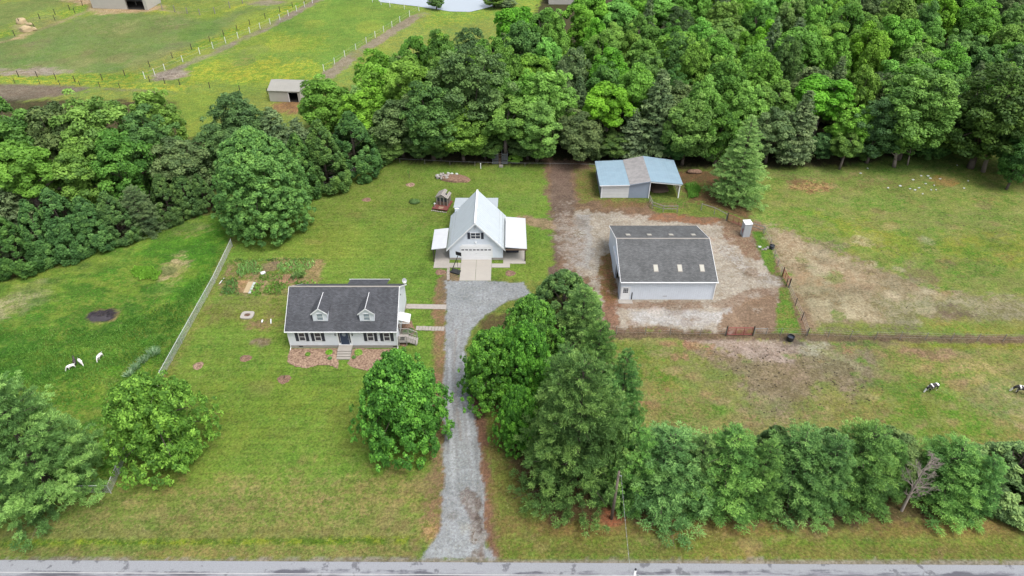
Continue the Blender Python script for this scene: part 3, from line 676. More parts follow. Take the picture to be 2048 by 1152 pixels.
class MB:
    def __init__(s): s.v = []; s.f = []
    def poly(s, pts):
        n = len(s.v); s.v += [tuple(p) for p in pts]; s.f.append(tuple(range(n, n + len(pts)))); return s
    def box(s, x0, x1, y0, y1, z0, z1):
        n = len(s.v)
        s.v += [(x0, y0, z0), (x1, y0, z0), (x1, y1, z0), (x0, y1, z0), (x0, y0, z1), (x1, y0, z1), (x1, y1, z1), (x0, y1, z1)]
        s.f += [tuple(n + i for i in q) for q in ((0, 3, 2, 1), (4, 5, 6, 7), (0, 1, 5, 4), (1, 2, 6, 5), (2, 3, 7, 6), (3, 0, 4, 7))]
        return s
    def hexa(s, lo, hi):
        """solid between two quads (4 points each)"""
        n = len(s.v); s.v += [tuple(p) for p in lo] + [tuple(p) for p in hi]
        s.f += [tuple(n + i for i in q) for q in ((0, 3, 2, 1), (4, 5, 6, 7), (0, 1, 5, 4), (1, 2, 6, 5), (2, 3, 7, 6), (3, 0, 4, 7))]
        return s
    def slab(s, top4, t):
        """sheet of thickness t below its top face"""
        return s.hexa([(p[0], p[1], p[2] - t) for p in top4], top4)
    def prism(s, pts, d):
        """polygon extruded by vector d"""
        n = len(s.v); k = len(pts)
        s.v += [tuple(p) for p in pts] + [(p[0] + d[0], p[1] + d[1], p[2] + d[2]) for p in pts]
        s.f.append(tuple(range(n + k - 1, n - 1, -1))); s.f.append(tuple(range(n + k, n + 2 * k)))
        for i in range(k):
            j = (i + 1) % k; s.f.append((n + i, n + j, n + k + j, n + k + i))
        return s
    def tube(s, a, b, r0, r1=None, seg=8):
        r1 = r0 if r1 is None else r1
        a = Vector(a); b = Vector(b); d = (b - a).normalized()
        up = Vector((0, 0, 1)) if abs(d.z) < 0.95 else Vector((1, 0, 0))
        t = d.cross(up).normalized(); w = d.cross(t)
        n = len(s.v)
        for c, r in ((a, r0), (b, r1)):
            for i in range(seg):
                an = 2 * math.pi * i / seg
                s.v.append(tuple(c + t * math.cos(an) * r + w * math.sin(an) * r))
        for i in range(seg):
            j = (i + 1) % seg; s.f.append((n + i, n + j, n + seg + j, n + seg + i))
        s.f.append(tuple(n + i for i in range(seg - 1, -1, -1))); s.f.append(tuple(n + seg + i for i in range(seg)))
        return s
    def build(s, name, mat, parent=None, smooth=False, local=None):
        me = bpy.data.meshes.new(name)
        v = s.v
        if parent is not None:      # built in site metres; shift to the parent's origin
            o3 = parent_origin(parent)
            v = [(p[0] - o3[0], p[1] - o3[1], p[2] - o3[2]) for p in v] if local is None else v
        me.from_pydata(v, [], s.f); me.update()
        bm = bmesh.new(); bm.from_mesh(me); bmesh.ops.recalc_face_normals(bm, faces=bm.faces); bm.to_mesh(me); bm.free()
        if smooth:
            for p in me.polygons: p.use_smooth = True
        me.materials.append(mat)
        o = bpy.data.objects.new(name, me); COL.objects.link(o)
        if parent is not None: o.parent = parent
        return o

def parent_origin(p):
    o = Vector((0, 0, 0))
    while p is not None:
        o += Vector(p.location); p = p.parent
    return o

def np_mesh(name, V, F, mat, tone=None, parent=None, smooth=False):
    """V (n,3), F (m,4) arrays"""
    me = bpy.data.meshes.new(name)
    V = np.ascontiguousarray(V, dtype=np.float32); F = np.ascontiguousarray(F, dtype=np.int32)
    k = F.shape[1]
    me.vertices.add(len(V)); me.vertices.foreach_set("co", V.ravel())
    me.loops.add(F.size); me.loops.foreach_set("vertex_index", F.ravel())
    me.polygons.add(len(F)); me.polygons.foreach_set("loop_start", np.arange(0, F.size, k, dtype=np.int32))
    me.polygons.foreach_set("loop_total", np.full(len(F), k, dtype=np.int32))
    me.update(calc_edges=True)
    if tone is not None:
        a = me.attributes.new("tone", 'FLOAT', 'FACE'); a.data.foreach_set("value", np.asarray(tone, dtype=np.float32))
    if smooth: me.polygons.foreach_set("use_smooth", np.ones(len(F), dtype=bool))
    me.materials.append(mat)
    o = bpy.data.objects.new(name, me); COL.objects.link(o)
    if parent: o.parent = parent
    return o

def copy_tree(o, parent=None):
    c = o.copy(); COL.objects.link(c); c.parent = parent
    for ch in list(o.children): copy_tree(ch, c)
    return c

# ------------------------------------------------------------------ the ground sheet
build_layers()

def color_attrs(me, c1, c2, gr):
    for nm, c in (("Col", c1), ("Col2", c2)):
        a = me.attributes.new(nm, 'FLOAT_COLOR', 'POINT')
        buf = np.ones((len(c), 4), dtype=np.float32); buf[:, :3] = c
        a.data.foreach_set("color", buf.ravel())
    a = me.attributes.new("gravel", 'FLOAT', 'POINT'); a.data.foreach_set("value", gr.astype(np.float32))

def axis(lo, f0, f1, hi, fine, coarse):
    a = list(np.arange(f0, f1, fine))
    x = f0; st = fine; left = []
    while x > lo: st = min(coarse, st * 1.06); x -= st; left.append(x)
    x = a[-1]; st = fine; right = []
    while x < hi: st = min(coarse, st * 1.06); x += st; right.append(x)
    return np.array([-3000, -900, -400] + left[::-1] + a + right + [400, 900, 3000]) if lo < 0 else np.array([-600, -100, 0, 15] + left[::-1] + a + right + [500, 900, 3000])

LUSH = W([(-500, 640), (0, 548), (200, 470), (420, 418), (468, 470), (400, 600), (325, 757), (236, 950), (222, 986), (-300, 990), (-600, 990)])
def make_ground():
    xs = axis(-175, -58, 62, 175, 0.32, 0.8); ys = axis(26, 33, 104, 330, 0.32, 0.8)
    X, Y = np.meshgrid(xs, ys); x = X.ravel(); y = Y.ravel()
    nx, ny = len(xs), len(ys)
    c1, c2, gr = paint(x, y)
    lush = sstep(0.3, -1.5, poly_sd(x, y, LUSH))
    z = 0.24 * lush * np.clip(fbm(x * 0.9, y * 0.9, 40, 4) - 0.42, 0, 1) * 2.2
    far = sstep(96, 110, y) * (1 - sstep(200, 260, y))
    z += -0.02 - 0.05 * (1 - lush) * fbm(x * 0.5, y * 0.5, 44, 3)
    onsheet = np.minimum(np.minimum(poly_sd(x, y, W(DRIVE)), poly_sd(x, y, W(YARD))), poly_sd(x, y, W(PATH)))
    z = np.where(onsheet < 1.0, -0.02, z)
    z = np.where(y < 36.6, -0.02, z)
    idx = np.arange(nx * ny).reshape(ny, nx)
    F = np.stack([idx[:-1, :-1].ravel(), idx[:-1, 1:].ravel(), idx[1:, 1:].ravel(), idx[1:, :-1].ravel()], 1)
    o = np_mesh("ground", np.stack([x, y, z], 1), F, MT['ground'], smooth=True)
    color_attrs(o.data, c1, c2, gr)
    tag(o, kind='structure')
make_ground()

def sheet(name, px, res, z, wan=0.25, lift=0.0, kind='structure', mat=None, label=None, cat=None, soft=0.6):
    P = W(px)
    x0 = min(p[0] for p in P) - 1; x1 = max(p[0] for p in P) + 1; y0 = min(p[1] for p in P) - 1; y1 = max(p[1] for p in P) + 1
    xs = np.arange(x0, x1, res); ys = np.arange(y0, y1, res)
    X, Y = np.meshgrid(xs, ys); x = X.ravel(); y = Y.ravel()
    d = poly_sd(x, y, P)
    n1 = fbm(x * 0.35, y * 0.35, 3, 4) - 0.5; n2 = fbm(x * 1.3, y * 1.3, 8, 3) - 0.5
    d = d + wan * (1.5 * n1 + 1.7 * n2)
    idx = np.arange(len(x)).reshape(len(ys), len(xs))
    F = np.stack([idx[:-1, :-1].ravel(), idx[:-1, 1:].ravel(), idx[1:, 1:].ravel(), idx[1:, :-1].ravel()], 1)
    keep = (d[F].mean(1) < 0)
    F = F[keep]
    used = np.unique(F); rem = np.zeros(len(x), dtype=np.int64); rem[used] = np.arange(len(used)); F = rem[F]
    x, y, d = x[used], y[used], d[used]
    c1, c2, gr = paint(x, y)
    zz = z + lift * sstep(0, -soft, d) * (0.7 + 0.6 * (fbm(x * 2, y * 2, 60, 3)))
    o = np_mesh(name, np.stack([x, y, zz + 0 * x], 1), F, mat or MT['ground'], smooth=True)
    color_attrs(o.data, c1, c2, gr)
    tag(o, label, cat, kind=kind)
    return o

sheet("dirt_path", PATH, 0.2, 0.004, 0.6)
sheet("gravel_yard", YARD, 0.22, 0.008, 1.0)
sheet("driveway", DRIVE, 0.16, 0.012, 0.25)
PONDPX = [(720, -40), (760, 4), (800, 9), (836, 13), (870, 18), (900, 23), (940, 24), (965, 18), (985, 12), (1000, -10), (1010, -40)]
m = MB(); m.poly([tuple(g(u, v)[:2]) + (0.03,) for u, v in PONDPX]); tag(m.build("pond", MT['water']), kind='structure')

# road (left end a touch further off than the right)
def strip(name, ya0, ya1, z, mat, x0=-400, x1=400, slope=-0.0055):
    m = MB(); N = 80
    for i in range(N):
        a = x0 + (x1 - x0) * i / N; b = x0 + (x1 - x0) * (i + 1) / N
        m.poly([(a, ya0 + slope * a, z), (b, ya0 + slope * b, z), (b, ya1 + slope * b, z), (a, ya1 + slope * a, z)])
    return tag(m.build(name, mat), kind='structure')
strip("road", 28.3, 35.45, 0.016, MT['road'])
strip("road_edge_line", 34.18, 34.27, 0.022, MT['paint'])
strip("road_centre_line", 31.2, 31.3, 0.022, MT['paint'])

# ------------------------------------------------------------------ house
def window(par, x0, x1, y, z0, z1, sash=True, glass='glass', depth=0.05, cols=1, fw=0.07, out=-1):
    """window on a wall facing -y; frame stands proud, pane behind it, as a child of the frame"""
    m = MB(); yo = y + out * depth; yi = y + out * 0.004
    ya, yb = min(yo, yi), max(yo, yi)
    m.box(x0, x1, ya, yb, z0, z0 + fw); m.box(x0, x1, ya, yb, z1 - fw, z1)
    m.box(x0, x0 + fw, ya, yb, z0 + fw, z1 - fw); m.box(x1 - fw, x1, ya, yb, z0 + fw, z1 - fw)
    if sash:
        zc = (z0 + z1) / 2; m.box(x0 + fw, x1 - fw, ya + 0.01, yb, zc - 0.03, zc + 0.03)
    for i in range(1, cols):
        xc = x0 + (x1 - x0) * i / cols; m.box(xc - 0.03, xc + 0.03, ya + 0.006, yb, z0 + fw, z1 - fw)
    f = m.build("window", MT['white'], par)
    p = MB(); p.box(x0 + fw, x1 - fw, y + out * 0.02 if out < 0 else y, y if out < 0 else y + 0.02, z0 + fw, z1 - fw).build("pane", MT[glass], par)
    p.parent if False else None
    o = [c for c in par.children if c.name.startswith("pane")][-1]
    o.parent = f
    return f

def box_part(par, name, mat, *b):
    return MB().box(*b).build(name, MT[mat], par)

def house():
    X0, X1, Y0, Y1 = -27.72, -14.28, 64.6, 73.6
    ez, ry, rz = 3.18, 69.1, 6.25
    h = empty("farmhouse", (-21, Y0, 0), "white one and a half storey house with a dark shingle roof and two dormers", "house")
    box_part(h, "foundation", 'conc_dark', X0 + 0.04, X1 - 0.04, Y0 + 0.04, Y1 - 0.04, -0.1, 0.42)
    sl = (rz - ez) / (ry - Y0)
    m = MB(); m.prism([(X0, Y0, 0.42), (X0, Y1, 0.42), (X0, Y1, ez - 0.1), (X0, ry, rz - 0.12), (X0, Y0, ez - 0.1)], (X1 - X0, 0, 0))
    m.build("wall", MT['siding'], h)
    m = MB()
    for s in (-1, 1):
        yo = ry + s * (ry - Y0 + 0.30); zo = rz - sl * (ry - Y0 + 0.30)
        xs0, xs1 = X0 - 0.16, X1 + 0.16
        m.slab([(xs0, min(yo, ry), zo if s < 0 else rz), (xs1, min(yo, ry), zo if s < 0 else rz), (xs1, max(yo, ry), rz if s < 0 else zo), (xs0, max(yo, ry), rz if s < 0 else zo)], 0.12)
    rf = m.build("roof", MT['roof_dark'], h)
    MB().tube((X0 - 0.16, ry, rz + 0.0), (X1 + 0.16, ry, rz + 0.0), 0.09, seg=6).build("ridge_cap", MT['conc_dark'], rf)
    # trim: fascia/gutter along the front, rake boards on the ends
    zo = rz - sl * (ry - Y0 + 0.30); yo = Y0 - 0.30
    g_ = MB().box(X0 - 0.2, X1 + 0.2, yo - 0.10, yo - 0.003, zo - 0.11, zo - 0.01).build("gutter", MT['white'], h)
    for s, xx in ((-1, X0 - 0.16), (1, X1 + 0.163)):
        m = MB(); a = xx - 0.05 if s < 0 else xx; b = xx - 0.003 if s < 0 else xx + 0.05
        for q in (-1, 1):
            ye = ry + q * (ry - Y0 + 0.30)
            m.hexa([(a, ry, rz - 0.22), (b, ry, rz - 0.22), (b, ye, zo - 0.22), (a, ye, zo - 0.22)], [(a, ry, rz + 0.015), (b, ry, rz + 0.015), (b, ye, zo + 0.015), (a, ye, zo + 0.015)])
        m.build("rake_board", MT['white'], h)
    for xx in (X0 - 0.02, X1 - 0.06):
        MB().box(xx, xx + 0.08, Y0 - 0.09, Y0 - 0.01, 0.12, zo - 0.14).tube((xx + 0.04, Y0 - 0.05, 0.15), (xx + 0.04, Y0 - 0.5, 0.06), 0.045).build("downspout", MT['white'], h)
    # dormers
    for uc in (639.3, 733.0):
        xc = xat(uc, 65.4, 4.5); wd = 0.90; yf = 65.42
        zb = ez + sl * (yf - Y0) - 0.02; zw = 4.98; za = 5.74
        yb = Y0 + (zw - ez) / sl + 0.25; yr = Y0 + (za - ez) / sl + 0.1
        m = MB()
        m.prism([(xc - wd, yf, zb - 0.1), (xc + wd, yf, zb - 0.1), (xc + wd, yf, zw), (xc, yf, za), (xc - wd, yf, zw)], (0, 0.12, 0))
        for s in (-1, 1):
            a, b = sorted((xc + s * wd, xc + s * (wd - 0.08)))
            m.prism([(a, yf + 0.12, zb - 0.1), (a, yf + 0.12, zw), (a, yb, zw), (a, yb, zw - 0.1)], (b - a, 0, 0))
        d = m.build("dormer", MT['siding'], h)
        m = MB(); ow = wd + 0.14; dz = (za - zw) / wd * 0.14
        ybe = Y0 + (zw - dz - ez) / sl + 0.1
        for s in (-1, 1):
            m.hexa([(xc, yf - 0.14, za + 0.0), (xc, yr, za + 0.0), (xc + s * ow, ybe, zw - dz), (xc + s * ow, yf - 0.14, zw - dz)],
                   [(xc, yf - 0.14, za + 0.09), (xc, yr + 0.1, za + 0.09), (xc + s * ow, ybe + 0.1, zw - dz + 0.09), (xc + s * ow, yf - 0.14, zw - dz + 0.09)])
        dr = m.build("dormer_roof", MT['roof_dark'], d)
        m = MB()
        for s in (-1, 1):
            m.hexa([(xc, yf - 0.18, za - 0.08), (xc, yf - 0.143, za - 0.08), (xc + s * ow, yf - 0.143, zw - dz - 0.08), (xc + s * ow, yf - 0.18, zw - dz - 0.08)],
                   [(xc, yf - 0.18, za + 0.1), (xc, yf - 0.143, za + 0.1), (xc + s * ow, yf - 0.143, zw - dz + 0.1), (xc + s * ow, yf - 0.18, zw - dz + 0.1)])
        m.tube((xc, yf - 0.16, za + 0.1), (xc, yr, za + 0.1), 0.035, seg=5)
        m.build("dormer_trim", MT['white'], d)
        f = window(h, xc - 0.42, xc + 0.42, yf, zb + 0.12, zw - 0.02, glass='glass_light')
        f.parent = d
    # front windows with shutters
    for uc in (603.6, 635.4, 740.8, 773.4):
        xc = xat(uc, Y0, 2.0)
        window(h, xc - 0.40, xc + 0.40, Y0, 1.18, 2.58)
        for s in (-1, 1):
            a, b = sorted((xc + s * 0.45, xc + s * 0.83))
            m = MB().box(a, b, Y0 - 0.045, Y0 - 0.003, 1.18, 2.58)
            for k in range(9): m.box(a + 0.04, b - 0.04, Y0 - 0.058, Y0 - 0.046, 1.24 + k * 0.15, 1.31 + k * 0.15)
            m.build("shutter", MT['shutter'], h)
    xd = xat(689.5, Y0, 1.5)
    d = MB().box(xd - 0.52, xd + 0.52, Y0 - 0.03, Y0 - 0.004, 0.62, 2.62).build("front_door", MT['door_blue'], h)
    for s in (-1, 1): MB().box(xd + s * 0.56 - 0.02 * 0 - (0.16 if s < 0 else 0), xd + s * 0.56 + (0.16 if s > 0 else 0), Y0 - 0.028, Y0 - 0.004, 0.9, 2.55).build("sidelight", MT['glass'], h)
    MB().box(xd - 0.88, xd - 0.74, Y0 - 0.06, Y0 - 0.003, 0.55, 2.72).box(xd + 0.74, xd + 0.88, Y0 - 0.06, Y0 - 0.003, 0.55, 2.72).box(xd - 0.88, xd + 0.88, Y0 - 0.09, Y0 - 0.062, 0.50, 0.62).box(xd - 0.74, xd + 0.74, Y0 - 0.06, Y0 - 0.003, 2.64, 2.72).build("door_frame", MT['white'], h)
    # oval light and panels
    m = MB(); N = 14
    m.prism([(xd + 0.24 * math.cos(2 * math.pi * k / N), Y0 - 0.036, 2.25 + 0.30 * math.sin(2 * math.pi * k / N)) for k in range(N)], (0, 0.005, 0)); w_ = m.build("oval_window", MT['glass_light'], h); w_.parent = d; w_.location = (0, 0, 0)
    k_ = MB().tube((xd + 0.42, Y0 - 0.035, 1.55), (xd + 0.42, Y0 - 0.09, 1.55), 0.03).build("handle", MT['steel'], h); k_.parent = d
    for uc in (670.5, 704.5):
        xc = xat(uc, Y0, 2.3); MB().tube((xc, Y0 - 0.13, 2.18), (xc, Y0 - 0.13, 2.42), 0.07, 0.045).box(xc - 0.03, xc + 0.03, Y0 - 0.13, Y0 - 0.003, 2.42, 2.48).build("wall_lamp", MT['black'], h)
    for uc in (602, 790):
        xc = xat(uc, Y0, 0.3); MB().box(xc - 0.25, xc + 0.25, Y0 + 0.015, Y0 + 0.037, 0.16, 0.30).build("vent", MT['black'], h)
    # front steps
    m = MB()
    m.box(xd - 0.85, xd + 0.85, Y0 - 1.15, Y0 - 0.001, -0.05, 0.55)
    for k in range(3): m.box(xd - 0.85, xd + 0.85, Y0 - 1.15 - 0.32 * (k + 1), Y0 - 1.15 - 0.32 * k - 0.001, -0.05, 0.55 - 0.14 * (k + 1))
    m.build("front_steps", MT['steps'], h)
    # right gable: window, cellar awning, small door landing with stairs
    XR = X1
    ya = 67.6
    m = MB(); m.slab([(XR + 0.003, ya - 0.7, 2.65), (XR + 1.35, ya - 0.7, 2.25), (XR + 1.35, ya + 0.9, 2.25), (XR + 0.003, ya + 0.9, 2.65)], 0.06)
    m.box(XR + 0.003, XR + 1.33, ya - 0.72, ya - 0.69, 2.02, 2.18)
    m.build("door_awning", MT['white'], h)
    MB().box(XR + 0.004, XR + 0.04, ya - 0.5, ya + 0.5, 0.45, 2.3).build("side_door", MT['white'], h)
    MB().box(XR + 0.004, XR + 0.035, 66.2, 66.95, 1.2, 2.3).build("side_window", MT['glass'], h)
    MB().box(XR + 0.004, XR + 0.06, 70.0, 70.12, 4.1, 4.3).build("gable_vent", MT['black'], h)
    # small rear roof of the back entry
    m = MB(); m.slab([(-21.9, 73.4, 3.2), (-16.7, 73.4, 3.2), (-16.6, 75.3, 2.65), (-21.8, 75.3, 2.65)], 0.1); m.build("rear_roof", MT['roof_dark'], h)
    MB().box(-22.0, -16.5, 75.305, 75.36, 2.55, 2.68).build("rear_gutter", MT['white'], h)
    MB().box(-21.6, -16.9, 73.605, 75.1, -0.05, 2.56).build("rear_entry", MT['siding'], h)
    # satellite dish at the rear right corner
    m = MB(); c = Vector((XR + 0.35, 72.0, 4.95)); dirv = Vector((0.35, -0.75, 0.55)).normalized()
    t = dirv.cross(Vector((0, 0, 1))).normalized(); w = dirv.cross(t)
    N = 16; n0 = len(m.v); m.v.append(tuple(c - dirv * 0.1))
    for ring, (rr, off) in enumerate(((0.17, 0.05), (0.31, 0.0))):
        for i in range(N):
            an = 2 * math.pi * i / N; m.v.append(tuple(c - dirv * off + t * rr * 1.0 * math.cos(an) + w * rr * 1.15 * math.sin(an)))
    for i in range(N):
        j = (i + 1) % N; m.f.append((n0, n0 + 1 + i, n0 + 1 + j)); m.f.append((n0 + 1 + i, n0 + 1 + N + i, n0 + 1 + N + j, n0 + 1 + j))
    m.tube(c - dirv * 0.1, c + Vector((-0.3, 0, -0.7)), 0.03); m.tube(c - w * 0.3, c + dirv * 0.45, 0.015)
    m.build("satellite_dish", MT['steel'], h, smooth=False)
    # the stair deck with railings on the right side
    dk = empty("entry_deck", (XR + 0.7, 65.9, 0), "grey wooden entry deck with railed stairs on the right side of the house", "deck")
    y0, y1 = 65.0, 66.5
    m = MB().box(XR + 0.01, XR + 1.15, y0, y1, 0.5, 0.58)
    for xx in (XR + 0.1, XR + 1.05):
        for yy in (y0 + 0.1, y1 - 0.1): m.box(xx - 0.05, xx + 0.05, yy - 0.05, yy + 0.05, -0.05, 0.5)
    m.build("platform", MT['deckwood'], dk)
    m = MB()
    for k in range(4): m.box(XR + 1.16 + 0.3 * k, XR + 1.45 + 0.3 * k, y0 + 0.1, y1 - 0.1, 0.40 - 0.11 * k, 0.44 - 0.11 * k)
    m.build("stairs", MT['deckwood'], dk)
    for yy in (y0, y1):
        m = MB(); pts = [(XR + 0.1, 0.58), (XR + 1.1, 0.58), (XR + 2.2, 0.02)]
        for xx, zz in pts: m.box(xx - 0.05, xx + 0.05, yy - 0.05, yy + 0.05, zz, zz + 0.98)
        for (xa, za_), (xb, zb_) in zip(pts[:-1], pts[1:]):
            for hh in (0.15, 0.92):
                m.hexa([(xa, yy - 0.04, za_ + hh), (xb, yy - 0.04, zb_ + hh), (xb, yy + 0.04, zb_ + hh), (xa, yy + 0.04, za_ + hh)], [(xa, yy - 0.04, za_ + hh + 0.06), (xb, yy - 0.04, zb_ + hh + 0.06), (xb, yy + 0.04, zb_ + hh + 0.06), (xa, yy + 0.04, za_ + hh + 0.06)])
            for k in range(1, 8):
                f = k / 8; xx = xa + (xb - xa) * f; zz = za_ + (zb_ - za_) * f; m.box(xx - 0.018, xx + 0.018, yy - 0.018, yy + 0.018, zz + 0.2, zz + 0.93)
        m.build("railing", MT['deckwood'], dk)
    MB().box(XR + 0.15, XR + 0.75, 65.35, 66.1, 0.583, 0.60).build("door_mat", MT['black'], dk)
house()

# ------------------------------------------------------------------ garage building
def garage():
    X0, X1, Y0, Y1 = -9.12, -1.32, 83.6, 92.2
    XC = (X0 + X1) / 2; ez, rz = 2.35, 6.55
    h = empty("garage", (XC, Y0, 0), "white garage building with steep white metal roof and lean-to roofs on both sides", "garage")
    box_part(h, "foundation", 'conc_dark', X0 - 0.03, X1 + 0.03, Y0 - 0.03, Y1, -0.05, 0.32)
    m = MB(); m.prism([(X0, Y0, 0.32), (X1, Y0, 0.32), (X1, Y0, ez), (XC, Y0, rz - 0.12), (X0, Y0, ez)], (0, Y1 - Y0, 0)); m.build("wall", MT['garage_siding'], h)
    sl = (rz - ez) / (XC - X0); ov = 0.38
    m = MB()
    for s in (-1, 1):
        xo = XC + s * (XC - X0 + ov); zo = rz - sl * (XC - X0 + ov)
        q = [(XC, Y0 - 0.35, rz), (xo, Y0 - 0.35, zo), (xo, Y1 + 0.3, zo), (XC, Y1 + 0.3, rz)]
        m.slab(q if s > 0 else q, 0.1)
        N = 19
        for k in range(N):
            yy = Y0 - 0.3 + (Y1 - Y0 + 0.55) * k / (N - 1)
            m.hexa([(XC, yy - 0.02, rz + 0.002), (XC, yy + 0.02, rz + 0.002), (xo, yy + 0.02, zo + 0.002), (xo, yy - 0.02, zo + 0.002)], [(XC, yy - 0.02, rz + 0.035), (XC, yy + 0.02, rz + 0.035), (xo, yy + 0.02, zo + 0.035), (xo, yy - 0.02, zo + 0.035)])
    rf = m.build("roof", MT['white_metal'], h)
    MB().box(XC - 0.13, XC + 0.13, Y0 - 0.36, Y1 + 0.31, rz - 0.02, rz + 0.05).build("ridge_cap", MT['white'], rf)
    # snow guards: rows of cleats above the eaves
    for s in (-1, 1):
        for r in (0.5, 0.95):
            m = MB(); xx = XC + s * (XC - X0 + ov - r); zz = rz - sl * abs(xx - XC)
            m.box(xx - 0.008, xx + 0.008, Y0 - 0.2, Y1 + 0.2, zz + 0.03, zz + 0.045)
            for k in range(22):
                yy = Y0 - 0.1 + k * 0.4; m.box(xx - 0.03, xx + 0.03, yy + 0.16, yy + 0.22, zz - 0.02, zz + 0.07)
            m.build("snow_guard", MT['steel'], rf)
    m = MB()
    for s in (-1, 1):
        xo = XC + s * (XC - X0 + ov); zo = rz - sl * (XC - X0 + ov)
        m.hexa([(XC, Y0 - 0.40, rz - 0.24), (xo, Y0 - 0.40, zo - 0.24), (xo, Y0 - 0.353, zo - 0.24), (XC, Y0 - 0.353, rz - 0.24)], [(XC, Y0 - 0.40, rz + 0.01), (xo, Y0 - 0.40, zo + 0.01), (xo, Y0 - 0.353, zo + 0.01), (XC, Y0 - 0.353, rz + 0.01)])
    m.build("rake_board", MT['white'], h)
    # garage door with chamfered head and eight small lights
    xa, xb = -7.42, -2.98
    m = MB().prism([(xa - 0.16, Y0 - 0.03, 0.1), (xb + 0.16, Y0 - 0.03, 0.1), (xb + 0.16, Y0 - 0.03, 2.3), (xb - 0.25, Y0 - 0.03, 2.68), (xa + 0.25, Y0 - 0.03, 2.68), (xa - 0.16, Y0 - 0.03, 2.3)], (0, 0.027, 0))
    m.build("door_surround", MT['white'], h)
    m = MB(); nz = 5; z0, z1 = 0.05, 2.48
    for k in range(nz):
        a = z0 + (z1 - z0) * k / nz; b = z0 + (z1 - z0) * (k + 1) / nz - 0.02
        m.prism([(xa, Y0 - 0.06, a), (xb, Y0 - 0.06, a), (xb, Y0 - 0.06, b if k < 4 else b - 0.22), (xb - 0.25 if k == 4 else xb, Y0 - 0.06, b), (xa + 0.25 if k == 4 else xa, Y0 - 0.06, b), (xa, Y0 - 0.06, b if k < 4 else b - 0.22)], (0, 0.028, 0))
    dd = m.build("garage_door", MT['white'], h)
    for k in range(8):
        xc = xa + (xb - xa) * (k + 0.5) / 8
        o = MB().box(xc - 0.2, xc + 0.2, Y0 - 0.068, Y0 - 0.061, 1.66, 1.86).build("door_light", MT['glass'], h); o.parent = dd
    o = MB().box(XC - 0.05, XC + 0.05, Y0 - 0.08, Y0 - 0.061, 1.1, 1.14).build("handle", MT['steel'], h); o.parent = dd
    window(h, XC - 0.72, XC + 0.72, Y0, 3.65, 4.72, cols=2)
    for s in (-1, 1):
        a, b = sorted((XC + s * 0.78, XC + s * 1.16)); m = MB().box(a, b, Y0 - 0.05, Y0 - 0.003, 3.65, 4.72)
        for k in range(7): m.box(a + 0.04, b - 0.04, Y0 - 0.062, Y0 - 0.051, 3.7 + k * 0.145, 3.77 + k * 0.145)
        m.build("shutter", MT['shutter'], h)
    MB().tube((XC, Y0 - 0.16, 5.55), (XC, Y0 - 0.16, 5.78), 0.16, 0.05).box(XC - 0.03, XC + 0.03, Y0 - 0.16, Y0 - 0.003, 5.78, 5.84).build("wall_lamp", MT['steel'], h)
    MB().tube((XC, Y0 - 0.1, 2.98), (XC, Y0 - 0.1, 3.1), 0.1, 0.06).box(XC - 0.15, XC + 0.15, Y0 - 0.06, Y0 - 0.003, 3.1, 3.16).build("flood_lamp", MT['white'], h)
    # left lean-to
    m = MB().slab([(-11.62, 82.9, 2.30), (X0 - 0.35, 82.9, 2.58), (X0 - 0.35, 88.1, 2.58), (-11.62, 88.1, 2.30)], 0.08); lf = m.build("lean_to_roof", MT['lean_metal'], h)
    for yy in (83.1, 87.9): MB().box(-11.45, -11.32, yy - 0.07, yy + 0.07, 0.0, 2.22).build("roof_post", MT['white'] if yy > 85 else MT['postdark'], h)
    # right lean-to
    m = MB().slab([(X1 + 0.35, 83.0, 2.62), (2.15, 83.0, 2.32), (2.05, 91.2, 2.32), (X1 + 0.35, 91.2, 2.62)], 0.08); m.build("lean_to_roof", MT['lean_metal'], h)
    MB().box(X1 + 0.35, 2.2, 82.9, 82.99, 2.1, 2.30).build("roof_beam", MT['brownwood'], h)
    for xx, yy in ((1.9, 83.2), (1.9, 91.0)): MB().box(xx - 0.08, xx + 0.08, yy - 0.08, yy + 0.08, 0.0, 2.22).build("roof_post", MT['postdark'], h)
    # rear addition
    m = MB().slab([(-9.0, Y1 + 0.305, 3.5), (-2.2, Y1 + 0.305, 3.5), (-2.2, 96.9, 2.55), (-9.0, 96.9, 2.55)], 0.1); m.build("rear_roof", MT['rear_metal'], h)
    MB().prism([(-8.8, Y1 + 0.002, 0), (-8.8, 96.6, 0), (-8.8, 96.6, 2.48), (-8.8, Y1 + 0.302, 3.38), (-8.8, Y1 + 0.002, 3.38)], (6.4, 0, 0)).build("rear_wall", MT['garage_siding'], h)
    # paving
    def slabp(name, mat, *b):
        o = MB().box(*b).build(name, MT[mat]); tag(o, kind='structure'); return o
    m = MB(); m.box(-7.42, -5.22, 78.45, 83.55, -0.05, 0.05); m.box(-5.18, -2.98, 78.45, 83.55, -0.05, 0.05); tag(m.build("concrete_apron", MT['concrete']), kind='structure')
    m = MB().box(-11.35, -9.16, 81.5, 88.0, -0.05, 0.045).box(-9.155, -7.45, 81.6, 82.7, -0.05, 0.04); tag(m.build("patio", MT['conc_dark']), kind='structure')
    m = MB().box(-1.28, 1.98, 82.55, 91.0, -0.05, 0.045).box(-2.95, -0.3, 81.6, 82.545, -0.05, 0.04); tag(m.build("patio", MT['concrete']), kind='structure')
garage()

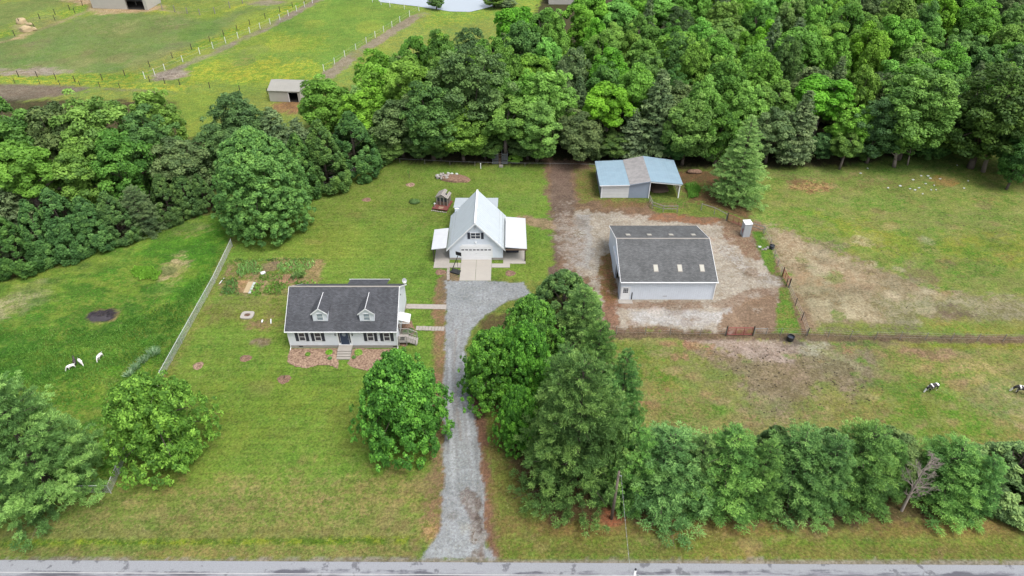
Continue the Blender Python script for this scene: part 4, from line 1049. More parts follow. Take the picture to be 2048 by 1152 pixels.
# ------------------------------------------------------------------ grey-roofed barn
def barn():
    X0, X1, Y0, Y1 = 14.62, 27.32, 74.25, 87.5
    YC = (Y0 + Y1) / 2; ez, rz = 3.3, 5.55
    h = empty("barn", ((X0 + X1) / 2, Y0, 0), "pale blue metal barn with grey shingle roof and skylight panels in the gravel yard", "barn")
    sl = (rz - ez) / (YC - Y0)
    MB().box(X0, X1, Y0, Y0 + 0.12, 0.0, ez - 0.08).build("wall", MT['barn_metal'], h)
    MB().box(X0, X1, Y1 - 0.12, Y1, 0.0, ez - 0.08).build("wall", MT['barn_metal'], h)
    MB().prism([(X1 - 0.12, Y0 + 0.121, 0), (X1 - 0.12, Y1 - 0.121, 0), (X1 - 0.12, Y1 - 0.121, ez), (X1 - 0.12, YC, rz - 0.12), (X1 - 0.12, Y0 + 0.121, ez)], (0.12, 0, 0)).build("wall", MT['barn_metal_y'], h)
    # left gable with the sliding-door opening
    o0, o1, oh = 75.9, 79.0, 3.0
    def zr(y): return rz - 0.12 - sl * abs(y - YC)
    m = MB()
    m.prism([(X0, Y0 + 0.121, 0), (X0, o0, 0), (X0, o0, zr(o0)), (X0, Y0 + 0.121, zr(Y0 + 0.121))], (0.12, 0, 0))
    m.prism([(X0, o0, oh), (X0, o1, oh), (X0, o1, zr(o1)), (X0, o0, zr(o0))], (0.12, 0, 0))
    m.prism([(X0, o1, 0), (X0, Y1 - 0.121, 0), (X0, Y1 - 0.121, zr(Y1)), (X0, YC, zr(YC)), (X0, o1, zr(o1))], (0.12, 0, 0))
    m.build("gable_wall", MT['barn_metal_y'], h)
    d = MB().box(X0 - 0.10, X0 - 0.05, 79.05, 82.2, 0.08, 2.95).build("sliding_door", MT['barn_metal_y'], h)
    MB().box(X0 - 0.2, X0 - 0.003, 75.4, 82.6, 2.98, 3.14).build("door_track", MT['white'], h)
    MB().box(X0 + 0.13, X1 - 0.13, Y0 + 0.13, Y1 - 0.13, -0.02, 0.03).build("floor", MT['conc_dark'], h)
    m = MB(); ov = 0.28
    for s in (-1, 1):
        yo = YC + s * (YC - Y0 + ov); zo = rz - sl * (YC - Y0 + ov)
        a, b = (yo, YC) if s < 0 else (YC, yo); za, zb = (zo, rz) if s < 0 else (rz, zo)
        m.slab([(X0 - 0.12, a, za), (X1 + 0.12, a, za), (X1 + 0.12, b, zb), (X0 - 0.12, b, zb)], 0.1)
    rf = m.build("roof", MT['roof_barn'], h)
    MB().box(X0 - 0.12, X1 + 0.12, YC - 0.09, YC + 0.09, rz - 0.02, rz + 0.035).build("ridge_cap", MT['conc_dark'], rf)
    zo = rz - sl * (YC - Y0 + ov)
    MB().box(X0 - 0.13, X1 + 0.22, Y0 - ov - 0.12, Y0 - ov - 0.003, zo - 0.12, zo - 0.0).build("gutter", MT['white'], h)
    MB().box(X1 - 0.08, X1 + 0.04, Y0 - 0.1, Y0 - 0.003, 0.0, zo - 0.12).build("downspout", MT['white'], h)
    for xx in (X0 - 0.17, X1 + 0.123):
        m = MB()
        for s in (-1, 1):
            ye = YC + s * (YC - Y0 + ov)
            m.hexa([(xx, YC, rz - 0.18), (xx + 0.047, YC, rz - 0.18), (xx + 0.047, ye, zo - 0.18), (xx, ye, zo - 0.18)], [(xx, YC, rz + 0.01), (xx + 0.047, YC, rz + 0.01), (xx + 0.047, ye, zo + 0.01), (xx, ye, zo + 0.01)])
        m.build("rake_board", MT['white'], h)
    # skylight panels
    def sky_panel(uc, vc, hw, hl, s):
        # on the roof plane z = rz - sl*|y-YC|
        b = (576 - vc) / FPX; k = (-SP + b * CP) / (CP + b * SP)
        y = (rz - HC - sl * YC) / (k - sl) if s < 0 else (rz - HC + sl * YC) / (k + sl)
        z = rz - sl * abs(y - YC); x = xat(uc, y, z)
        m = MB()
        q = [(x - hw, y - hl, z - (-s) * (-1) * 0), (x + hw, y - hl, z), (x + hw, y + hl, z), (x - hw, y + hl, z)]
        q = [(px, py, rz - sl * abs(py - YC) + 0.09) for px, py, _ in q]
        m.slab(q, 0.1); o = m.build("skylight", MT['conc_dark'], h); o.parent = rf
        m = MB(); q = [(px * 0 + (x + (px - x) * 0.8), y + (py - y) * 0.86, 0) for px, py, _ in q]
        q = [(px, py, rz - sl * abs(py - YC) + 0.1) for px, py, _ in q]
        m.slab(q, 0.006); p = m.build("skylight_panel", MT['skylight'], h); p.parent = rf
    MT['skylight'] = plain("cream_skylight_plastic", (0.36, 0.35, 0.30), 0.5, 0.08, 2)
    for uc in (1311.5, 1359.5, 1404): sky_panel(uc, 537, 0.31, 0.55, -1)
    for uc in (1256, 1298.5, 1342, 1386.5): sky_panel(uc, 470, 0.31, 0.42, 1)
    # walk-in door on the front with nine lights
    xd = xat(1250.5, Y0, 1.0)
    d = MB().box(xd - 0.55, xd + 0.55, Y0 - 0.04, Y0 - 0.003, 0.05, 2.15).build("door", MT['white'], h)
    MB().box(xd - 0.62, xd - 0.553, Y0 - 0.06, Y0 - 0.003, 0.0, 2.22).box(xd + 0.553, xd + 0.62, Y0 - 0.06, Y0 - 0.003, 0.0, 2.22).box(xd - 0.553, xd + 0.553, Y0 - 0.06, Y0 - 0.003, 2.153, 2.22).build("door_frame", MT['white'], h)
    m = MB()
    for i in range(3):
        for j in range(3): m.box(xd - 0.33 + i * 0.23, xd - 0.13 + i * 0.23, Y0 - 0.048, Y0 - 0.041, 1.2 + j * 0.27, 1.42 + j * 0.27)
    w = m.build("door_lights", MT['glass'], h); w.parent = d
    MB().box(xd + 0.88, xd + 0.98, Y0 - 0.09, Y0 - 0.003, 0.1, 1.25).build("downpipe", MT['rubber'], h)
    xv = xat(1330, Y0, 0.6); MB().box(xv - 0.3, xv + 0.25, Y0 - 0.03, Y0 - 0.003, 0.55, 0.68).build("vent", MT['steel'], h)
    MB().box(xd - 0.9, xd + 1.0, Y0 - 0.9, Y0 - 0.07, -0.04, 0.05).build("door_step", MT['conc_dark'], h)
barn()

# ------------------------------------------------------------------ blue-roofed shed
def blue_shed():
    Y0, Y1 = 101.2, 109.6
    xa, xb, xc, xd = 14.75, 19.35, 22.72, 27.75
    za, zb, zc, zd = 2.5, 2.62, 3.3, 2.75
    h = empty("machine_shed", ((xa + xd) / 2, Y0, 0), "shed with blue and grey patched metal roof and an open bay by the woods", "shed")
    MB().box(xa + 0.25, xb, Y0, Y0 + 0.1, 0, zb - 0.15).build("bay_door", MT['white_door'], h)
    MB().prism([(xb + 0.003, Y0 - 0.02, 0), (xc, Y0 - 0.02, 0), (xc, Y0 - 0.02, zc - 0.12), (xb + 0.003, Y0 - 0.02, zb - 0.12)], (0, 0.1, 0)).build("front_wall", MT['shed_grey'], h)
    MB().box(xa, xa + 0.1, Y0, Y1, 0, za - 0.12).build("side_wall", MT['shed_grey'], h)
    MB().prism([(xa + 0.1, Y1 - 0.1, 0), (xd, Y1 - 0.1, 0), (xd, Y1 - 0.1, zd - 0.12), (xc, Y1 - 0.1, zc - 0.12), (xb, Y1 - 0.1, zb - 0.12), (xa + 0.1, Y1 - 0.1, za - 0.12)], (0, 0.1, 0)).build("back_wall", MT['shed_grey'], h)
    MB().box(xc - 0.1, xc - 0.002, Y0 + 0.081, Y1 - 0.101, 0, zc - 0.3).build("inner_wall", MT['brownwood'], h)
    m = MB()
    for k in range(4): m.box(xd - 0.08, xd - 0.02, Y0 + 0.2, Y1 - 0.15, 0.35 + 0.55 * k, 0.60 + 0.55 * k)
    m.build("side_boards", MT['railwood'], h)
    for yy in (Y0 - 0.05, Y0 + 3.9, Y1 - 0.3): MB().box(xd - 0.16 if yy < Y0 else xd - 0.22, xd + 0.0 if yy < Y0 else xd - 0.085, yy, yy + 0.15, 0, zd - 0.12).build("bay_post", MT['white'] if yy < Y0 else MT['railwood'], h)
    MB().prism([(xc + 0.003, Y0 - 0.25, zc - 0.30), (xd + 0.15, Y0 - 0.25, zd - 0.28), (xd + 0.15, Y0 - 0.25, zd - 0.09), (xc + 0.003, Y0 - 0.25, zc - 0.105)], (0, 0.1, 0)).build("bay_beam", MT['white'], h)
    MB().box(xc - 0.06, xc + 0.06, Y0 - 0.16, Y0 - 0.021, 0, zc - 0.31).build("bay_post", MT['white'], h)
    MB().box(xa, xa + 0.22, Y0 - 0.05, Y0 - 0.001, 0, za - 0.12).build("corner_post", MT['white'], h)
    yf, yb = Y0 - 0.3, Y1 + 0.2
    MB().slab([(xa - 0.35, yf, za), (xb, yf, zb), (xb - 0.1, yb - 0.2, zb), (xa - 0.35, yb - 0.4, za)], 0.09).build("roof_panel", MT['blue_roof'], h)
    MB().slab([(xb + 0.002, yf, zb + 0.04), (xc, yf, zc), (xc, yb, zc), (xb - 0.098, yb - 0.2, zb + 0.04)], 0.09).build("roof_panel", MT['rust_roof'], h)["label"] = "rusty grey middle roof panel"
    MB().slab([(xc + 0.002, yf, zc), (xd + 0.3, yf, zd), (xd + 0.3, yb - 0.5, zd), (xc + 0.002, yb, zc)], 0.09).build("roof_panel", MT['blue_roof'], h)
    MB().hexa([(xa - 0.36, yf - 0.05, za - 0.12), (xb, yf - 0.05, zb - 0.12), (xb, yf - 0.003, zb - 0.12), (xa - 0.36, yf - 0.003, za - 0.12)], [(xa - 0.36, yf - 0.05, za), (xb, yf - 0.05, zb), (xb, yf - 0.003, zb), (xa - 0.36, yf - 0.003, za)]).build("fascia", MT['white'], h)
    MB().hexa([(xb + 0.01, yf - 0.04, zb - 0.10), (xc, yf - 0.04, zc - 0.12), (xc, yf - 0.003, zc - 0.12), (xb + 0.01, yf - 0.003, zb - 0.10)], [(xb + 0.01, yf - 0.04, zb + 0.04), (xc, yf - 0.04, zc), (xc, yf - 0.003, zc), (xb + 0.01, yf - 0.003, zb + 0.04)]).build("fascia", MT['shed_grey'], h)
    # hay and litter inside the open bay
    x0 = (xc + xd) / 2
    random.seed(3)
MT['white_door'] = striped("white_roll_door", kw((0.76, 0.77, 0.77)), 2, 0.6, 0.4, 0.86)
blue_shed()

def lump_mesh(c, r, n, seed, squash=0.6, sub=2, amp=0.35):
    bm = bmesh.new(); bmesh.ops.create_icosphere(bm, subdivisions=sub, radius=1.0)
    rnd = random.Random(seed); ph = [rnd.uniform(0, 6.28) for _ in range(6)]
    vs_, fs = [], []
    for v in bm.verts:
        p = v.co
        k = 1 + amp * (math.sin(p.x * 3 + ph[0]) * 0.4 + math.sin(p.y * 3.7 + ph[1]) * 0.35 + math.sin(p.z * 4.3 + ph[2]) * 0.25 + math.sin((p.x + p.y) * 6 + ph[3]) * 0.2)
        vs_.append((c[0] + p.x * r[0] * k, c[1] + p.y * r[1] * k, c[2] + p.z * r[2] * k * squash))
    fs = [tuple(v.index for v in f.verts) for f in bm.faces]; bm.free()
    return vs_, fs

def lump(m, c, r, seed, squash=0.6, sub=2, amp=0.35):
    v, f = lump_mesh(c, r if isinstance(r, tuple) else (r, r, r), 0, seed, squash, sub, amp)
    n = len(m.v); m.v += v; m.f += [tuple(n + i for i in q) for q in f]

tag(MB().tube((22, 104, -0.5), (22, 104, -0.4), 0.01).build("litter_pile", MT['hay']), "x", "x") if False else None
m = MB(); lump(m, (25.0, 104.2, 0.0), (1.7, 1.5, 0.6), 5, 0.8, 3, 0.3)
tag(m.build("bedding_heap", MT['brownwood'], smooth=True), "low heap of brown bedding inside the open bay of the blue-roofed shed", "straw heap")

# ------------------------------------------------------------------ run-in sheds and other outbuildings
def gable_shed(name, label, x0, x1, y0, y1, ez, rz, wallm, roofm, door=None, rz_rot=0, trimm=None, cat="shed"):
    """ridge along x; door=(xa,xb,h) opening in the front"""
    h = empty(name, ((x0 + x1) / 2, y0, 0), label, cat)
    cx, cy = h.location.x, h.location.y
    yc = (y0 + y1) / 2; t = 0.12
    m = MB()
    if door:
        a, b, dh = door
        m.box(x0, a, y0, y0 + t, 0, ez - 0.05).box(a, b, y0, y0 + t, dh, ez - 0.05)
        if b < x1 - 0.01: m.box(b, x1, y0, y0 + t, 0, ez - 0.05)
    else: m.box(x0, x1, y0, y0 + t, 0, ez - 0.05)
    m.box(x0, x1, y1 - t, y1, 0, ez - 0.05)
    for xx in (x0, x1 - t): m.prism([(xx, y0 + t, 0), (xx, y1 - t, 0), (xx, y1 - t, ez), (xx, yc, rz - 0.1), (xx, y0 + t, ez)], (t, 0, 0))
    m.build("wall", wallm, h)
    m = MB(); sl = (rz - ez) / (yc - y0)
    for s in (-1, 1):
        yo = yc + s * (yc - y0 + 0.2); zo = rz - sl * (yc - y0 + 0.2); a, b = (yo, yc) if s < 0 else (yc, yo); za, zb = (zo, rz) if s < 0 else (rz, zo)
        m.slab([(x0 - 0.15, a, za), (x1 + 0.15, a, za), (x1 + 0.15, b, zb), (x0 - 0.15, b, zb)], 0.08)
    m.build("roof", roofm, h)
    if door:
        a, b, dh = door
        MB().box(a - 0.12, a - 0.003, y0 - 0.04, y0 - 0.003, 0, dh + 0.1).box(a, b + (0.1 if b < x1 - 0.2 else 0), y0 - 0.04, y0 - 0.003, dh + 0.003, dh + 0.1).build("door_trim", trimm or MT['white'], h)
        MB().box(x0 + t + 0.01, x1 - t - 0.01, y0 + t + 0.01, y1 - t - 0.01, -0.02, 0.06).build("floor", MT['dark'], h)
    h.rotation_euler = (0, 0, rz_rot)
    return h
gable_shed("run_in_shed", "beige metal shed with dark open doorway beside the yellow-flowered meadow", -51.1, -44.4, 140.6, 146.6, 2.5, 3.6, MT['beige_wall'], MT['beige_roof'], (-46.8, -44.9, 2.1), math.radians(-5))
p = g(425 / 2, 8)
gable_shed("paddock_barn", "grey-white barn with open doorway cut off by the top left of the photo", -119.5, -103.0, 205.5, 213, 4.6, 6.5, MT['beige_wall'], MT['beige_roof'], (-108.9, -103.9, 4.1), math.radians(-6), MT['postdark'], "barn")
gable_shed("teal_roof_shed", "pale shed with a teal metal roof peeping over the woods by the pond", 10.6, 18.5, 210, 216, 3.2, 4.6, MT['beige_wall'], MT['teal'])

def play_house():
    c = g(886, 412)
    h = empty("potting_house", (c.x, c.y, 0), "small weathered wooden house with slatted roof on a red-brown deck", "playhouse", rz=math.radians(-14))
    m = MB().box(-1.35, 1.25, -1.6, 1.5, 0.22, 0.32)
    for xx in (-1.2, 1.1):
        for yy in (-1.4, 1.3): m.box(xx - 0.08, xx + 0.08, yy - 0.08, yy + 0.08, 0, 0.22)
    m.build("deck", MT['redwood'], h, local=True)
    m = MB()
    for xx in (-0.9, -0.3, 0.3, 0.9):
        for yy in (-0.3, 1.3): m.box(xx - 0.06, xx + 0.06, yy - 0.06, yy + 0.06, 0.321, 1.75)
    for xx in (-0.9, 0.9):
        m.box(xx - 0.06, xx + 0.06, 0.5, 0.6, 0.321, 1.75)
    m.build("frame", MT['greywood'], h, local=True)
    MB().box(-0.84, 0.84, -0.28, 1.28, 0.33, 0.95).build("lower_wall", MT['brownwood'], h, local=True)
    MB().box(-0.80, 0.80, -0.24, 1.24, 0.951, 1.7).build("window", MT['glass'], h, local=True)
    m = MB(); m.prism([(-0.95, -0.36, 1.75), (0.95, -0.36, 1.75), (0, -0.36, 2.32)], (0, 0.06, 0))
    for s in (-1, 1):
        for k in range(5):
            f0 = k / 5; f1 = (k + 0.86) / 5
            x0, x1 = s * 1.12 * f0, s * 1.12 * f1; z0, z1 = 2.42 - 0.66 * f0, 2.42 - 0.66 * f1
            if s > 0 and k in (2,): 
                m.slab([(x0, -0.5, z0), (x1, -0.5, z1), (x1, 0.2, z1), (x0, 0.2, z0)], 0.04); continue
            m.slab([(x0, -0.5, z0), (x1, -0.5, z1), (x1, 1.5, z1), (x0, 1.5, z0)], 0.04)
    m.build("roof", MT['greywood'], h, local=True)
    MB().box(-0.35, 0.45, -1.45, -0.75, 0.33, 0.36).build("hatch_frame", MT['mulch_pale'], h, local=True)
    MB().tube((-1.0, -1.1, 0.32), (-1.0, -1.1, 0.95), 0.04).tube((-1.0, -1.1, 0.95), (-1.0, -1.1, 1.12), 0.2, 0.05).build("lantern", MT['rock_white'], h, local=True)
    m = MB()
    rnd = random.Random(8)
    for k in range(9): lump(m, (-1.3 + k * 0.3, -1.85 + rnd.uniform(-.06, .06), 0.06), 0.13, k, 0.7, 1)
    tag(m.build("stone_edging", MT['stone'], h, local=True))
play_house()

# small things ------------------------------------------------------------------
def cabinet():
    c = g(1490, 474)
    h = empty("utility_cabinet", (c.x + 0.1, c.y + 0.45, 0), "tall narrow pale grey cabinet with a red panel, standing at the yard fence", "cabinet", rz=math.radians(6))
    MB().box(-0.55, 0.55, -0.5, 0.6, 0.0, 2.3).build("body", MT['box_grey'], h, local=True)
    MB().slab([(-0.6, -0.56, 2.36), (0.6, -0.56, 2.36), (0.6, 0.66, 2.44), (-0.6, 0.66, 2.44)], 0.07).build("lid", MT['white'], h, local=True)
    MB().box(-0.575, -0.552, -0.2, 0.1, 0.9, 1.35).box(-0.575, -0.552, -0.1, 0.0, 0.5, 0.9).build("red_panel", MT['redgate'], h, local=True)
    MB().box(-0.01, 0.01, -0.512, -0.503, 0.1, 2.2).box(0.08, 0.11, -0.54, -0.503, 1.0, 1.25).build("handle", MT['steel'], h, local=True)
MT['box_grey'] = plain("pale_grey_paint", kw((0.47, 0.50, 0.52)), 0.5, 0.08)
cabinet()

def barrel(u, v, r, hh, label, name="trough_barrel"):
    c = g(u, v); N = 20
    h = empty(name, (c.x, c.y, 0), label, "barrel")
    m = MB(); prof = [(r * 0.88, 0.0), (r * 0.97, hh * 0.3), (r, hh * 0.6), (r, hh), (r * 1.04, hh), (r * 1.04, hh + 0.04), (r * 0.93, hh + 0.04), (r * 0.9, hh * 0.35)]
    n0 = 0
    for rr, z in prof:
        for i in range(N): m.v.append((rr * math.cos(2 * math.pi * i / N), rr * math.sin(2 * math.pi * i / N), z))
    for k in range(len(prof) - 1):
        for i in range(N):
            j = (i + 1) % N; m.f.append((k * N + i, k * N + j, (k + 1) * N + j, (k + 1) * N + i))
    m.f.append(tuple(range(N - 1, -1, -1))); m.f.append(tuple((len(prof) - 1) * N + i for i in range(N)))
    m.build("tub", MT['rubber'], h, local=True)
    MB().tube((0, 0, hh * 0.7), (0, 0, hh * 0.72), r * 0.9, seg=20).build("water_surface", MT['glass'], h, local=True)
barrel(1580, 680, 0.45, 0.62, "round black tub on the muddy ground right of the red gate")
barrel(1543, 497, 0.38, 0.55, "round black tub by the yard fence on the narrow grass strip")

def hoop():
    c = g(911, 545)
    h = empty("basketball_hoop", (c.x, c.y, 0), "portable black basketball hoop leaning beside the garage apron", "basketball hoop", rz=math.radians(-25))
    MB().prism([(-0.75, -0.35, 0), (0.75, -0.35, 0), (0.6, 0.55, 0), (-0.6, 0.55, 0)], (0, 0, 0.2)).build("base", MT['rubber'], h, local=True)
    MB().tube((-0.55, -0.1, 0.2), (0.05, 1.0, 2.5), 0.06, 0.05).tube((0.5, -0.1, 0.2), (0.0, 0.75, 1.6), 0.03).build("pole", MT['black'], h, local=True)
    MB().box(-0.45, 0.45, 1.12, 1.16, 2.25, 2.85).build("backboard", MT['black'], h, local=True)
    m = MB()
    for i in range(12):
        a, b = 2 * math.pi * i / 12, 2 * math.pi * (i + 1) / 12
        m.tube((0.22 * math.cos(a), 1.4 + 0.22 * math.sin(a), 2.35), (0.22 * math.cos(b), 1.4 + 0.22 * math.sin(b), 2.35), 0.015, seg=5)
    m.build("rim", MT['redgate'], h, local=True)
hoop()

def sofa():
    h = empty("outdoor_sofa", (0.05, 85.6, 0.045), "dark grey outdoor sofa under the right lean-to of the garage", "sofa")
    MB().box(-0.95, 0.95, -0.4, 0.45, 0.1, 0.42).box(-0.95, 0.95, 0.3, 0.45, 0.421, 0.85).box(-0.95, -0.8, -0.4, 0.3, 0.421, 0.65).box(0.8, 0.95, -0.4, 0.3, 0.421, 0.65).build("frame", MT['shutter'], h, local=True)
    for s in (-1, 1): MB().box(min(s * 0.02, s * 0.78), max(s * 0.02, s * 0.78), -0.38, 0.28, 0.425, 0.56).build("cushion", MT['cush'], h, local=True)
MT['cush'] = plain("grey_cushion", kw((0.16, 0.17, 0.19)), 0.9, 0.1)
sofa()

def fire_pit():
    c = g(495, 631)
    h = empty("planter_slab", (c.x, c.y, 0), "pale concrete slab with a round hole of dead stems, left of the house", "planter")
    m = MB(); N = 24; R0 = 0.42; sx, sy = 0.85, 0.75; Z = 0.14
    rim = []
    for i in range(N):
        a = 2 * math.pi * (i + 0.5) / N; ca, sa = math.cos(a), math.sin(a)
        k = 1 / max(abs(ca) ** 4 + abs(sa) ** 4, 1e-6) ** 0.25
        rim.append((ca * k * sx, sa * k * sy))
    for ring in (0, 1, 2, 3):
        for i in range(N):
            a = 2 * math.pi * (i + 0.5) / N
            if ring == 0: m.v.append((rim[i][0], rim[i][1], -0.02))
            if ring == 1: m.v.append((rim[i][0], rim[i][1], Z))
            if ring == 2: m.v.append((R0 * math.cos(a), R0 * math.sin(a) * 0.8, Z))
            if ring == 3: m.v.append((R0 * math.cos(a), R0 * math.sin(a) * 0.8, 0.02))
    for k in range(3):
        for i in range(N):
            j = (i + 1) % N; m.f.append((k * N + i, k * N + j, (k + 1) * N + j, (k + 1) * N + i))
    m.build("slab", MT['concrete'], h, local=True)
    m = MB(); m.tube((0, 0, 0.0), (0, 0, 0.03), 0.4, seg=16); m.build("soil", MT['mulch'], h, local=True)
    m = MB(); rnd = random.Random(2)
    for k in range(14):
        a = rnd.uniform(0, 6.28); m.tube((rnd.uniform(-.2, .2), rnd.uniform(-.15, .15), 0.02), (0.35 * math.cos(a), 0.3 * math.sin(a), rnd.uniform(.15, .35)), 0.012, 0.004, 4)
    m.build("dead_stems", MT['brownwood'], h, local=True)
fire_pit()

def pipe(u, v, du, dv, r, z, label, mat='white'):
    a = g(u, v); b = g(u + du, v + dv)
    m = MB().tube((0, 0, r), (b.x - a.x, b.y - a.y, z), r, r, 10).tube((b.x - a.x, b.y - a.y, z), (b.x - a.x, b.y - a.y, z + 0.01), r * 1.3, r * 1.3, 10)
    o = m.build("pipe", MT[mat]); o.location = (a.x, a.y, 0)
    tag(o, label, "pipe")
pipe(542, 648, 0.6, -6, 0.07, 0.3, "short white pipe standing out of the bare patch left of the house, the right one")
pipe(524, 646, 1.5, -2.5, 0.10, 0.25, "stubby white pipe end in the bare patch left of the house, the left one")
pipe(439, 568, 9, -11, 0.05, 0.06, "white plastic pipe lying on the grass at the garden's left edge")
c = g(961.5, 337); m = MB().box(-0.06, 0.06, -0.06, 0.06, 0, 0.95).box(-0.09, 0.09, -0.09, 0.09, 0.951, 1.02); o = m.build("marker_post", MT['white']); o.location = (c.x, c.y, 0); tag(o, "small white marker post at the back of the lawn below the woods", "post")

def disc_bed(u, v, ru, rv, label, mat='mulch', hgt=0.1, seed=0, grass=True):
    c = g(u, v); a = abs(g(u + ru, v).x - c.x); b = abs(g(u, v - rv).y - g(u, v + rv).y) / 2
    rnd = random.Random(seed); m = MB(); N = 28; R = 5
    ph = [rnd.uniform(0, 6.28) for _ in range(3)]
    m.v.append((0, 0, hgt))
    for k in range(1, R + 1):
        f = k / R
        for i in range(N):
            an = 2 * math.pi * i / N; w = 1 + 0.08 * math.sin(3 * an + ph[0]) + 0.06 * math.sin(7 * an + ph[1]) + rnd.uniform(-.04, .04)
            m.v.append((a * f * w * math.cos(an), b * f * w * math.sin(an), (hgt * (1 - f * f) + rnd.uniform(0, 0.03)) if k < R else -0.05))
    for i in range(N): m.f.append((0, 1 + i, 1 + (i + 1) % N))
    for k in range(R - 1):
        for i in range(N):
            j = (i + 1) % N; m.f.append((1 + k * N + i, 1 + (k + 1) * N + i, 1 + (k + 1) * N + j, 1 + k * N + j))
    h = empty("mulch_ring", (c.x, c.y, 0), label, "mulch ring")
    m.build("mulch_mound", MT[mat], h, smooth=True, local=True)
    return h, a, b
def sapling(par, hh, n, r, mat, seed):
    rnd = np.random.RandomState(seed); m = MB()
    tips = []
    for k in range(n):
        a = rnd.uniform(0, 6.28); t = (r * math.cos(a) * rnd.uniform(.4, 1), r * math.sin(a) * rnd.uniform(.4, 1), hh * rnd.uniform(.45, 1))
        m.tube((0, 0, 0.0), t, 0.015, 0.006, 4); tips.append(t)
    m.build("stem", MT['bark'], par, local=True)
    if mat:
        T = np.array(tips); C = T[rnd.randint(0, len(T), 220)] * (1 - 0.35 * rnd.rand(220, 1)) + rnd.normal(0, 0.07, (220, 3))
        leaf_obj("foliage", C, rnd.normal(0, 1, (220, 3)) + (0, 0, 0.7), 0.09, 0.6, rnd.rand(220), mat, par, rnd)

def leaf_obj(name, C, N, size, aspect, tone, mat, parent, rnd, long_along_n=False):
    n = len(C)
    N = N / (np.linalg.norm(N, axis=1, keepdims=True) + 1e-9)
    R = rnd.normal(0, 1, (n, 3)); T = np.cross(N, R); T /= (np.linalg.norm(T, axis=1, keepdims=True) + 1e-9)
    B = np.cross(N, T)
    s = (size * (0.7 + 0.6 * rnd.rand(n)))[:, None]
    if long_along_n:      # needles / blades: long axis follows N
        a, b = N, T
        V = np.stack([C - a * s * 0.4, C + b * s * aspect * 0.5, C + a * s * 0.75, C - b * s * aspect * 0.5], 1)
    else:
        V = np.stack([C - T * s * 0.6, C - B * s * aspect * 0.6, C + T * s * 0.6, C + B * s * aspect * 0.6 + N * s * 0.12], 1)
    F = np.arange(4 * n).reshape(n, 4)
    return np_mesh(name, V.reshape(-1, 3), F, mat if not isinstance(mat, str) else MT[mat], tone, parent)

for i, (u, v, ru, rv, lab, sap) in enumerate([
        (396, 731, 10, 8, "faded mulch ring with a small stump, nearest the chain-link fence", None), (491, 716, 12, 7, "round mulch ring on the lawn left of the house front", None),
        (568, 758, 14, 9, "mulch ring with dead stems on the lawn in front of the house", 'dead'), (881, 544, 11, 6, "mulch ring left of the basketball hoop", None),
        (1020.5, 546, 10.5, 6, "mulch ring on the grass right of the garage apron", None), (733, 399, 9, 4, "small mulch ring at the far middle of the back lawn", None),
        (821, 369, 9, 4, "pale bare ring with a green sapling behind it near the rock pile", 'green')]):
    h, a, b = disc_bed(u, v, ru, rv, lab, 'mulch' if i not in (0, 6) else 'mulch_pale', 0.1, i)
    if sap == 'dead': sapling(h, 0.9, 9, 0.4, None, 4)
c = g(819, 356); t = empty("sapling", (c.x, c.y, 0), "thin green sapling on the back lawn left of the rock pile", "sapling"); sapling(t, 2.0, 6, 0.35, 'leaf_bright', 5)
c = g(829, 405); t = empty("shrub", (c.x, c.y, 0), "low dark green shrub on the back lawn left of the garage", "shrub")
rr = np.random.RandomState(6); C = rr.normal(0, 1, (900, 3)); C /= np.linalg.norm(C, axis=1, keepdims=True); C = C * (0.9, 0.6, 0.35) * (0.7 + 0.35 * rr.rand(900, 1)) + (0, 0, 0.25)
leaf_obj("foliage", C, C + (0, 0, 0.4), 0.17, 0.6, rr.rand(900), 'leaf_dark', t, rr)
MB().tube((0, 0, 0), (0, 0, 0.3), 0.04, 0.02).build("stem", MT['bark'], t, local=True)

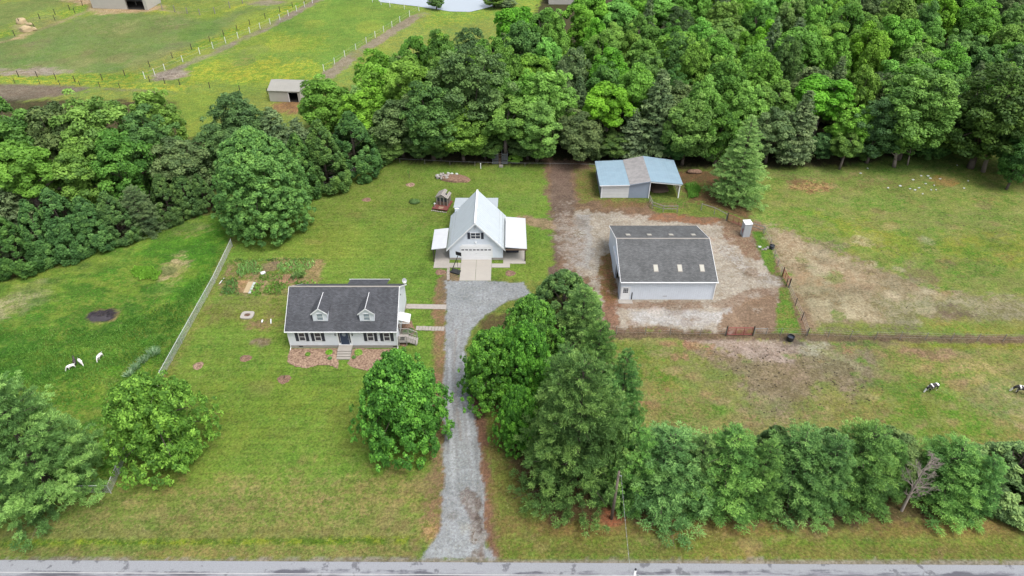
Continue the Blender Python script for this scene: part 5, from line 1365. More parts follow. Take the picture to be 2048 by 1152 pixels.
# mulch beds round the house
sheet("mulch_bed", [(582, 697), (676, 697), (677, 712), (676, 738), (665, 732), (640, 730), (612, 737), (590, 733), (575, 724), (577, 706)], 0.15, 0.02, 0.1, 0.07, mat=MT['mulch_pale'])
sheet("mulch_bed", [(702, 697), (790, 698), (782, 722), (760, 735), (735, 741), (710, 737), (696, 728), (700, 712)], 0.15, 0.02, 0.1, 0.07, mat=MT['mulch_pale'])
sheet("mulch_bed", [(800, 690), (803, 655), (806, 630), (822, 636), (828, 655), (832, 662), (820, 675), (812, 695)], 0.15, 0.02, 0.1, 0.06, mat=MT['mulch'])
for i, (u, v, r, mt, lab) in enumerate([(658.5, 706, 0.42, 'leaf_bright', "bright green small shrub in the mulch left of the front steps"), (717, 707, 0.5, 'leaf_bright', "bright green small shrub in the mulch right of the front steps"),
        (616, 710, 0.3, 'leaf_mid', "tiny shrub in the middle of the left mulch bed"), (660, 718, 0.25, 'leaf_dark', "tiny dark shrub at the front of the left mulch bed"), (708, 716, 0.25, 'cypress', "tiny dark shrub at the front of the right mulch bed"),
        (812, 667, 0.5, 'leaf_dark', "dark shrub beside the entry deck, nearer the house"), (822, 663, 0.4, 'cypress', "dark shrub at the foot of the entry deck stairs"), (815, 640, 0.5, 'leaf_mid', "green shrub under the side door awning"), (817, 674, 0.35, 'leaf_dark', "dark shrub in the side mulch bed, the lowest one")]):
    c = g(u, v); t = empty("shrub", (c.x, c.y, 0), lab, "shrub", "shrubs round the house")
    rr = np.random.RandomState(20 + i); n = 500; C = rr.normal(0, 1, (n, 3)); C /= np.linalg.norm(C, axis=1, keepdims=True); C[:, 2] = np.abs(C[:, 2])
    C = C * (r, r, r * 1.0) * (0.65 + 0.4 * rr.rand(n, 1)) + (0, 0, 0.08)
    leaf_obj("foliage", C, C + (0, 0, 0.3), 0.13, 0.55, rr.rand(n), mt, t, rr)
    MB().tube((0, 0, 0), (0, 0, r * 0.6), 0.03, 0.015).build("stem", MT['bark'], t, local=True)

# walks
m = MB(); 
def walk(name, u0, v0, u1, v1, wd, mat, gap=0.0, n=8, z=0.03):
    a = g(u0, v0); b = g(u1, v1); d = (b - a).normalized(); p = Vector((-d.y, d.x, 0)); L_ = (b - a).length
    rnd = random.Random(3); m = MB()
    for k in range(n):
        s0 = L_ * k / n; s1 = L_ * (k + 1) / n - gap
        j = rnd.uniform(-0.03, 0.03) if gap > 0.02 else 0
        q = [a + d * s0 - p * wd / 2 + p * j, a + d * s1 - p * wd / 2 + p * j, a + d * s1 + p * wd / 2 + p * j, a + d * s0 + p * wd / 2 + p * j]
        m.hexa([(x.x, x.y, -0.04) for x in q], [(x.x, x.y, z + rnd.uniform(0, 0.008)) for x in q])
    return tag(m.build(name, MT[mat]), kind='structure')
walk("concrete_walk", 812, 612.5, 893, 614, 0.95, 'stone', 0.015, 7)
walk("stone_walk", 832, 656, 889, 658, 0.8, 'stone', 0.05, 9)
walk("stepping_stone_path", 897, 531, 896, 560, 0.4, 'stone', 0.1, 9)

# rock and mulch pile on the back lawn
def rock_pile():
    h = empty("rubble_pile", tuple(g(908, 357)), "long heap of brown chips with stones at its left end, on the back lawn", "rubble heap", rz=math.radians(-12))
    m = MB(); lump(m, (0.3, 0, 0), (3.0, 1.3, 1.0), 12, 0.45, 4, 0.22); m.build("chip_heap", MT['mulch'], h, smooth=True, local=True)
    rnd = random.Random(4)
    for k in range(46):
        m = MB(); x = rnd.uniform(-3.1, -0.9); y = rnd.uniform(-1.0, 0.9) * (1 - abs(x + 1.8) * 0.2); lump(m, (x, y, rnd.uniform(0.1, 0.42)), rnd.uniform(0.14, 0.32), k, 0.75, 1); m.build("stone", MT['rock'], h, local=True)
    for x, y in ((0.2, 1.0), (-1.3, 1.0), (-0.6, 0.9), (-2.9, -0.2)): m = MB(); lump(m, (x, y, 0.35), 0.3, int(x * 10) + 50, 0.8, 1); m.build("pale_stone", MT['rock_white'], h, local=True)
rock_pile()

# dark timber stack at the wood edge
def play_stack():
    c = g(1000, 329)
    h = empty("timber_rack", (c.x, c.y, 0), "pair of dark slatted timber racks at the edge of the woods", "wooden rack")
    for s in (-1, 1):
        m = MB()
        for k in range(6): m.box(s * 0.85 - 0.55, s * 0.85 + 0.55, 0.0, 0.06, 0.1 + k * 0.36, 0.3 + k * 0.36)
        for xx in (-0.5, 0.5):
            m.box(s * 0.85 + xx - 0.05, s * 0.85 + xx + 0.05, 0.061, 0.15, 0, 2.3); m.box(s * 0.85 + xx - 0.05, s * 0.85 + xx + 0.05, 1.1, 1.2, 0, 2.3)
        m.build("slat_rack", MT['rack'], h, local=True)
    m = MB().box(-0.22, 0.22, 0.2, 1.0, 0.0, 0.6)
    for k in range(5): m.box(-0.3, 0.3, 0.3, 0.36, 0.7 + k * 0.3, 0.8 + k * 0.3)
    m.build("ladder", MT['brownwood'], h, local=True)
    o = MB().box(-0.35, 0.35, -0.2, 0.2, 0, 0.35).box(-0.3, 0.3, -0.15, 0.15, 0.351, 0.37).build("wooden_box", MT['greywood']); o.location = (c.x + 0.2, c.y - 0.9, 0)
    tag(o, "low pale wooden box in front of the dark timber racks", "box")
MT['rack'] = plain("dark_grey_timber", kw((0.10, 0.11, 0.12)), 0.8, 0.2)
play_stack()

# white stones in the pasture
rnd = random.Random(11)
STN = []
SP_ = [(1842, 352), (1860, 357), (1851, 368), (1868, 371), (1830, 380), (1872, 380), (1862, 380), (1838, 376), (1826, 360), (1880, 358), (1845, 388), (1820, 378), (1936, 362), (1914, 331), (1735, 337), (1721, 347), (1776, 376), (1928, 377), (1800, 372), (1856, 352)]
for i, (u, v) in enumerate(SP_):
    c = g(u, v); m = MB(); lump(m, (0, 0, 0.06), (rnd.uniform(.12, .32), rnd.uniform(.10, .22), .14), i, 0.7, 1)
    o = m.build("stone", MT['rock_white']); o.location = (c.x, c.y, 0); o["_u"] = u; STN.append(o)
STN.sort(key=lambda o: o["_u"])
OR2 = "first second third fourth fifth sixth seventh eighth ninth tenth eleventh twelfth thirteenth fourteenth fifteenth sixteenth seventeenth eighteenth nineteenth twentieth".split()
for i, o in enumerate(STN):
    del o["_u"]; tag(o, f"{OR2[i]} from left of the white stones loose in the upper right pasture", "stone", "white stones in the upper right pasture")
for i, (u, v, r, lab) in enumerate([(1519, 495, 0.28, "pale round rock at the left end of the rocks by the black tub"), (1530, 499, 0.3, "grey rock between the pale rock and the black tub"), (1524, 500, 0.2, "small grey rock in front of the rocks by the black tub"), (1536, 496, 0.25, "grey rock touching the black tub on the grass strip")]):
    c = g(u, v); m = MB(); lump(m, (0, 0, 0.1), r, 30 + i, 0.75, 1); o = m.build("rock", MT['rock_white' if i == 0 else 'rock']); o.location = (c.x, c.y, 0); tag(o, lab, "rock")
c = g(1388, 345); m = MB(); lump(m, (0, 0, 0.2), (1.1, 0.8, 0.6), 77, 0.8, 2); o = m.build("dirt_mound", MT['mulch'], smooth=True); o.location = (c.x, c.y, 0); tag(o, "small reddish dirt mound behind the blue-roofed shed", "dirt mound")
# hay left at the far paddock fence
for i, (u, v, r, lab) in enumerate([(43, 46, (1.7, 1.1, 1.0), "larger pale hay heap behind the far paddock fence"), (52, 62, (1.6, 1.2, 1.1), "pale hay heap in front of the far paddock fence"), (70, 60, (0.7, 0.5, 0.5), "small dark-footed hay clod right of the hay heaps"), (59, 50, (0.8, 0.5, 0.4), "small hay clod between the two hay heaps")]):
    c = g(u, v); m = MB(); lump(m, (0, 0, 0.3), r, 90 + i, 0.8, 3); o = m.build("hay_heap", MT['hay'], smooth=True); o.location = (c.x, c.y, 0); tag(o, lab, "hay")

# garden odds
def plank(name, u0, v0, u1, v1, wd, mat, label, cat, z=0.08):
    a = g(u0, v0); b = g(u1, v1); d = (b - a).normalized(); p = Vector((-d.y, d.x, 0)) * wd / 2
    q = [Vector((0, 0, 0)) - p, b - a - p, b - a + p, p]
    m = MB().hexa([(x.x, x.y, 0) for x in q], [(x.x, x.y, z) for x in q]); o = m.build(name, MT[mat]); o.location = (a.x, a.y, 0); tag(o, label, cat); return o
plank("board", 492, 586, 502, 564, 0.75, 'hay', "tan boards lying in the vegetable garden", "board")
plank("brick_row", 499, 587, 509, 565, 0.35, 'rock_white', "narrow row of pale bricks beside the tan boards in the garden", "bricks")
plank("bucket_lid", 522, 548, 531, 546, 0.5, 'white', "white plastic sheet in the middle of the garden", "plastic sheet", 0.2)
# charcoal ring in the left pasture, a slight mound
h, a, b = disc_bed(204, 632, 26, 12, "round black ash patch in the left pasture", 'ash', 0.08, 44) if 'ash' in MT else (None, 0, 0)

# ------------------------------------------------------------------ fences
def fence(name, label, pts, mode, postm, wirem=None, hgt=1.2, step=3.0, r=0.05, rails=(0.35, 0.75, 1.1), cat="fence", lean=0.0, group=None, wr=0.012):
    """pts: world (x,y). mode 'wire' | 'rail' | 'chain'"""
    P = [Vector((p[0], p[1], 0)) for p in pts]
    h = empty(name, tuple(P[0]), label, cat, group)
    posts = []
    for a, b in zip(P[:-1], P[1:]):
        L_ = (b - a).length; n = max(1, round(L_ / step))
        for k in range(n): posts.append(a.lerp(b, k / n))
    posts.append(P[-1])
    rnd = random.Random(len(posts))
    for q in posts:
        dx, dy = rnd.uniform(-lean, lean), rnd.uniform(-lean, lean); hh = hgt * (1 + rnd.uniform(-0.04, 0.06))
        m = MB().tube((q.x, q.y, -0.05), (q.x + dx, q.y + dy, hh), r, r * 0.9, 7)
        if mode == 'chain': m.tube((q.x, q.y, hh), (q.x, q.y, hh + 0.03), r * 1.4, r * 0.8, 7)
        m.build("post", postm, h)
    m = MB()
    if mode in ('wire', 'rail'):
        for a, b in zip(posts[:-1], posts[1:]):
            for z in rails:
                if mode == 'wire': m.tube((a.x, a.y, z), (b.x, b.y, z), wr, seg=4)
                else:
                    d = (b - a).normalized(); p = Vector((-d.y, d.x, 0)) * 0.035
                    m.hexa([(a - p) [:2] + (z,) if False else (a.x - p.x, a.y - p.y, z), (b.x - p.x, b.y - p.y, z), (b.x + p.x, b.y + p.y, z), (a.x + p.x, a.y + p.y, z)], [(a.x - p.x, a.y - p.y, z + 0.11), (b.x - p.x, b.y - p.y, z + 0.11), (b.x + p.x, b.y + p.y, z + 0.11), (a.x + p.x, a.y + p.y, z + 0.11)])
        m.build("wires" if mode == 'wire' else "rails", wirem, h)
    else:
        for a, b in zip(P[:-1], P[1:]):
            m.tube((a.x, a.y, hgt - 0.04), (b.x, b.y, hgt - 0.04), 0.028, seg=6)
        m.build("top_rail", wirem, h)
        m = MB(); sp = 0.17
        for a, b in zip(P[:-1], P[1:]):
            L_ = (b - a).length; d = (b - a) / L_; n = int(L_ / sp); zt = hgt - 0.06
            for k in range(-int(zt / sp), n):
                for s in (1, -1):
                    s0 = k * sp; s1 = s0 + zt
                    z0, z1 = (0.03, zt) if s > 0 else (zt, 0.03)
                    A0, A1 = max(s0, 0), min(s1, L_)
                    if A1 <= A0: continue
                    f0 = (A0 - s0) / (s1 - s0); f1 = (A1 - s0) / (s1 - s0)
                    pa = a + d * A0; pb = a + d * A1
                    za = z0 + (z1 - z0) * f0; zb = z0 + (z1 - z0) * f1
                    m.tube((pa.x, pa.y, za), (pb.x, pb.y, zb), 0.0060, seg=3)
        m.build("mesh_panel", wirem, h)
    return h
def G2(pts): return [tuple(g(u, v)[:2]) for u, v in pts]
fence("chain_link_fence", "chain-link fence running along the left edge of the house lawn to the big round tree", G2([(465, 492), (430, 566), (325, 757), (280, 855), (238, 948)]), 'chain', MT['steel'], MT['chain'], 1.25, 3.0, 0.035)
fence("chain_link_fence", "short chain-link fence corner between the left pine and the yellow-green tree", G2([(240, 945), (222, 986), (150, 986), (60, 990)]), 'chain', MT['steel'], MT['chain'], 1.25, 3.0, 0.05)
fence("chain_link_fence", "chain-link fence with pale posts below the dark cypress row at the back lawn", G2([(600, 392), (640, 375), (700, 350), (752, 326)]), 'chain', MT['railwood'], MT['chain'], 1.1, 3.2, 0.06)
fence("low_wire_fence", "low wire fence along the back lawn under the woods", G2([(752, 326), (800, 325), (900, 330), (1000, 333), (1100, 334), (1190, 336)]), 'wire', MT['railwood'], MT['wire'], 0.8, 5.5, 0.035, (0.75,), wr=0.014)
fence("wire_fence", "post and wire fence below the gravel yard, left of the long red gate", G2([(1232, 668), (1290, 669), (1340, 670), (1400, 671), (1450, 671)]), 'wire', MT['railwood'], MT['wire'], 1.25, 2.6, 0.05, (0.35, 0.75, 1.15), lean=0.05, wr=0.006)
fence("wire_fence", "post and wire fence running right from the red gate past the black tub", G2([(1507, 671), (1560, 670), (1612, 672), (1700, 676), (1850, 680), (2110, 684)]), 'wire', MT['railwood'], MT['wire'], 1.2, 3.4, 0.05, (0.35, 0.75, 1.1), lean=0.05, wr=0.006)
fence("wire_fence", "dark post fence dropping from the orange gate to the lower fence corner", G2([(1572, 572), (1590, 612), (1603, 640), (1614, 671)]), 'wire', MT['postdark'], MT['wire'], 1.35, 3.2, 0.06, (0.4, 0.8, 1.15))
fence("wire_fence", "wire fence along the grass strip from the cabinet to the orange gate", G2([(1528, 468), (1540, 492), (1548, 515), (1562, 548)]), 'wire', MT['railwood'], MT['wire'], 1.2, 2.6, 0.05, (0.4, 0.8, 1.1))
fence("rail_fence", "weathered rail fence curving down from the open shed bay", G2([(1299, 404), (1304, 416), (1326, 424), (1354, 424)]), 'rail', MT['railwood'], MT['railwood'], 1.2, 3.0, 0.07, (1.05, 0.55))
fence("rail_fence", "weathered rail fence between the pine and the mesh gate", G2([(1402, 420), (1428, 428), (1452, 441)]), 'rail', MT['railwood'], MT['railwood'], 1.25, 3.0, 0.07, (1.1,))
fence("rail_fence", "short rail fence right of the grey cabinet", G2([(1502, 458), (1526, 466)]), 'rail', MT['railwood'], MT['railwood'], 1.2, 3.0, 0.07, (1.05, 0.5))
fence("rail_fence", "short low rail fence just right of the red gate", G2([(1508, 668), (1532, 668)]), 'rail', MT['railwood'], MT['railwood'], 1.0, 2.0, 0.06, (0.85,))

def gate(pts, hgt, label, mat, nbar=5, z0=0.15):
    a, b = [Vector(p + (0,)) for p in G2(pts)]
    h = empty("field_gate", tuple(a), label, "gate"); L_ = (b - a).length; d = (b - a) / L_
    m = MB(); 
    def P_(s, z): q = a + d * s; return (q.x, q.y, z)
    for s in (0.05, L_ - 0.05): m.tube(P_(s, z0), P_(s, hgt), 0.045, seg=8)
    m.tube(P_(0.05, hgt), P_(L_ - 0.05, hgt), 0.045); m.tube(P_(0.05, z0), P_(L_ - 0.05, z0), 0.045)
    m.build("frame", MT[mat], h)
    m = MB()
    for k in range(1, nbar): z = z0 + (hgt - z0) * k / nbar; m.tube(P_(0.05, z), P_(L_ - 0.05, z), 0.024, seg=6)
    m.build("bars", MT[mat], h)
    m = MB()
    for f in (0.33, 0.66): m.tube(P_(L_ * f, z0), P_(L_ * f, hgt), 0.04, seg=6)
    m.build("braces", MT[mat], h)
    for s in (-0.12, L_ + 0.12): MB().tube(P_(s, -0.05), P_(s, hgt + 0.25), 0.08, seg=8).build("post", MT['postdark'], h)
gate([(1453, 671), (1503, 671)], 1.35, "long faded red tube gate in the fence below the barn yard", 'redgate', 6)
gate([(1565, 553), (1577, 574)], 1.3, "orange-red gate between dark posts at the right edge of the yard", 'orangegate', 6)
gate([(1455, 442), (1487, 455)], 1.25, "faded red mesh gate behind the grey cabinet", 'orangegate', 8)

# far paddock fences
fence("paddock_fence", "dark post fence round the near side of the far left paddock", G2([(-30, 150), (0, 152), (75, 154), (150, 163), (205, 160), (250, 151), (300, 134), (345, 116), (420, 83), (500, 50), (560, 24), (610, 4)]), 'wire', MT['postdark'], MT['postdark'], 1.4, 5.2, 0.09, (0.6, 1.2))
fence("paddock_fence", "white post fence along the lane right of the far left paddock", G2([(290, 157), (310, 150), (330, 140), (400, 108), (500, 66), (560, 40), (640, -2)]), 'wire', MT['white'], MT['wire'], 1.5, 4.6, 0.075, (0.6, 1.3))
fence("paddock_fence", "white post fence along the right lane towards the pond", G2([(648, 142), (690, 114), (733, 86), (800, 44), (838, 22), (780, 14), (745, 4)]), 'wire', MT['white'], MT['wire'], 1.5, 4.6, 0.075, (0.6, 1.3))
fence("paddock_fence", "dark post fence at the bottom of the yellow-flowered meadow", G2([(300, 164), (360, 170), (420, 176), (480, 182), (535, 188)]), 'wire', MT['postdark'], MT['postdark'], 1.3, 5.0, 0.09, (0.6, 1.1))
fence("paddock_fence", "dark post fence on the far side of the top left strip of bright grass", G2([(-10, 64), (40, 48), (80, 38), (140, 20), (190, 3)]), 'wire', MT['postdark'], MT['postdark'], 1.5, 5.6, 0.10, (0.6, 1.2))
fence("paddock_fence", "dark post fence on the near side of the top left strip of bright grass", G2([(-10, 88), (30, 72), (70, 58), (110, 40), (150, 26)]), 'wire', MT['postdark'], MT['postdark'], 1.4, 5.6, 0.09, (0.6, 1.1))
fence("paddock_fence", "grey post fence curving across the top of the far left paddock", G2([(220, 4), (300, 14), (350, 24), (400, 30), (430, 27), (460, 16), (510, -2)]), 'wire', MT['railwood'], MT['railwood'], 1.7, 5.0, 0.13, (0.8, 1.4))
fence("paddock_fence", "dark post fence below the grassy strip at the left woods", G2([(-20, 164), (80, 168), (160, 171), (240, 176)]), 'wire', MT['postdark'], MT['postdark'], 1.1, 5.0, 0.07, (0.5, 1.0))

# ------------------------------------------------------------------ utility poles and the wire
def utility_pole(x, y, hh, label, cap=False):
    h = empty("utility_pole", (x, y, 0), label, "utility pole")
    MB().tube((0, 0, -0.1), (0.05, 0, hh), 0.17 if not cap else 0.13, 0.11 if not cap else 0.075, 12).build("shaft", MT['pole'] if not cap else MT['white'], h, local=True, smooth=True)
    MB().tube((0.1, -0.15, hh - 0.35), (0.25, -0.25, hh - 0.35), 0.03).tube((0.25, -0.25, hh - 0.42), (0.25, -0.25, hh - 0.25), 0.05, 0.03).build("insulator", MT['steel'], h, local=True)
    if cap: MB().tube((0.05, 0, hh + 0.002), (0.05, 0, hh + 0.1), 0.085, 0.07, 12).build("cap", MT['black'], h, local=True)
    return h
utility_pole(9.75, 40.13, 7.35, "weathered wooden utility pole leaning at the edge of the pines")
YP = 27.4; ZP = zat(1138, YP); XP = xat(1270, YP, ZP)
utility_pole(XP, YP, ZP - 0.1, "pale utility pole top rising beside the road at the bottom of the photo", True)
a = Vector((10.0, 39.9, 6.95)); b = Vector((XP - 0.3, YP, ZP - 0.35)); m = MB(); prev = a
for k in range(1, 25):
    f = k / 24; q = a.lerp(b, f) + Vector((0, 0, -0.5 * 4 * f * (1 - f) * 0.3)); m.tube(prev, q, 0.014, seg=5)
    prev = q
    if k % 2 == 0 : m.tube(q, q + (b - a) * 0.012, 0.03, seg=5)
tag(m.build("service_wire", MT['wire']), "twisted service wire hanging from the utility pole across the road", "wire")

# ------------------------------------------------------------------ trees
RS = np.random.RandomState
def sphere_dirs(n, rnd):
    d = rnd.normal(0, 1, (n, 3)); return d / np.linalg.norm(d, axis=1, keepdims=True)

def decid_proto(seed, R, H, cb, nb, nl, ls, brange=(0.18, 0.30), env=2.0, gapiness=0.0, flat=0.8, topf=1.0, clump_t=0.28, taper=0.0, low=0.0):
    """broadleaf crown: leaf clusters sitting on a wandering envelope. R radius, H height, cb crown base"""
    rnd = RS(seed)
    ch = (H - cb) / 2; cz = cb + ch
    d = sphere_dirs(nb, rnd)
    ph = rnd.uniform(0, 6.28, 4)
    az = np.arctan2(d[:, 1], d[:, 0])
    wob = 1 + 0.10 * np.sin(2 * az + ph[0]) + 0.09 * np.sin(3 * az + ph[1]) + 0.07 * np.sin(5 * az + 4 * d[:, 2] + ph[2])
    br = rnd.uniform(brange[0], brange[1], nb) * R
    rad = (1 - br / R * 0.75) * rnd.uniform(0.78, 1.06, nb) * wob
    e = (np.abs(d[:, :2]) ** env).sum(1) + np.abs(d[:, 2]) ** env
    sc = rad / e ** (1 / env)
    C = d * sc[:, None] * (R, R, ch)
    tp = 1 - taper * np.clip(C[:, 2] / ch, 0, 1); lo_ = 1 + low * np.clip(-C[:, 2] / ch, 0, 1)
    C[:, 0] *= tp * lo_; C[:, 1] *= tp * lo_; C[:, 2] += cz
    C[:, 0] *= 1 + 0 * C[:, 0]
    # inner fill clumps
    ni = nb // 4; di = sphere_dirs(ni, rnd) * rnd.uniform(0.2, 0.6, (ni, 1)) * (R, R, ch); di[:, 2] += cz
    C = np.vstack([C, di]); br = np.concatenate([br, rnd.uniform(0.2, 0.3, ni) * R])
    nb2 = len(C); tone_c = np.clip(rnd.normal(0.5, clump_t, nb2), 0.02, 0.98)
    cnt = np.maximum(20, (nl * (br / br.mean()) ** 2 / nb2).astype(int))
    idx = np.repeat(np.arange(nb2), cnt); n = len(idx)
    dd = sphere_dirs(n, rnd); outw = C[idx] - (0, 0, cz); outw /= (np.linalg.norm(outw, axis=1, keepdims=True) + 1e-6)
    flip = (dd * (outw * 0.8 + (0, 0, 0.5))).sum(1) < -0.25; dd[flip] *= -1
    pos = C[idx] + dd * (br[idx] * (0.62 + 0.45 * rnd.rand(n)))[:, None] * (1, 1, flat)
    nrm = dd * 0.7 + (0, 0, 0.55) + rnd.normal(0, 0.5, (n, 3))
    tone = np.clip(tone_c[idx] + rnd.normal(0, 0.16, n), 0, 1)
    # trunk and limbs
    m = MB(); lean = rnd.uniform(-0.3, 0.3, 2); tt = Vector((lean[0], lean[1], cb + ch * 0.7)); tr = max(0.14, R * 0.065)
    m.tube((0, 0, -0.15), (lean[0] * 0.4, lean[1] * 0.4, cb * 0.9), tr * 1.25, tr, 9); m.tube((lean[0] * 0.4, lean[1] * 0.4, cb * 0.9), tt, tr, tr * 0.45, 8)
    for k in rnd.choice(len(d), min(16, len(d)), replace=False):
        z0 = cb * 0.8 + rnd.rand() * ch * 0.9; m.tube((lean[0] * 0.5, lean[1] * 0.5, z0), tuple(C[k] * (0.85, 0.85, 1)), tr * 0.4, tr * 0.1, 5)
    return pos, nrm, tone, m, ls

def pine_proto(seed, R, H, cb, nl, ls, prof=0.75, droop=0.15, tuft=0.12, whorl=0.62, tiplight=0.3, dens=1.0, fine=0.42, r0=0.26):
    """conifer with whorled branches carrying needle plumes"""
    rnd = RS(seed); C = []; Rr = []; T = []; Br = []
    z = cb
    while z < H * 0.985:
        f = (z - cb) / (H - cb); L = R * (1 - f) ** prof * (0.9 + 0.1 * math.sin(z * 3)) + 0.15
        nb = max(5, int(6 + 5 * (1 - f)))
        a0 = rnd.uniform(0, 6.28)
        for k in range(nb):
            a = a0 + 2 * math.pi * k / nb + rnd.normal(0, 0.15); l = L * rnd.uniform(0.72, 1.12)
            up = 0.10 + 0.55 * f - droop * (1 - f)
            zz = z + rnd.normal(0, 0.12)
            tip = (l * math.cos(a), l * math.sin(a), zz + l * up)
            Br.append(((0, 0, zz), tip))
            ns = max(2, int(l / fine * dens))
            tn = np.clip(rnd.normal(0.42, 0.2), 0, 1)
            for s in range(ns):
                t = 0.3 + 0.7 * (s + 0.7) / ns; sp = 0.30 * l * (1 - abs(t - 0.6)) * rnd.normal(0, 0.6)
                px = l * t * math.cos(a) - sp * math.sin(a); py = l * t * math.sin(a) + sp * math.cos(a)
                C.append((px, py, zz + l * t * up + 0.25 * t * t * l * 0.3 + rnd.normal(0, 0.08))); Rr.append((r0 + tuft * l) * rnd.uniform(0.8, 1.2)); T.append(np.clip(tn + tiplight * (t - 0.6) + rnd.normal(0, 0.08), 0, 1))
        z += whorl * rnd.uniform(0.8, 1.2) * (0.75 + 0.5 * (1 - f))
    C.append((0, 0, H - 0.2)); Rr.append(0.3); T.append(0.6)
    C = np.array(C); Rr = np.array(Rr); T = np.array(T)
    cnt = np.maximum(10, (nl * (Rr ** 2) / (Rr ** 2).sum()).astype(int)); idx = np.repeat(np.arange(len(C)), cnt); n = len(idx)
    dd = sphere_dirs(n, rnd); dd[:, 2] = np.where(dd[:, 2] < -0.2, -dd[:, 2], dd[:, 2])
    outw = C[idx] * (1, 1, 0); outw /= (np.linalg.norm(outw, axis=1, keepdims=True) + 1e-6)
    pos = C[idx] + dd * (Rr[idx] * (0.35 + 0.6 * rnd.rand(n)))[:, None] * (1, 1, 0.72)
    nrm = dd * 0.9 + outw * 0.55 + (0, 0, 0.15) + rnd.normal(0, 0.55, (n, 3))
    tone = np.clip(T[idx] + rnd.normal(0, 0.13, n), 0, 1)
    m = MB(); tr = max(0.12, 0.016 * H + 0.02 * R)
    m.tube((0, 0, -0.15), (0, 0, H * 0.6), tr, tr * 0.5, 9); m.tube((0, 0, H * 0.6), (0, 0, H), tr * 0.5, 0.03, 7)
    for a, b in Br[::3]: m.tube(a, b, 0.045, 0.015, 4)
    return pos, nrm, tone, m, ls

def cypress_proto(seed, R, H, nl, ls, prof=0.6, lumps=90):
    """dense flame-shaped evergreen: upswept sprays"""
    rnd = RS(seed)
    nb = lumps; f = rnd.rand(nb) ** 1.1; a = rnd.uniform(0, 6.28, nb)
    def prof_r(f): return R * np.clip(np.minimum(1, 0.8 + 1.4 * f) * (1 - f ** 1.25) ** (prof + 0.15), 0.05, 1)
    ph = rnd.uniform(0, 6.28, 3)
    r = prof_r(f) * (0.82 + 0.12 * np.sin(3 * a + ph[0]) + 0.1 * rnd.rand(nb))
    C = np.stack([r * np.cos(a), r * np.sin(a), 0.35 + f * (H - 0.6)], 1)
    br = (0.20 + 0.12 * rnd.rand(nb)) * R * (1 - 0.5 * f) * (90 / nb) ** 0.5
    tc = np.clip(rnd.normal(0.5, 0.24, nb), 0, 1)
    cnt = np.maximum(12, (nl * br ** 2 / (br ** 2).sum()).astype(int)); idx = np.repeat(np.arange(nb), cnt); n = len(idx)
    dd = sphere_dirs(n, rnd); outw = C[idx] * (1, 1, 0); outw /= np.linalg.norm(outw, axis=1, keepdims=True) + 1e-6
    fl = (dd * outw).sum(1) < -0.2; dd[fl] *= -1
    pos = C[idx] + dd * (br[idx] * (0.6 + 0.45 * rnd.rand(n)))[:, None] * (1, 1, 1.5)
    pos[:, 2] = np.maximum(pos[:, 2], 0.1)
    nrm = outw * 0.45 + (0, 0, 0.9) + rnd.normal(0, 0.45, (n, 3))
    tone = np.clip(tc[idx] + rnd.normal(0, 0.15, n), 0, 1)
    m = MB(); m.tube((0, 0, -0.1), (0, 0, H * 0.92), 0.16, 0.03, 8)
    for k in range(0, nb, 6): m.tube((0, 0, max(0.2, C[k][2] - 0.4)), tuple(C[k]), 0.04, 0.012, 4)
    return pos, nrm, tone, m, ls

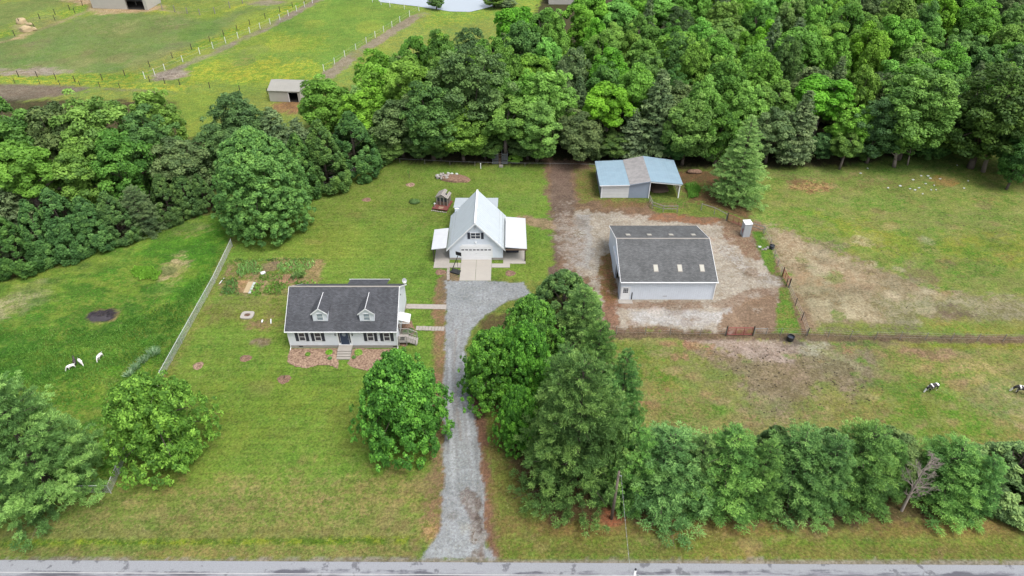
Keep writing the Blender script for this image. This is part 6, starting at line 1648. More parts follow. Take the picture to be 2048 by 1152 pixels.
def dome_proto(seed, R, H, nb, nl, ls, br=(0.07, 0.12), base=0.80, p=2.2, flat=0.75, clump_t=0.2, z0=0.3, jit=0.06):
    """dense round-headed crown reaching almost to the ground: small clusters all over a bell-shaped surface"""
    rnd = RS(seed)
    f = np.concatenate([rnd.rand(int(nb * 0.85)), 1 - 0.25 * rnd.rand(nb - int(nb * 0.85)) ** 2]); a = rnd.uniform(0, 6.28, nb)
    prof = R * np.minimum(1, base + 0.8 * f) * np.sqrt(np.clip(1 - f ** p, 0, 1))
    ph = rnd.uniform(0, 6.28, 3)
    wob = 1 + 0.05 * np.sin(3 * a + ph[0] + 2 * f) + 0.05 * np.sin(5 * a + 7 * f + ph[1]) + jit * rnd.normal(0, 0.6, nb)
    b_ = rnd.uniform(br[0], br[1], nb) * R
    r = np.clip(prof * wob - b_ * 0.6, 0.05, None)
    r = np.where(f > 0.86, r * np.sqrt(rnd.rand(nb)), r)
    C = np.stack([r * np.cos(a), r * np.sin(a), z0 + b_ * 0.4 + f * (H - z0 - b_) * (1 + 0.02 * np.sin(4 * a + ph[2]))], 1)
    ni = nb // 5; ai = rnd.uniform(0, 6.28, ni); fi = rnd.uniform(0.1, 0.8, ni); ri = R * 0.6 * rnd.rand(ni)
    C = np.vstack([C, np.stack([ri * np.cos(ai), ri * np.sin(ai), fi * H], 1)]); b_ = np.concatenate([b_, rnd.uniform(0.12, 0.2, ni) * R])
    tc = np.clip(rnd.normal(0.5, clump_t, len(C)), 0, 1)
    cnt = np.maximum(12, (nl * b_ ** 2 / (b_ ** 2).sum()).astype(int)); idx = np.repeat(np.arange(len(C)), cnt); n = len(idx)
    dd = sphere_dirs(n, rnd); outw = C[idx] * (1, 1, 0) / R + (0, 0, 0.35); outw /= np.linalg.norm(outw, axis=1, keepdims=True) + 1e-6
    fl = (dd * outw).sum(1) < -0.2; dd[fl] *= -1
    pos = C[idx] + dd * (b_[idx] * (0.6 + 0.5 * rnd.rand(n)))[:, None] * (1, 1, flat); pos[:, 2] = np.maximum(pos[:, 2], 0.12)
    nrm = dd * 0.7 + (0, 0, 0.6) + rnd.normal(0, 0.5, (n, 3)); tone = np.clip(tc[idx] + rnd.normal(0, 0.17, n), 0, 1)
    m = MB(); tr = R * 0.06; m.tube((0, 0, -0.15), (0, 0, H * 0.35), tr * 1.2, tr, 9); m.tube((0, 0, H * 0.35), (0, 0, H * 0.85), tr, tr * 0.3, 8)
    for k in rnd.choice(nb, 26, replace=False): m.tube((0, 0, H * (0.15 + 0.5 * rnd.rand())), tuple(C[k] * 0.93), tr * 0.32, tr * 0.07, 5)
    return pos, nrm, tone, m, ls

PROTO = {}
def make_proto(key, data, mat, aspect=0.62, needle=False, barkm='bark', R=1, H=1):
    pos, nrm, tone, m, ls = data
    root = bpy.data.objects.new("tree", None); COL.objects.link(root)
    rnd = RS(hash(key) % 1000 if False else len(key))
    cr = leaf_obj("crown", pos, nrm, ls, aspect, tone, mat, root, rnd, needle)
    tk = m.build("trunk", MT[barkm], root, local=True, smooth=True)
    PROTO[key] = dict(root=root, R=R, H=H, used=False, variants={})
    return root

def place(key, name, x, y, hgt, rad, label, cat="tree", group=None, mat=None, rz=None, lean=(0, 0)):
    P = PROTO[key]
    o = P['root'] if not P['used'] else copy_tree(P['root'])
    if not P['used']: P['used'] = True
    o.name = name
    o.location = (x, y, 0); o.scale = (rad / P['R'], rad / P['R'], hgt / P['H'])
    o.rotation_euler = (lean[0], lean[1], random.uniform(0, 6.28) if rz is None else rz)
    for k in ("label", "category", "group"):
        if k in o: del o[k]
    tag(o, label, cat, group)
    if mat:
        for c in o.children:
            if c.name.startswith("crown"):
                c.material_slots[0].link = 'OBJECT'; c.material_slots[0].material = MT[mat]
    return o

def tree_px(key, name, u, vt, vb, wpx, label, group=None, mat=None, rz=None, lean=(0, 0)):
    y = g(u, vb).y; h = zat(vt, y) * 0.97
    x = xat(u, y, h * 0.5); d = y * CP - (h * 0.5 - HC) * SP
    return place(key, name, x, y, max(h, 1.5), wpx / 2 * d / FPX, label, group=group, mat=mat, rz=rz, lean=lean)

# prototypes -- shared meshes
for i in range(4): make_proto(f'fd{i}', decid_proto(100 + i, 4.2, 14, (5, 2.5, 6, 3)[i], (60, 110, 70, 130)[i], 19000, (0.35, 0.32, 0.37, 0.30)[i], ((0.14, 0.28), (0.10, 0.22), (0.16, 0.30), (0.09, 0.2))[i], flat=(0.8, 1.0, 0.7, 1.1)[i], taper=(0.1, 0.25, 0.0, 0.35)[i]), 'leaf_bright', R=4.2, H=14, barkm='bark_pale' if i in (0, 2) else 'bark')
for i in range(3): make_proto(f'fm{i}', decid_proto(200 + i, 4.6, 14, 1.6, 120, 20000, 0.33, (0.12, 0.25), flat=0.8, taper=0.2), 'leaf_mid', R=4.6, H=14)
for i in range(2): make_proto(f'fk{i}', decid_proto(300 + i, 5.5, 16, 1.6, 170, 28000, 0.32, (0.10, 0.20), flat=0.75, taper=0.15), 'leaf_dark', R=5.5, H=16)
for i in range(2): make_proto(f'fp{i}', pine_proto(400 + i, 3.6, 15, 1.6, 15000, 0.40, 0.7, 0.2), 'pine_grey', 0.36, False, R=3.6, H=15)
for i in range(3): make_proto(f'cy{i}', cypress_proto(500 + i, 2.6, 9, 26000, 0.21, lumps=280), 'cypress', 0.5, R=2.6, H=9)
make_proto('zelkova', dome_proto(11, 6.1, 14.5, 1100, 120000, 0.24, (0.04, 0.085), 0.80, 1.8, jit=0.11), 'leaf_zelkova', R=6.1, H=14.5)
make_proto('maple', dome_proto(12, 4.9, 9.5, 650, 56000, 0.22, (0.045, 0.100), 0.84, 1.35, 0.9, 0.25, 0.3, 0.26), 'leaf_maple', R=4.9, H=9.5)
make_proto('star', dome_proto(13, 5.2, 7.5, 620, 34000, 0.24, (0.035, 0.08), 0.75, 1.8, 0.9, 0.25, 0.3, 0.24), 'leaf_star', 0.5, R=5.2, H=7.5)
for i in range(3): make_proto(f'wp{i}', pine_proto(30 + i, 4.0, 10, 0.35, 60000, 0.22, 0.62, 0.1, 0.05, 0.5, 0.6, 1.0, 0.30, 0.20), 'pine', 0.24, True, R=4.0, H=10)
make_proto('bigpine', pine_proto(47, 6.3, 12.5, 0.35, 120000, 0.24, 0.6, 0.08, 0.03, 0.52, 0.6, 1.0, 0.34, 0.24), 'pine', 0.24, True, R=6.3, H=12.5)
make_proto('spruce', pine_proto(41, 4.6, 15.5, 0.4, 60000, 0.26, 0.8, 0.12, 0.04, 0.5, 0.4, 1.1, 0.32, 0.2), 'pine_light', 0.24, True, R=4.6, H=15.5)
for i in range(2): make_proto(f'cd{i}', cypress_proto(60 + i, 2.8, 8, 22000, 0.22, 0.5, lumps=200), 'cedar', 0.36, False, R=2.8, H=8)

random.seed(5)
# lone trees
tree_px('zelkova', "shade_tree", 517, 250, 455, 190, "large dense round-topped tree at the end of the left chain-link fence", rz=0.4)
tree_px('maple', "maple_tree", 801, 700, 880, 186, "bright green bushy maple beside the drive in front of the house", rz=1.0)
tree_px('star', "ornamental_tree", 306, 758, 905, 212, "yellow-green spreading tree at the lower left of the lawn", rz=2.0)
tree_px('bigpine', "pine_tree", 40, 752, 985, 280, "large blue-green pine at the lower left edge of the photo", rz=0.5)
tree_px('spruce', "spruce_tree", 1487, 226, 396, 128, "tall pale green spruce right of the blue-roofed shed", rz=0.5)
# cluster between drive and pasture
tree_px('cd0', "cedar_tree", 1128, 540, 640, 150, "dark cedar at the back end of the tree clump beside the barn yard", rz=1, mat='cypress')
tree_px('maple', "maple_tree", 1060, 590, 720, 130, "glossy green broadleaf tree at the top of the clump, nearest the drive circle", rz=3.0)
tree_px('maple', "maple_tree", 988, 655, 790, 140, "glossy green broadleaf tree overhanging the drive at the left of the clump", rz=5.0)
tree_px('maple', "maple_tree", 1050, 640, 800, 120, "glossy broadleaf tree in the middle of the clump, below the one by the drive circle", rz=4.0)
tree_px('maple', "maple_tree", 1036, 770, 888, 96, "small bright leafy tree tucked under the big pine at the clump's left", rz=2.2)
tree_px('wp1', "pine_tree", 1165, 572, 700, 130, "pine at the back right of the clump, facing the barn corner", rz=0.9)
tree_px('wp2', "pine_tree", 1128, 690, 850, 130, "pine in the middle of the clump with its top just below the back pines", rz=2.0, )
tree_px('wp1', "pine_tree", 1195, 640, 790, 120, "pine on the right side of the clump above the reddish bare patch", rz=3.2)
tree_px('bigpine', "pine_tree", 1158, 712, 962, 270, "biggest pine of the clump, reaching lowest towards the road", rz=2.6)
tree_px('wp2', "pine_tree", 1215, 760, 905, 120, "pine on the clump's right edge beside the reddish bare patch", rz=4.4)
tree_px('cd1', "cedar_tree", 1252, 835, 985, 110, "dark evergreen directly behind the leaning utility pole", rz=0.3, mat='pine')
# hedge row along the road
tree_px('wp1', "pine_tree", 1338, 864, 984, 241, "first pine of the roadside row, right of the utility pole", rz=1.1)
tree_px('wp0', "pine_tree", 1455, 860, 987, 199, "second pine of the roadside row from the utility pole", rz=5.1)
tree_px('cd0', "cedar_tree", 1545, 854, 942, 120, "dark olive cedar behind the roadside row, between the second and third pines", rz=2.1)
tree_px('wp2', "pine_tree", 1592, 860, 982, 201, "third pine of the roadside row, yellower than the second", rz=0.6)
tree_px('cd1', "cedar_tree", 1648, 857, 947, 120, "narrow dark evergreen between the third and fourth roadside pines", rz=1.8, mat='pine')
tree_px('wp1', "pine_tree", 1722, 852, 977, 201, "fourth pine of the roadside row, left of the dead tree", rz=2.7)
tree_px('fm0', "young_tree", 1790, 870, 947, 106, "thin olive-leaved tree just left of the dead tree", mat='cedar', rz=1.5)
tree_px('wp2', "pine_tree", 1902, 887, 984, 187, "fifth pine of the roadside row, right behind the dead tree", rz=3.7)
tree_px('cd0', "cedar_tree", 1950, 917, 977, 133, "olive cedar between the fifth pine and the last roadside cedar", rz=0.2)
tree_px('cd1', "cedar_tree", 2030, 900, 977, 201, "wide olive cedar ending the roadside row at the right edge", rz=2.4)
tree_px('cd0', "cedar_tree", 2130, 900, 977, 201, "olive cedar of the roadside row cut by the right edge", rz=4.4)

for q_, (k_, u_, vt_, vb_, w_, lab_) in enumerate([("wp0", 1398, 872, 990, 120, "pine set back between the first and second roadside pines"), ("wp1", 1525, 880, 1005, 110, "pine filling the gap between the second and third roadside pines"),
        ("wp2", 1660, 872, 1002, 120, "pine filling the gap between the third and fourth roadside pines"), ("wp0", 1778, 884, 972, 100, "pine filling the gap just left of the dead roadside tree"), ("wp1", 1965, 912, 1005, 110, "pine in front of the olive cedar near the roadside row's end"),
        ("wp2", 1268, 850, 990, 130, "pine linking the roadside row to the clump, right behind the utility pole"), ("wp0", 1245, 700, 860, 110, "pine on the right flank of the clump level with the worn pasture corner")]):
    tree_px(k_, "pine_tree", u_, vt_, vb_, w_, lab_, rz=q_ * 1.7)

def dead_tree():
    p = g(1826, 1012); y = p.y; hh = zat(898, y)
    x = xat(1806, y, 1)
    rnd = random.Random(5); m = MB(); L_ = MB()
    h = empty("dead_tree", (x, y - 0.5, 0), "bare bleached dead tree among the roadside pines", "dead tree")
    def grow(target, p, d, l, r, depth):
        L_ = target
        q = p + d * l; target.tube(p, q, r, r * 0.72, 5)
        if depth == 0: return
        for k in range(3 if depth > 1 else 4):
            nd_ = (d + Vector((rnd.uniform(-1, 1), rnd.uniform(-1, 1), rnd.uniform(-0.35, 0.7))) * 0.75).normalized()
            grow(L_, p + d * l * rnd.uniform(0.45, 1.0), nd_, l * rnd.uniform(0.55, 0.8), r * 0.55, depth - 1)
    p = Vector((0, 0, -0.1)); d = Vector((0.02, 0.05, 1))
    for k in range(7):
        q = p + d * hh / 7.5 + Vector((rnd.uniform(-.08, .08), rnd.uniform(-.08, .08), 0)); m.tube(p, q, 0.16 * (1 - k / 8), 0.16 * (1 - (k + 1) / 8), 7)
        if k > 0:
            for j in range(5):
                a = rnd.uniform(0, 6.28); B_ = MB(); L_ = B_; grow(B_, q, Vector((math.cos(a), math.sin(a), rnd.uniform(0.3, 0.9))).normalized(), 1.15 * (1 - k / 10), 0.04, 3); B_.build('branch', MT['deadwood'], h, local=True)
        p = q
    m.build("trunk", MT['deadwood'], h, local=True)
dead_tree()
DT = [o for o in bpy.data.objects if o.name.startswith("dead_tree")][0]
for u, vt, y, lab in ((1440, 150, 126, "bare grey snag poking out of the woods left of the spruce top"), (1818, 88, 140, "bare pale-limbed snag in the woods above the big grey-green oak"), (1278, 60, 168, "bare grey snag deep in the woods behind the blue-roofed shed")):
    hh = zat(vt, y); o = copy_tree(DT); o.location = (xat(u, y, hh * 0.7), y, 0); k = hh / zat(898, g(1826, 1012).y); o.scale = (k * 0.8, k * 0.8, k); o.rotation_euler = (0, 0, u)
    tag(o, lab, "dead tree")

# left woods --------------------------------------------------------------
LW = [('fd0', 35, 196, 400, 150, "bright green tree at the left edge of the photo, highest of the left woods there"), ('fm0', 120, 186, 385, 140, "broad green tree second from the left edge in the left woods"),
      ('fm1', 205, 186, 390, 150, "broad green tree in the middle back of the left woods"), ('fd1', 318, 168, 330, 95, "bright narrow tree whose top stands highest in the left woods"),
      ('fk0', 300, 215, 380, 130, "dull green tree in front of the highest left tree"), ('fm2', 250, 255, 420, 130, "leafy tree in the middle of the left woods, with bright upper clusters"),
      ('fd2', 60, 285, 455, 130, "bright yellow-green tree at the front left of the left woods"), ('fm1', 165, 290, 440, 130, "mid-green tree in front of the middle of the left woods"),
      ('fm0', 355, 265, 400, 120, "grey-green tree at the right end of the left woods"), ('fp0', 10, 330, 480, 110, "grey pine at the left edge above the cypresses"),
      ('fd3', -40, 230, 430, 150, "tree of the left woods cut by the left edge"), ('fp1', -30, 400, 520, 120, "grey pine cut by the left edge low down")]
for k, u, vt, vb, w, lab in LW:
    tree_px(k, "woodland_tree" if k[1] != 'p' else "pine_tree", u, vt, vb, w, lab, group="trees of the left woods", mat='leaf_mid' if k == 'fd0' else None)
CY = [(15, 425, 538, 110, "cypress at the left edge, lowest of the cypress row"), (75, 395, 520, 90, "second cypress from the left edge"), (120, 372, 505, 110, "third cypress from the left edge, brighter topped"), (175, 390, 490, 100, "fourth cypress from the left edge"),
      (225, 380, 478, 90, "fifth cypress of the left row, left of the blue-green pine"), (330, 345, 440, 80, "cypress right of the blue-green pine"), (368, 340, 424, 70, "cypress near the right end of the left row"), (402, 345, 416, 60, "small dark cypress ending the left row by the big round tree")]
for i, (u, vt, vb, w, lab) in enumerate(CY): tree_px(f'cy{i % 3}', "cypress_tree", u, vt, vb, w, lab, group="cypress row along the left pasture", rz=i * 1.3)
tree_px('wp1', "pine_tree", 276, 372, 462, 95, "blue-green pine standing in the cypress row of the left pasture", mat='pine_grey')
# middle clump behind the round tree
MC = [('fk0', 475, 180, 330, 120, "dark dense tree left of the beige shed", None), ('fk1', 432, 245, 370, 100, "dark tree behind the left shoulder of the round tree", None), ('fp0', 550, 215, 330, 110, "grey-green pine below the beige shed", None),
      ('fm1', 652, 148, 275, 115, "bright tree right of the beige shed", 'leaf_bright'), ('fp1', 718, 168, 290, 70, "pale narrow conifer between the beige shed and the woods", 'pine_light'), ('fp0', 600, 235, 345, 90, "grey-green conifer behind the dark cypresses of the back lawn", None),
      ('cy0', 600, 262, 385, 90, "first dark cypress of the back lawn row, beside the round tree", None), ('cy1', 645, 235, 372, 110, "second dark cypress of the back lawn row", None), ('cy2', 705, 218, 345, 120, "widest dark cypress of the back lawn row", None), ('cy0', 752, 262, 322, 80, "last dark cypress of the back lawn row, by the woods", None),
      ('fm1', 610, 300, 380, 60, "dark tree low between the cypresses and round tree", 'leaf_dark'), ('fd3', 770, 130, 270, 100, "yellow-green tree at the left tip of the big woods", None)]
for k, u, vt, vb, w, lab, mt in MC:
    tree_px(k, "cypress_tree" if k[:2] == 'cy' else ("pine_tree" if k[:2] == 'fp' else "woodland_tree"), u, vt, vb, w, lab, mat=mt)
# front edge of the big woods
FE = [('fm0', 800, 185, 312, 110, "mid-green tree at the wood edge behind the far end of the back lawn", None), ('fk0', 862, 160, 318, 130, "dark tree at the wood edge, left of the tallest oak", None), ('fk1', 940, 78, 300, 165, "tall dark oak rising over the middle of the wood edge", None),
      ('fm1', 925, 215, 322, 100, "low green tree under the tall dark oak", None), ('fd0', 1010, 190, 318, 110, "bright tree at the wood edge right of the tall dark oak", None), ('fm2', 1075, 200, 322, 100, "tree at the wood edge above the timber racks' right", None),
      ('fd1', 1100, 130, 290, 110, "bright tree with spreading clusters behind the head of the dirt path", None), ('fm0', 1160, 215, 322, 100, "leafy tree overhanging the head of the dirt path", None), ('fd2', 1215, 165, 305, 100, "bright tree behind the left end of the blue-roofed shed", None),
      ('fp0', 1315, 138, 312, 110, "tall grey-green pine behind the blue-roofed shed", None), ('fp1', 1265, 215, 316, 80, "lower grey-green pine behind the blue-roofed shed", None), ('fm1', 1375, 190, 330, 100, "dark green tree behind the right end of the blue-roofed shed", None),
      ('fd3', 1400, 150, 310, 90, "yellow-green tree above the right end of the blue-roofed shed", None), ('fm2', 1440, 205, 330, 90, "green tree left of the spruce at the wood edge", None), ('fp0', 1600, 178, 328, 85, "dark narrow pine right of the spruce", None),
      ('fm0', 1545, 205, 325, 90, "green tree directly right of the spruce top", None), ('fd1', 1700, 205, 318, 90, "bright tree with separate leaf clusters above the sandy patch", None), ('fd0', 1690, 265, 338, 60, "low bright leafy tree at the wood edge right of the dark pine", None),
      ('fk0', 1755, 190, 325, 110, "dark tree between the bright clustered tree and the big grey-green oak", None), ('fk1', 1830, 122, 318, 175, "big grey-green oak at the wood edge above the white stones", 'leaf_mid'), ('fk0', 1985, 120, 335, 190, "large dull green tree at the right with leaning trunks", 'leaf_dark'),
      ('fk1', 2090, 150, 350, 170, "large dull tree cut by the right edge", 'leaf_mid'), ('fm1', 2040, 262, 378, 70, "small dark tree low at the right edge", 'leaf_dark'), ('fd2', 1640, 150, 290, 110, "bright broad tree over the dark narrow pine", None), ('fm2', 1895, 190, 310, 90, "darker tree between the two big oaks of the right woods", 'leaf_dark')]
FPOS = []
for k, u, vt, vb, w, lab, mt in FE:
    o = tree_px(k, "pine_tree" if k[:2] == 'fp' else "woodland_tree", u, vt, vb, w, lab, mat=mt); FPOS.append((o.location.x, o.location.y))
c = g(1031, 327); tree_px('fm2', "young_tree", 1031, 308, 325, 30, "tiny bright young tree right of the timber racks", mat='leaf_bright')
# leaning pale trunks at the right wood edge
def trunk_only(u, v, du, vt, r, label):
    c = g(u, v); hh = zat(vt, c.y); x2 = xat(u + du, c.y, hh)
    m = MB().tube((0, 0, -0.1), ((x2 - c.x) * 0.5, 0.1, hh * 0.5), r * 1.2, r, 9).tube(((x2 - c.x) * 0.5, 0.1, hh * 0.5), (x2 - c.x, 0.3, hh), r, r * 0.6, 9)
    for s in (-1, 1): m.tube(((x2 - c.x) * 0.7, 0.15, hh * 0.7), (x2 - c.x + s * 1.2, 0.4, hh * 1.05), r * 0.4, r * 0.15, 6)
    o = m.build("tree_trunk", MT['bark_pale'], smooth=True); o.location = (c.x, c.y, 0); tag(o, label, "tree trunk")
trunk_only(1966, 343, 26, 262, 0.33, "leaning pale trunk at the right wood edge, the tallest bare one")
trunk_only(1788, 333, 6, 305, 0.30, "short pale trunk under the big oak above the white stones")
trunk_only(1815, 330, 8, 298, 0.12, "thin pale trunk right of the short one under the big oak")

# interior of the big woods: scatter with spacing
def forest_fill():
    rnd = random.Random(17)
    front = W([(760, 312), (1900, 312), (2150, 320), (2500, 330)])
    left = [tuple(g(u, v, 12)[:2]) for u, v in [(700, 175), (745, 105), (860, 68), (905, 55), (1005, 55), (1060, 30), (1130, 26), (1215, 8), (1330, -40)]]
    poly = left + [(190, 250), (190, 150)] + [front[-1], front[-2], front[-3], front[0]]
    pts = list(FPOS); out = []
    tries = 0
    xs = [p[0] for p in poly]; ys = [p[1] for p in poly]
    arr_p = poly
    cand = []
    for _ in range(26000):
        x = rnd.uniform(min(xs), max(xs)); y = rnd.uniform(min(ys), max(ys))
        cand.append((x, y))
    cx = np.array([c[0] for c in cand]); cy = np.array([c[1] for c in cand])
    ins = poly_sd(cx, cy, arr_p) < -1.0
    for (x, y), i_ in zip(cand, ins):
        if not i_: continue
        d = y * CP + (HC - 8) * SP
        u = 1024 + FPX * x / d
        if u > 2200 or u < 600: continue
        b = (14 - HC) / y
        # top of a 14 m tree must be within the frame
        vtop = 576 - FPX * (y * SP + (14 - HC) * CP) / (y * CP - (14 - HC) * SP)
        if vtop < -45: continue
        sp = 5.4 if y < 150 else 6.0
        if any((x - a) ** 2 + (y - b2) ** 2 < sp * sp for a, b2 in pts[-400:]): continue
        pts.append((x, y)); out.append((x, y, u))
    return out
FF = forest_fill()
print("forest fill", len(FF))
random.seed(9)
def zone(u, y):
    a = "near the pond" if u < 1150 else ("behind the blue-roofed shed" if u < 1450 else ("behind the tall spruce" if u < 1750 else "towards the right edge"))
    return a
def depth_w(y): return "near the front" if y < 138 else ("midway back" if y < 165 else "far back")
ORD = ["first", "second", "third", "fourth", "fifth", "sixth", "seventh", "eighth", "ninth", "tenth", "eleventh", "twelfth", "thirteenth", "fourteenth", "fifteenth", "sixteenth", "seventeenth", "eighteenth", "nineteenth", "twentieth"]
SETS = {}
for x, y, u in FF[:285]:
    r = random.random(); hgt = random.uniform(11.5, 16.5); big = random.uniform(3.3, 4.9)
    if u < 1000 and y > 150: hgt = random.uniform(9, 12.5)
    if r < 0.62: k = random.choice(['fd0', 'fd1', 'fd2', 'fd3']); kd = "bright green trees"
    elif r < 0.85: k = random.choice(['fm0', 'fm1', 'fm2']); kd = "mid-green trees"
    elif r < 0.94: k = random.choice(['fk0', 'fk1']); kd = "dark green trees"
    else: k = random.choice(['fp0', 'fp1']); kd = "grey-green pines"; big *= 0.8; hgt *= 1.08
    o = place(k, "pine_tree" if k[:2] == 'fp' else "woodland_tree", x, y, hgt, big, "tree", group="trees of the big woods behind the yard")
    row = ["frontmost", "second", "third", "fourth", "fifth", "farthest"][min(5, int(max(0, y - 118) / 14))]
    zn = "left of the blue-roofed shed" if u < 1190 else ("behind the blue-roofed shed" if u < 1420 else ("behind the tall spruce" if u < 1720 else "at the photo's right"))
    SETS.setdefault((kd, row, zn), []).append((u, o))
for (kd, row, zn), lst in SETS.items():
    lst.sort(key=lambda t: t[0])
    for i, (_, o) in enumerate(lst):
        o["label"] = f"{ORD[i]} {kd[:-1]} from left, {row} row of woods, {zn}"
# bushes at the foot of the wood edge hiding the trunks
random.seed(21)
UL = ['first from the left', 'second from the left', 'left of the rock pile line', 'left of the timber racks', 'right of the timber racks', 'right of the dirt path head', "behind the blue shed's left end", "behind the blue shed's right end", 'between the blue shed and the spruce', 'just right of the spruce', 'behind the sandy patch', 'left of the white stones', 'right of the short pale trunk']
for i, u in enumerate([785, 835, 880, 965, 1050, 1180, 1230, 1350, 1410, 1580, 1650, 1730, 1870]):
    tree_px(random.choice(['fm0', 'fm1', 'fk0']), "understorey_tree", u + random.uniform(-6, 6), 262, 318, random.uniform(60, 85), "dark understorey tree at the wood edge, " + UL[i], group="understorey trees along the wood edge", mat='leaf_dark')
# pond-side trees
tree_px('fm0', "woodland_tree", 872, -12, 18, 34, "small tree on the near bank of the pond at its left", mat='leaf_mid')
tree_px('fm1', "woodland_tree", 988, -16, 14, 50, "bushy tree at the right end of the pond", mat='leaf_mid')
tree_px('fm2', "shrub", 1012, -2, 15, 40, "low grey-green bush right of the pond", mat='pine_grey')
for k, P in PROTO.items():
    if not P['used']:
        for c in list(P['root'].children): bpy.data.objects.remove(c)
        bpy.data.objects.remove(P['root'])

# ------------------------------------------------------------------ ground plants
def blades(name, polypx, n, size, aspect, mat, label, cat, kind='stuff', seed=0, up=1.0, z=0.1, cluster=0.0, ncl=1, loc=True):
    rnd = RS(seed); P = W(polypx); arr = np.array(P)
    x = rnd.uniform(arr[:, 0].min(), arr[:, 0].max(), n * 3); y = rnd.uniform(arr[:, 1].min(), arr[:, 1].max(), n * 3)
    ok = poly_sd(x, y, P) < 1.6 * (fbm(x * 0.8, y * 0.8, seed + 33, 3) - 0.5) - 0.6 * rnd.rand(len(x)) + 0.2
    nz = fbm(x * 0.5, y * 0.5, seed + 70, 3)
    ok &= nz > rnd.uniform(0.30, 0.62, len(x)) if cluster else ok
    x, y = x[ok][:n], y[ok][:n]; k = len(x)
    N = np.stack([rnd.normal(0, 0.55, k), rnd.normal(0, 0.55, k), np.full(k, up)], 1)
    tone = np.clip(fbm(x * 0.4, y * 0.4, seed + 5, 3) * 1.3 - 0.15 + rnd.normal(0, 0.15, k), 0, 1)
    o = leaf_obj(name, np.stack([x, y, np.full(k, z)], 1), N, size, aspect, tone, mat, None, rnd, True)
    tag(o, label, cat, kind=kind); return o
blades("long_grass", [(-200, 690), (0, 650), (110, 655), (180, 660), (250, 640), (300, 610), (390, 560), (440, 500), (462, 482), (400, 620), (328, 752), (180, 800), (-200, 900)], 30000, 0.26, 0.30, 'grassblade', "tufts of long green grass all over the left pasture", "grass", seed=1, cluster=1, z=0.16)
blades("garden_plants", [(452, 526), (512, 522), (515, 548), (470, 552), (445, 560)], 3200, 0.38, 0.25, 'gardenleaf', "tall green stalks in the upper left of the garden", "garden plants", seed=2, z=0.3) if 'gardenleaf' in MT else None
GP = [([(470, 528), (520, 522), (522, 545), (478, 556)], 'iris_green', 0.42, "tall grey-green stalks in the upper left of the vegetable garden"), ([(555, 532), (575, 523), (628, 523), (632, 538), (600, 545), (560, 548)], 'iris_green', 0.42, "tall green stalks across the upper right of the vegetable garden"),
      ([(578, 545), (610, 545), (606, 562), (580, 560)], 'leaf_dark', 0.4, "dark leafy plants at the garden's right centre"), ([(445, 560), (475, 556), (478, 590), (442, 590)], 'leaf_mid', 0.3, "leafy plants at the lower left corner of the garden"),
      ([(505, 570), (520, 562), (522, 590), (500, 592)], 'leaf_bright', 0.3, "bright leafy row right of the boards in the garden"), ([(530, 575), (560, 562), (575, 570), (560, 590), (530, 590)], 'leaf_mid', 0.3, "leafy plants in the lower right of the garden by the house"),
      ([(520, 548), (570, 546), (560, 560), (520, 562)], 'leaf_star', 0.22, "low yellow-green plants across the middle of the garden"), ([(458, 520), (626, 517), (630, 522), (456, 526)], 'leaf_mid', 0.24, "dark low row along the garden's back edge"), ([(590, 562), (625, 560), (632, 572), (590, 575)], 'leaf_star', 0.25, "yellow-green plants at the garden's right end")]
MT['iris_green'] = leaf_mat("grey_green_stalks", ((0.07, 0.15, 0.04), (0.12, 0.23, 0.06), (0.19, 0.31, 0.09)), 0.25, 0.1)
for i, (pp, mt, sz, lab) in enumerate(GP):
    P = W(pp); ar = abs(sum(P[j][0] * P[(j + 1) % len(P)][1] - P[(j + 1) % len(P)][0] * P[j][1] for j in range(len(P)))) / 2
    blades("garden_plants", pp, int(ar * 34), sz, 0.3 if sz > 0.4 else 0.7, mt, lab, "garden plants", seed=50 + i, z=sz * 0.35)
for i, (u, v, ru, rv, n, lab) in enumerate([(308, 709, 15, 9, 260, "largest pale spiky iris clump at the top of the iris line"), (288, 724, 10, 8, 170, "pale spiky iris clump second from the top"), (272, 738, 9, 8, 150, "pale spiky iris clump in the middle of the line"), (260, 752, 9, 8, 140, "blue-green spiky clump nearest the yellow-green tree")]):
    c = g(u, v); a = ru / (FPX / 88); rnd = RS(70 + i); aa = rnd.uniform(0, 6.28, n); rr = a * np.sqrt(rnd.rand(n)) * 0.9
    C = np.stack([rr * np.cos(aa), rr * np.sin(aa) * 1.0, np.full(n, 0.28)], 1); N = np.stack([np.cos(aa) * rr / a * 0.9, np.sin(aa) * rr / a * 0.9, np.full(n, 0.9)], 1) + rnd.normal(0, .25, (n, 3))
    o = leaf_obj("iris_clump", C, N, 0.62, 0.10, rnd.rand(n), 'iris', None, rnd, True); o.location = (c.x, c.y, 0); tag(o, lab, "iris clump", "iris clumps in the left pasture")
blades("leafy_weeds", [(263, 545), (275, 535), (305, 536), (322, 548), (315, 560), (280, 562)], 1800, 0.24, 0.8, 'leaf_bright', "round patch of bright green leafy weeds beside the straw-coloured patch", "weeds", kind=None, seed=9, z=0.22)
blades("leafy_weeds", [(1368, 372), (1385, 366), (1400, 375), (1398, 395), (1380, 398)], 900, 0.3, 0.7, 'leaf_mid', "green weeds growing against the right side of the blue-roofed shed", "weeds", kind=None, seed=10, z=0.2)
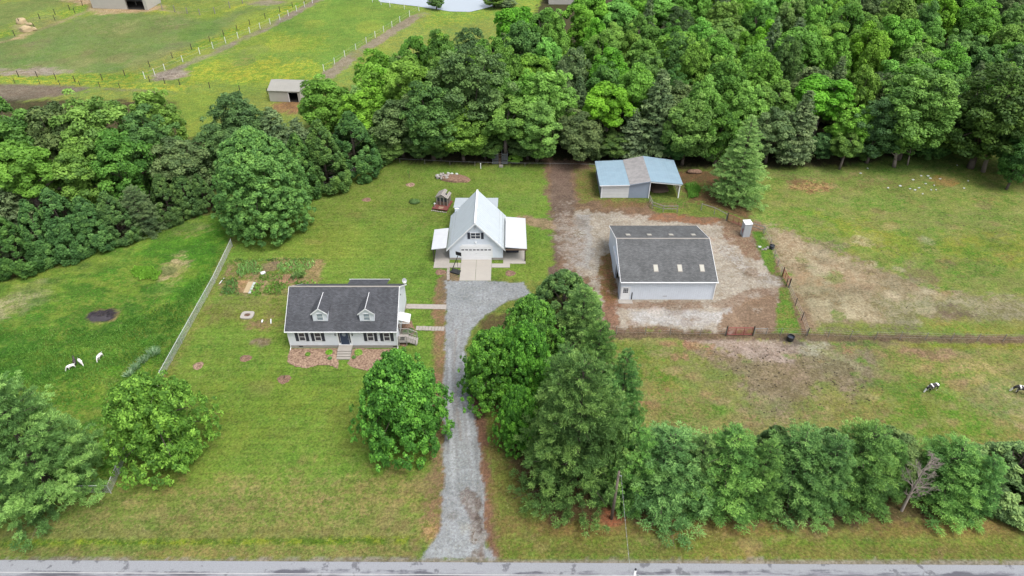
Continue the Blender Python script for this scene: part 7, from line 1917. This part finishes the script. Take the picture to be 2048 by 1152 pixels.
# droppings dotted over the right pastures
rnd = random.Random(31); m = MB(); PR = W([(1560, 430), (1900, 360), (2040, 420), (2040, 640), (1700, 640)]); PL = W([(1420, 690), (1700, 700), (1780, 790), (1560, 850), (1450, 780)])
cnt = 0
while cnt < 330:
    P = PR if cnt < 120 else PL
    x = rnd.uniform(min(p[0] for p in P), max(p[0] for p in P)); y = rnd.uniform(min(p[1] for p in P), max(p[1] for p in P))
    if poly_sd(np.array([x]), np.array([y]), P)[0] > 0: continue
    r = rnd.uniform(0.04, 0.10); lump(m, (x, y, 0.0), (r * rnd.uniform(1, 1.6), r, r * 0.5), cnt, 0.7, 1); cnt += 1
tag(m.build("droppings", MT['manure']), "small dark droppings scattered over the right-hand pastures", "droppings", kind='stuff')

# ------------------------------------------------------------------ animals
def quadruped(name, label, x, y, length, rot, matn, kind='horse', graze=True, cat="horse"):
    s = length
    h = empty(name, (x, y, 0), label, cat, rz=rot)
    # body faces +x; units: body length s
    H = s * (0.66 if kind == 'horse' else 0.62); hb = H
    if graze: head = [(0.50, 0, 0.60), (0.62, 0, 0.40), (0.70, 0, 0.22), (0.74, 0.0, 0.08), (0.80, 0, 0.03)]
    else: head = [(0.50, 0, 0.78), (0.60, 0, 0.92), (0.66, 0, 1.0), (0.76, 0, 0.94), (0.84, 0, 0.88)]
    hr = [0.115, 0.085, 0.065, 0.065, 0.04]
    V = [(-0.42, 0, 0.62), (-0.28, 0, 0.64), (0.0, 0, 0.60), (0.22, 0, 0.62), (0.38, 0, 0.64)]
    R_ = [0.13, 0.175, 0.185, 0.18, 0.16]
    E = [(0, 1), (1, 2), (2, 3), (3, 4)]
    n = len(V); prev = 4
    for p, r in zip(head, hr): V.append(p); R_.append(r); E.append((prev, len(V) - 1)); prev = len(V) - 1
    for sy in (-1, 1):
        for (bx, pts) in ((1, [(-0.33, 0.10, 0.50), (-0.40, 0.10, 0.30), (-0.36, 0.10, 0.12), (-0.37, 0.10, 0.0)]), (3, [(0.30, 0.09, 0.46), (0.31, 0.09, 0.26), (0.30, 0.09, 0.10), (0.31, 0.09, 0.0)])):
            prev = bx
            for (px, py, pz), r in zip(pts, (0.085, 0.045, 0.03, 0.035)):
                V.append((px, sy * py, pz)); R_.append(r); E.append((prev, len(V) - 1)); prev = len(V) - 1
    me = bpy.data.meshes.new("body"); me.from_pydata([(a * s, b * s, c * s) for a, b, c in V], E, []); me.update()
    o = bpy.data.objects.new("body", me); COL.objects.link(o); o.parent = h; me.materials.append(MT[matn])
    sk = o.modifiers.new("skin", 'SKIN'); ss = o.modifiers.new("sub", 'SUBSURF'); ss.levels = 2; ss.render_levels = 2
    if not me.skin_vertices: pass
    dat = me.skin_vertices[0].data if me.skin_vertices else None
    if dat is None:
        bm = bmesh.new(); bm.from_mesh(me); bm.verts.layers.skin.verify(); bm.to_mesh(me); bm.free(); dat = me.skin_vertices[0].data
    for i, r in enumerate(R_): dat[i].radius = (r * s, r * s * (0.85 if i < 5 else 1)); dat[i].use_root = (i == 2)
    hx, hz = head[2][0] * s, head[2][2] * s
    m = MB()
    for sy in (-1, 1): m.tube((head[1][0] * s + 0.03 * s, sy * 0.045 * s, head[1][2] * s + 0.02 * s), (head[1][0] * s - 0.0 * s, sy * 0.09 * s, head[1][2] * s + 0.12 * s), 0.028 * s, 0.006 * s, 6)
    m.build("ears", MT[matn], h, local=True)
    tl = MB().tube((-0.47 * s, 0, 0.68 * s), (-0.56 * s, 0, 0.42 * s), 0.045 * s, 0.04 * s, 7).tube((-0.56 * s, 0, 0.42 * s), (-0.55 * s, 0, 0.14 * s), 0.04 * s, 0.012 * s, 7) if kind == 'horse' else MB().tube((-0.47 * s, 0, 0.70 * s), (-0.56 * s, 0, 0.78 * s), 0.035 * s, 0.012 * s, 6)
    tl.build("tail", MT['black' if kind == 'horse' else matn], h, local=True)
    if kind == 'horse':
        m = MB()
        for k in range(6):
            f = k / 6; m.tube((0.40 * s + f * 0.22 * s, 0, 0.76 * s - f * 0.30 * s), (0.46 * s + f * 0.22 * s, 0.05 * s, 0.66 * s - f * 0.30 * s), 0.035 * s, 0.015 * s, 5)
        m.build("mane", MT['black'], h, local=True)
    else:
        m = MB()
        for sy in (-1, 1): m.tube((head[1][0] * s + 0.02 * s, sy * 0.025 * s, head[1][2] * s + 0.07 * s), (head[1][0] * s - 0.08 * s, sy * 0.04 * s, head[1][2] * s + 0.17 * s), 0.018 * s, 0.004 * s, 5)
        m.build("horns", MT['rock'], h, local=True)
    return h
c = g(1863, 781); quadruped("horse", "black and white pinto pony grazing on the worn track in the lower right pasture", c.x, c.y, 1.45, math.radians(196), 'pinto')
c = g(2041, 787); quadruped("horse", "black and white pinto pony grazing at the right edge of the photo", c.x, c.y, 1.5, math.radians(160), 'pinto')
c = g(152, 729); quadruped("goat", "black goat between two white goats in the left pasture", c.x, c.y, 0.95, math.radians(120), 'goat_black', 'goat', False, "goat")
c = g(161, 728); quadruped("goat", "white goat right of the black goat, head towards the right", c.x + 0.1, c.y, 0.95, math.radians(-40), 'goat_white', 'goat', True, "goat")
c = g(145, 738); quadruped("goat", "white goat lowest of the group, left of the black goat", c.x, c.y, 0.95, math.radians(215), 'goat_white', 'goat', True, "goat")
c = g(202, 717); quadruped("goat", "white goat standing alone right of the other goats", c.x, c.y, 0.95, math.radians(-100), 'goat_white', 'goat', True, "goat")
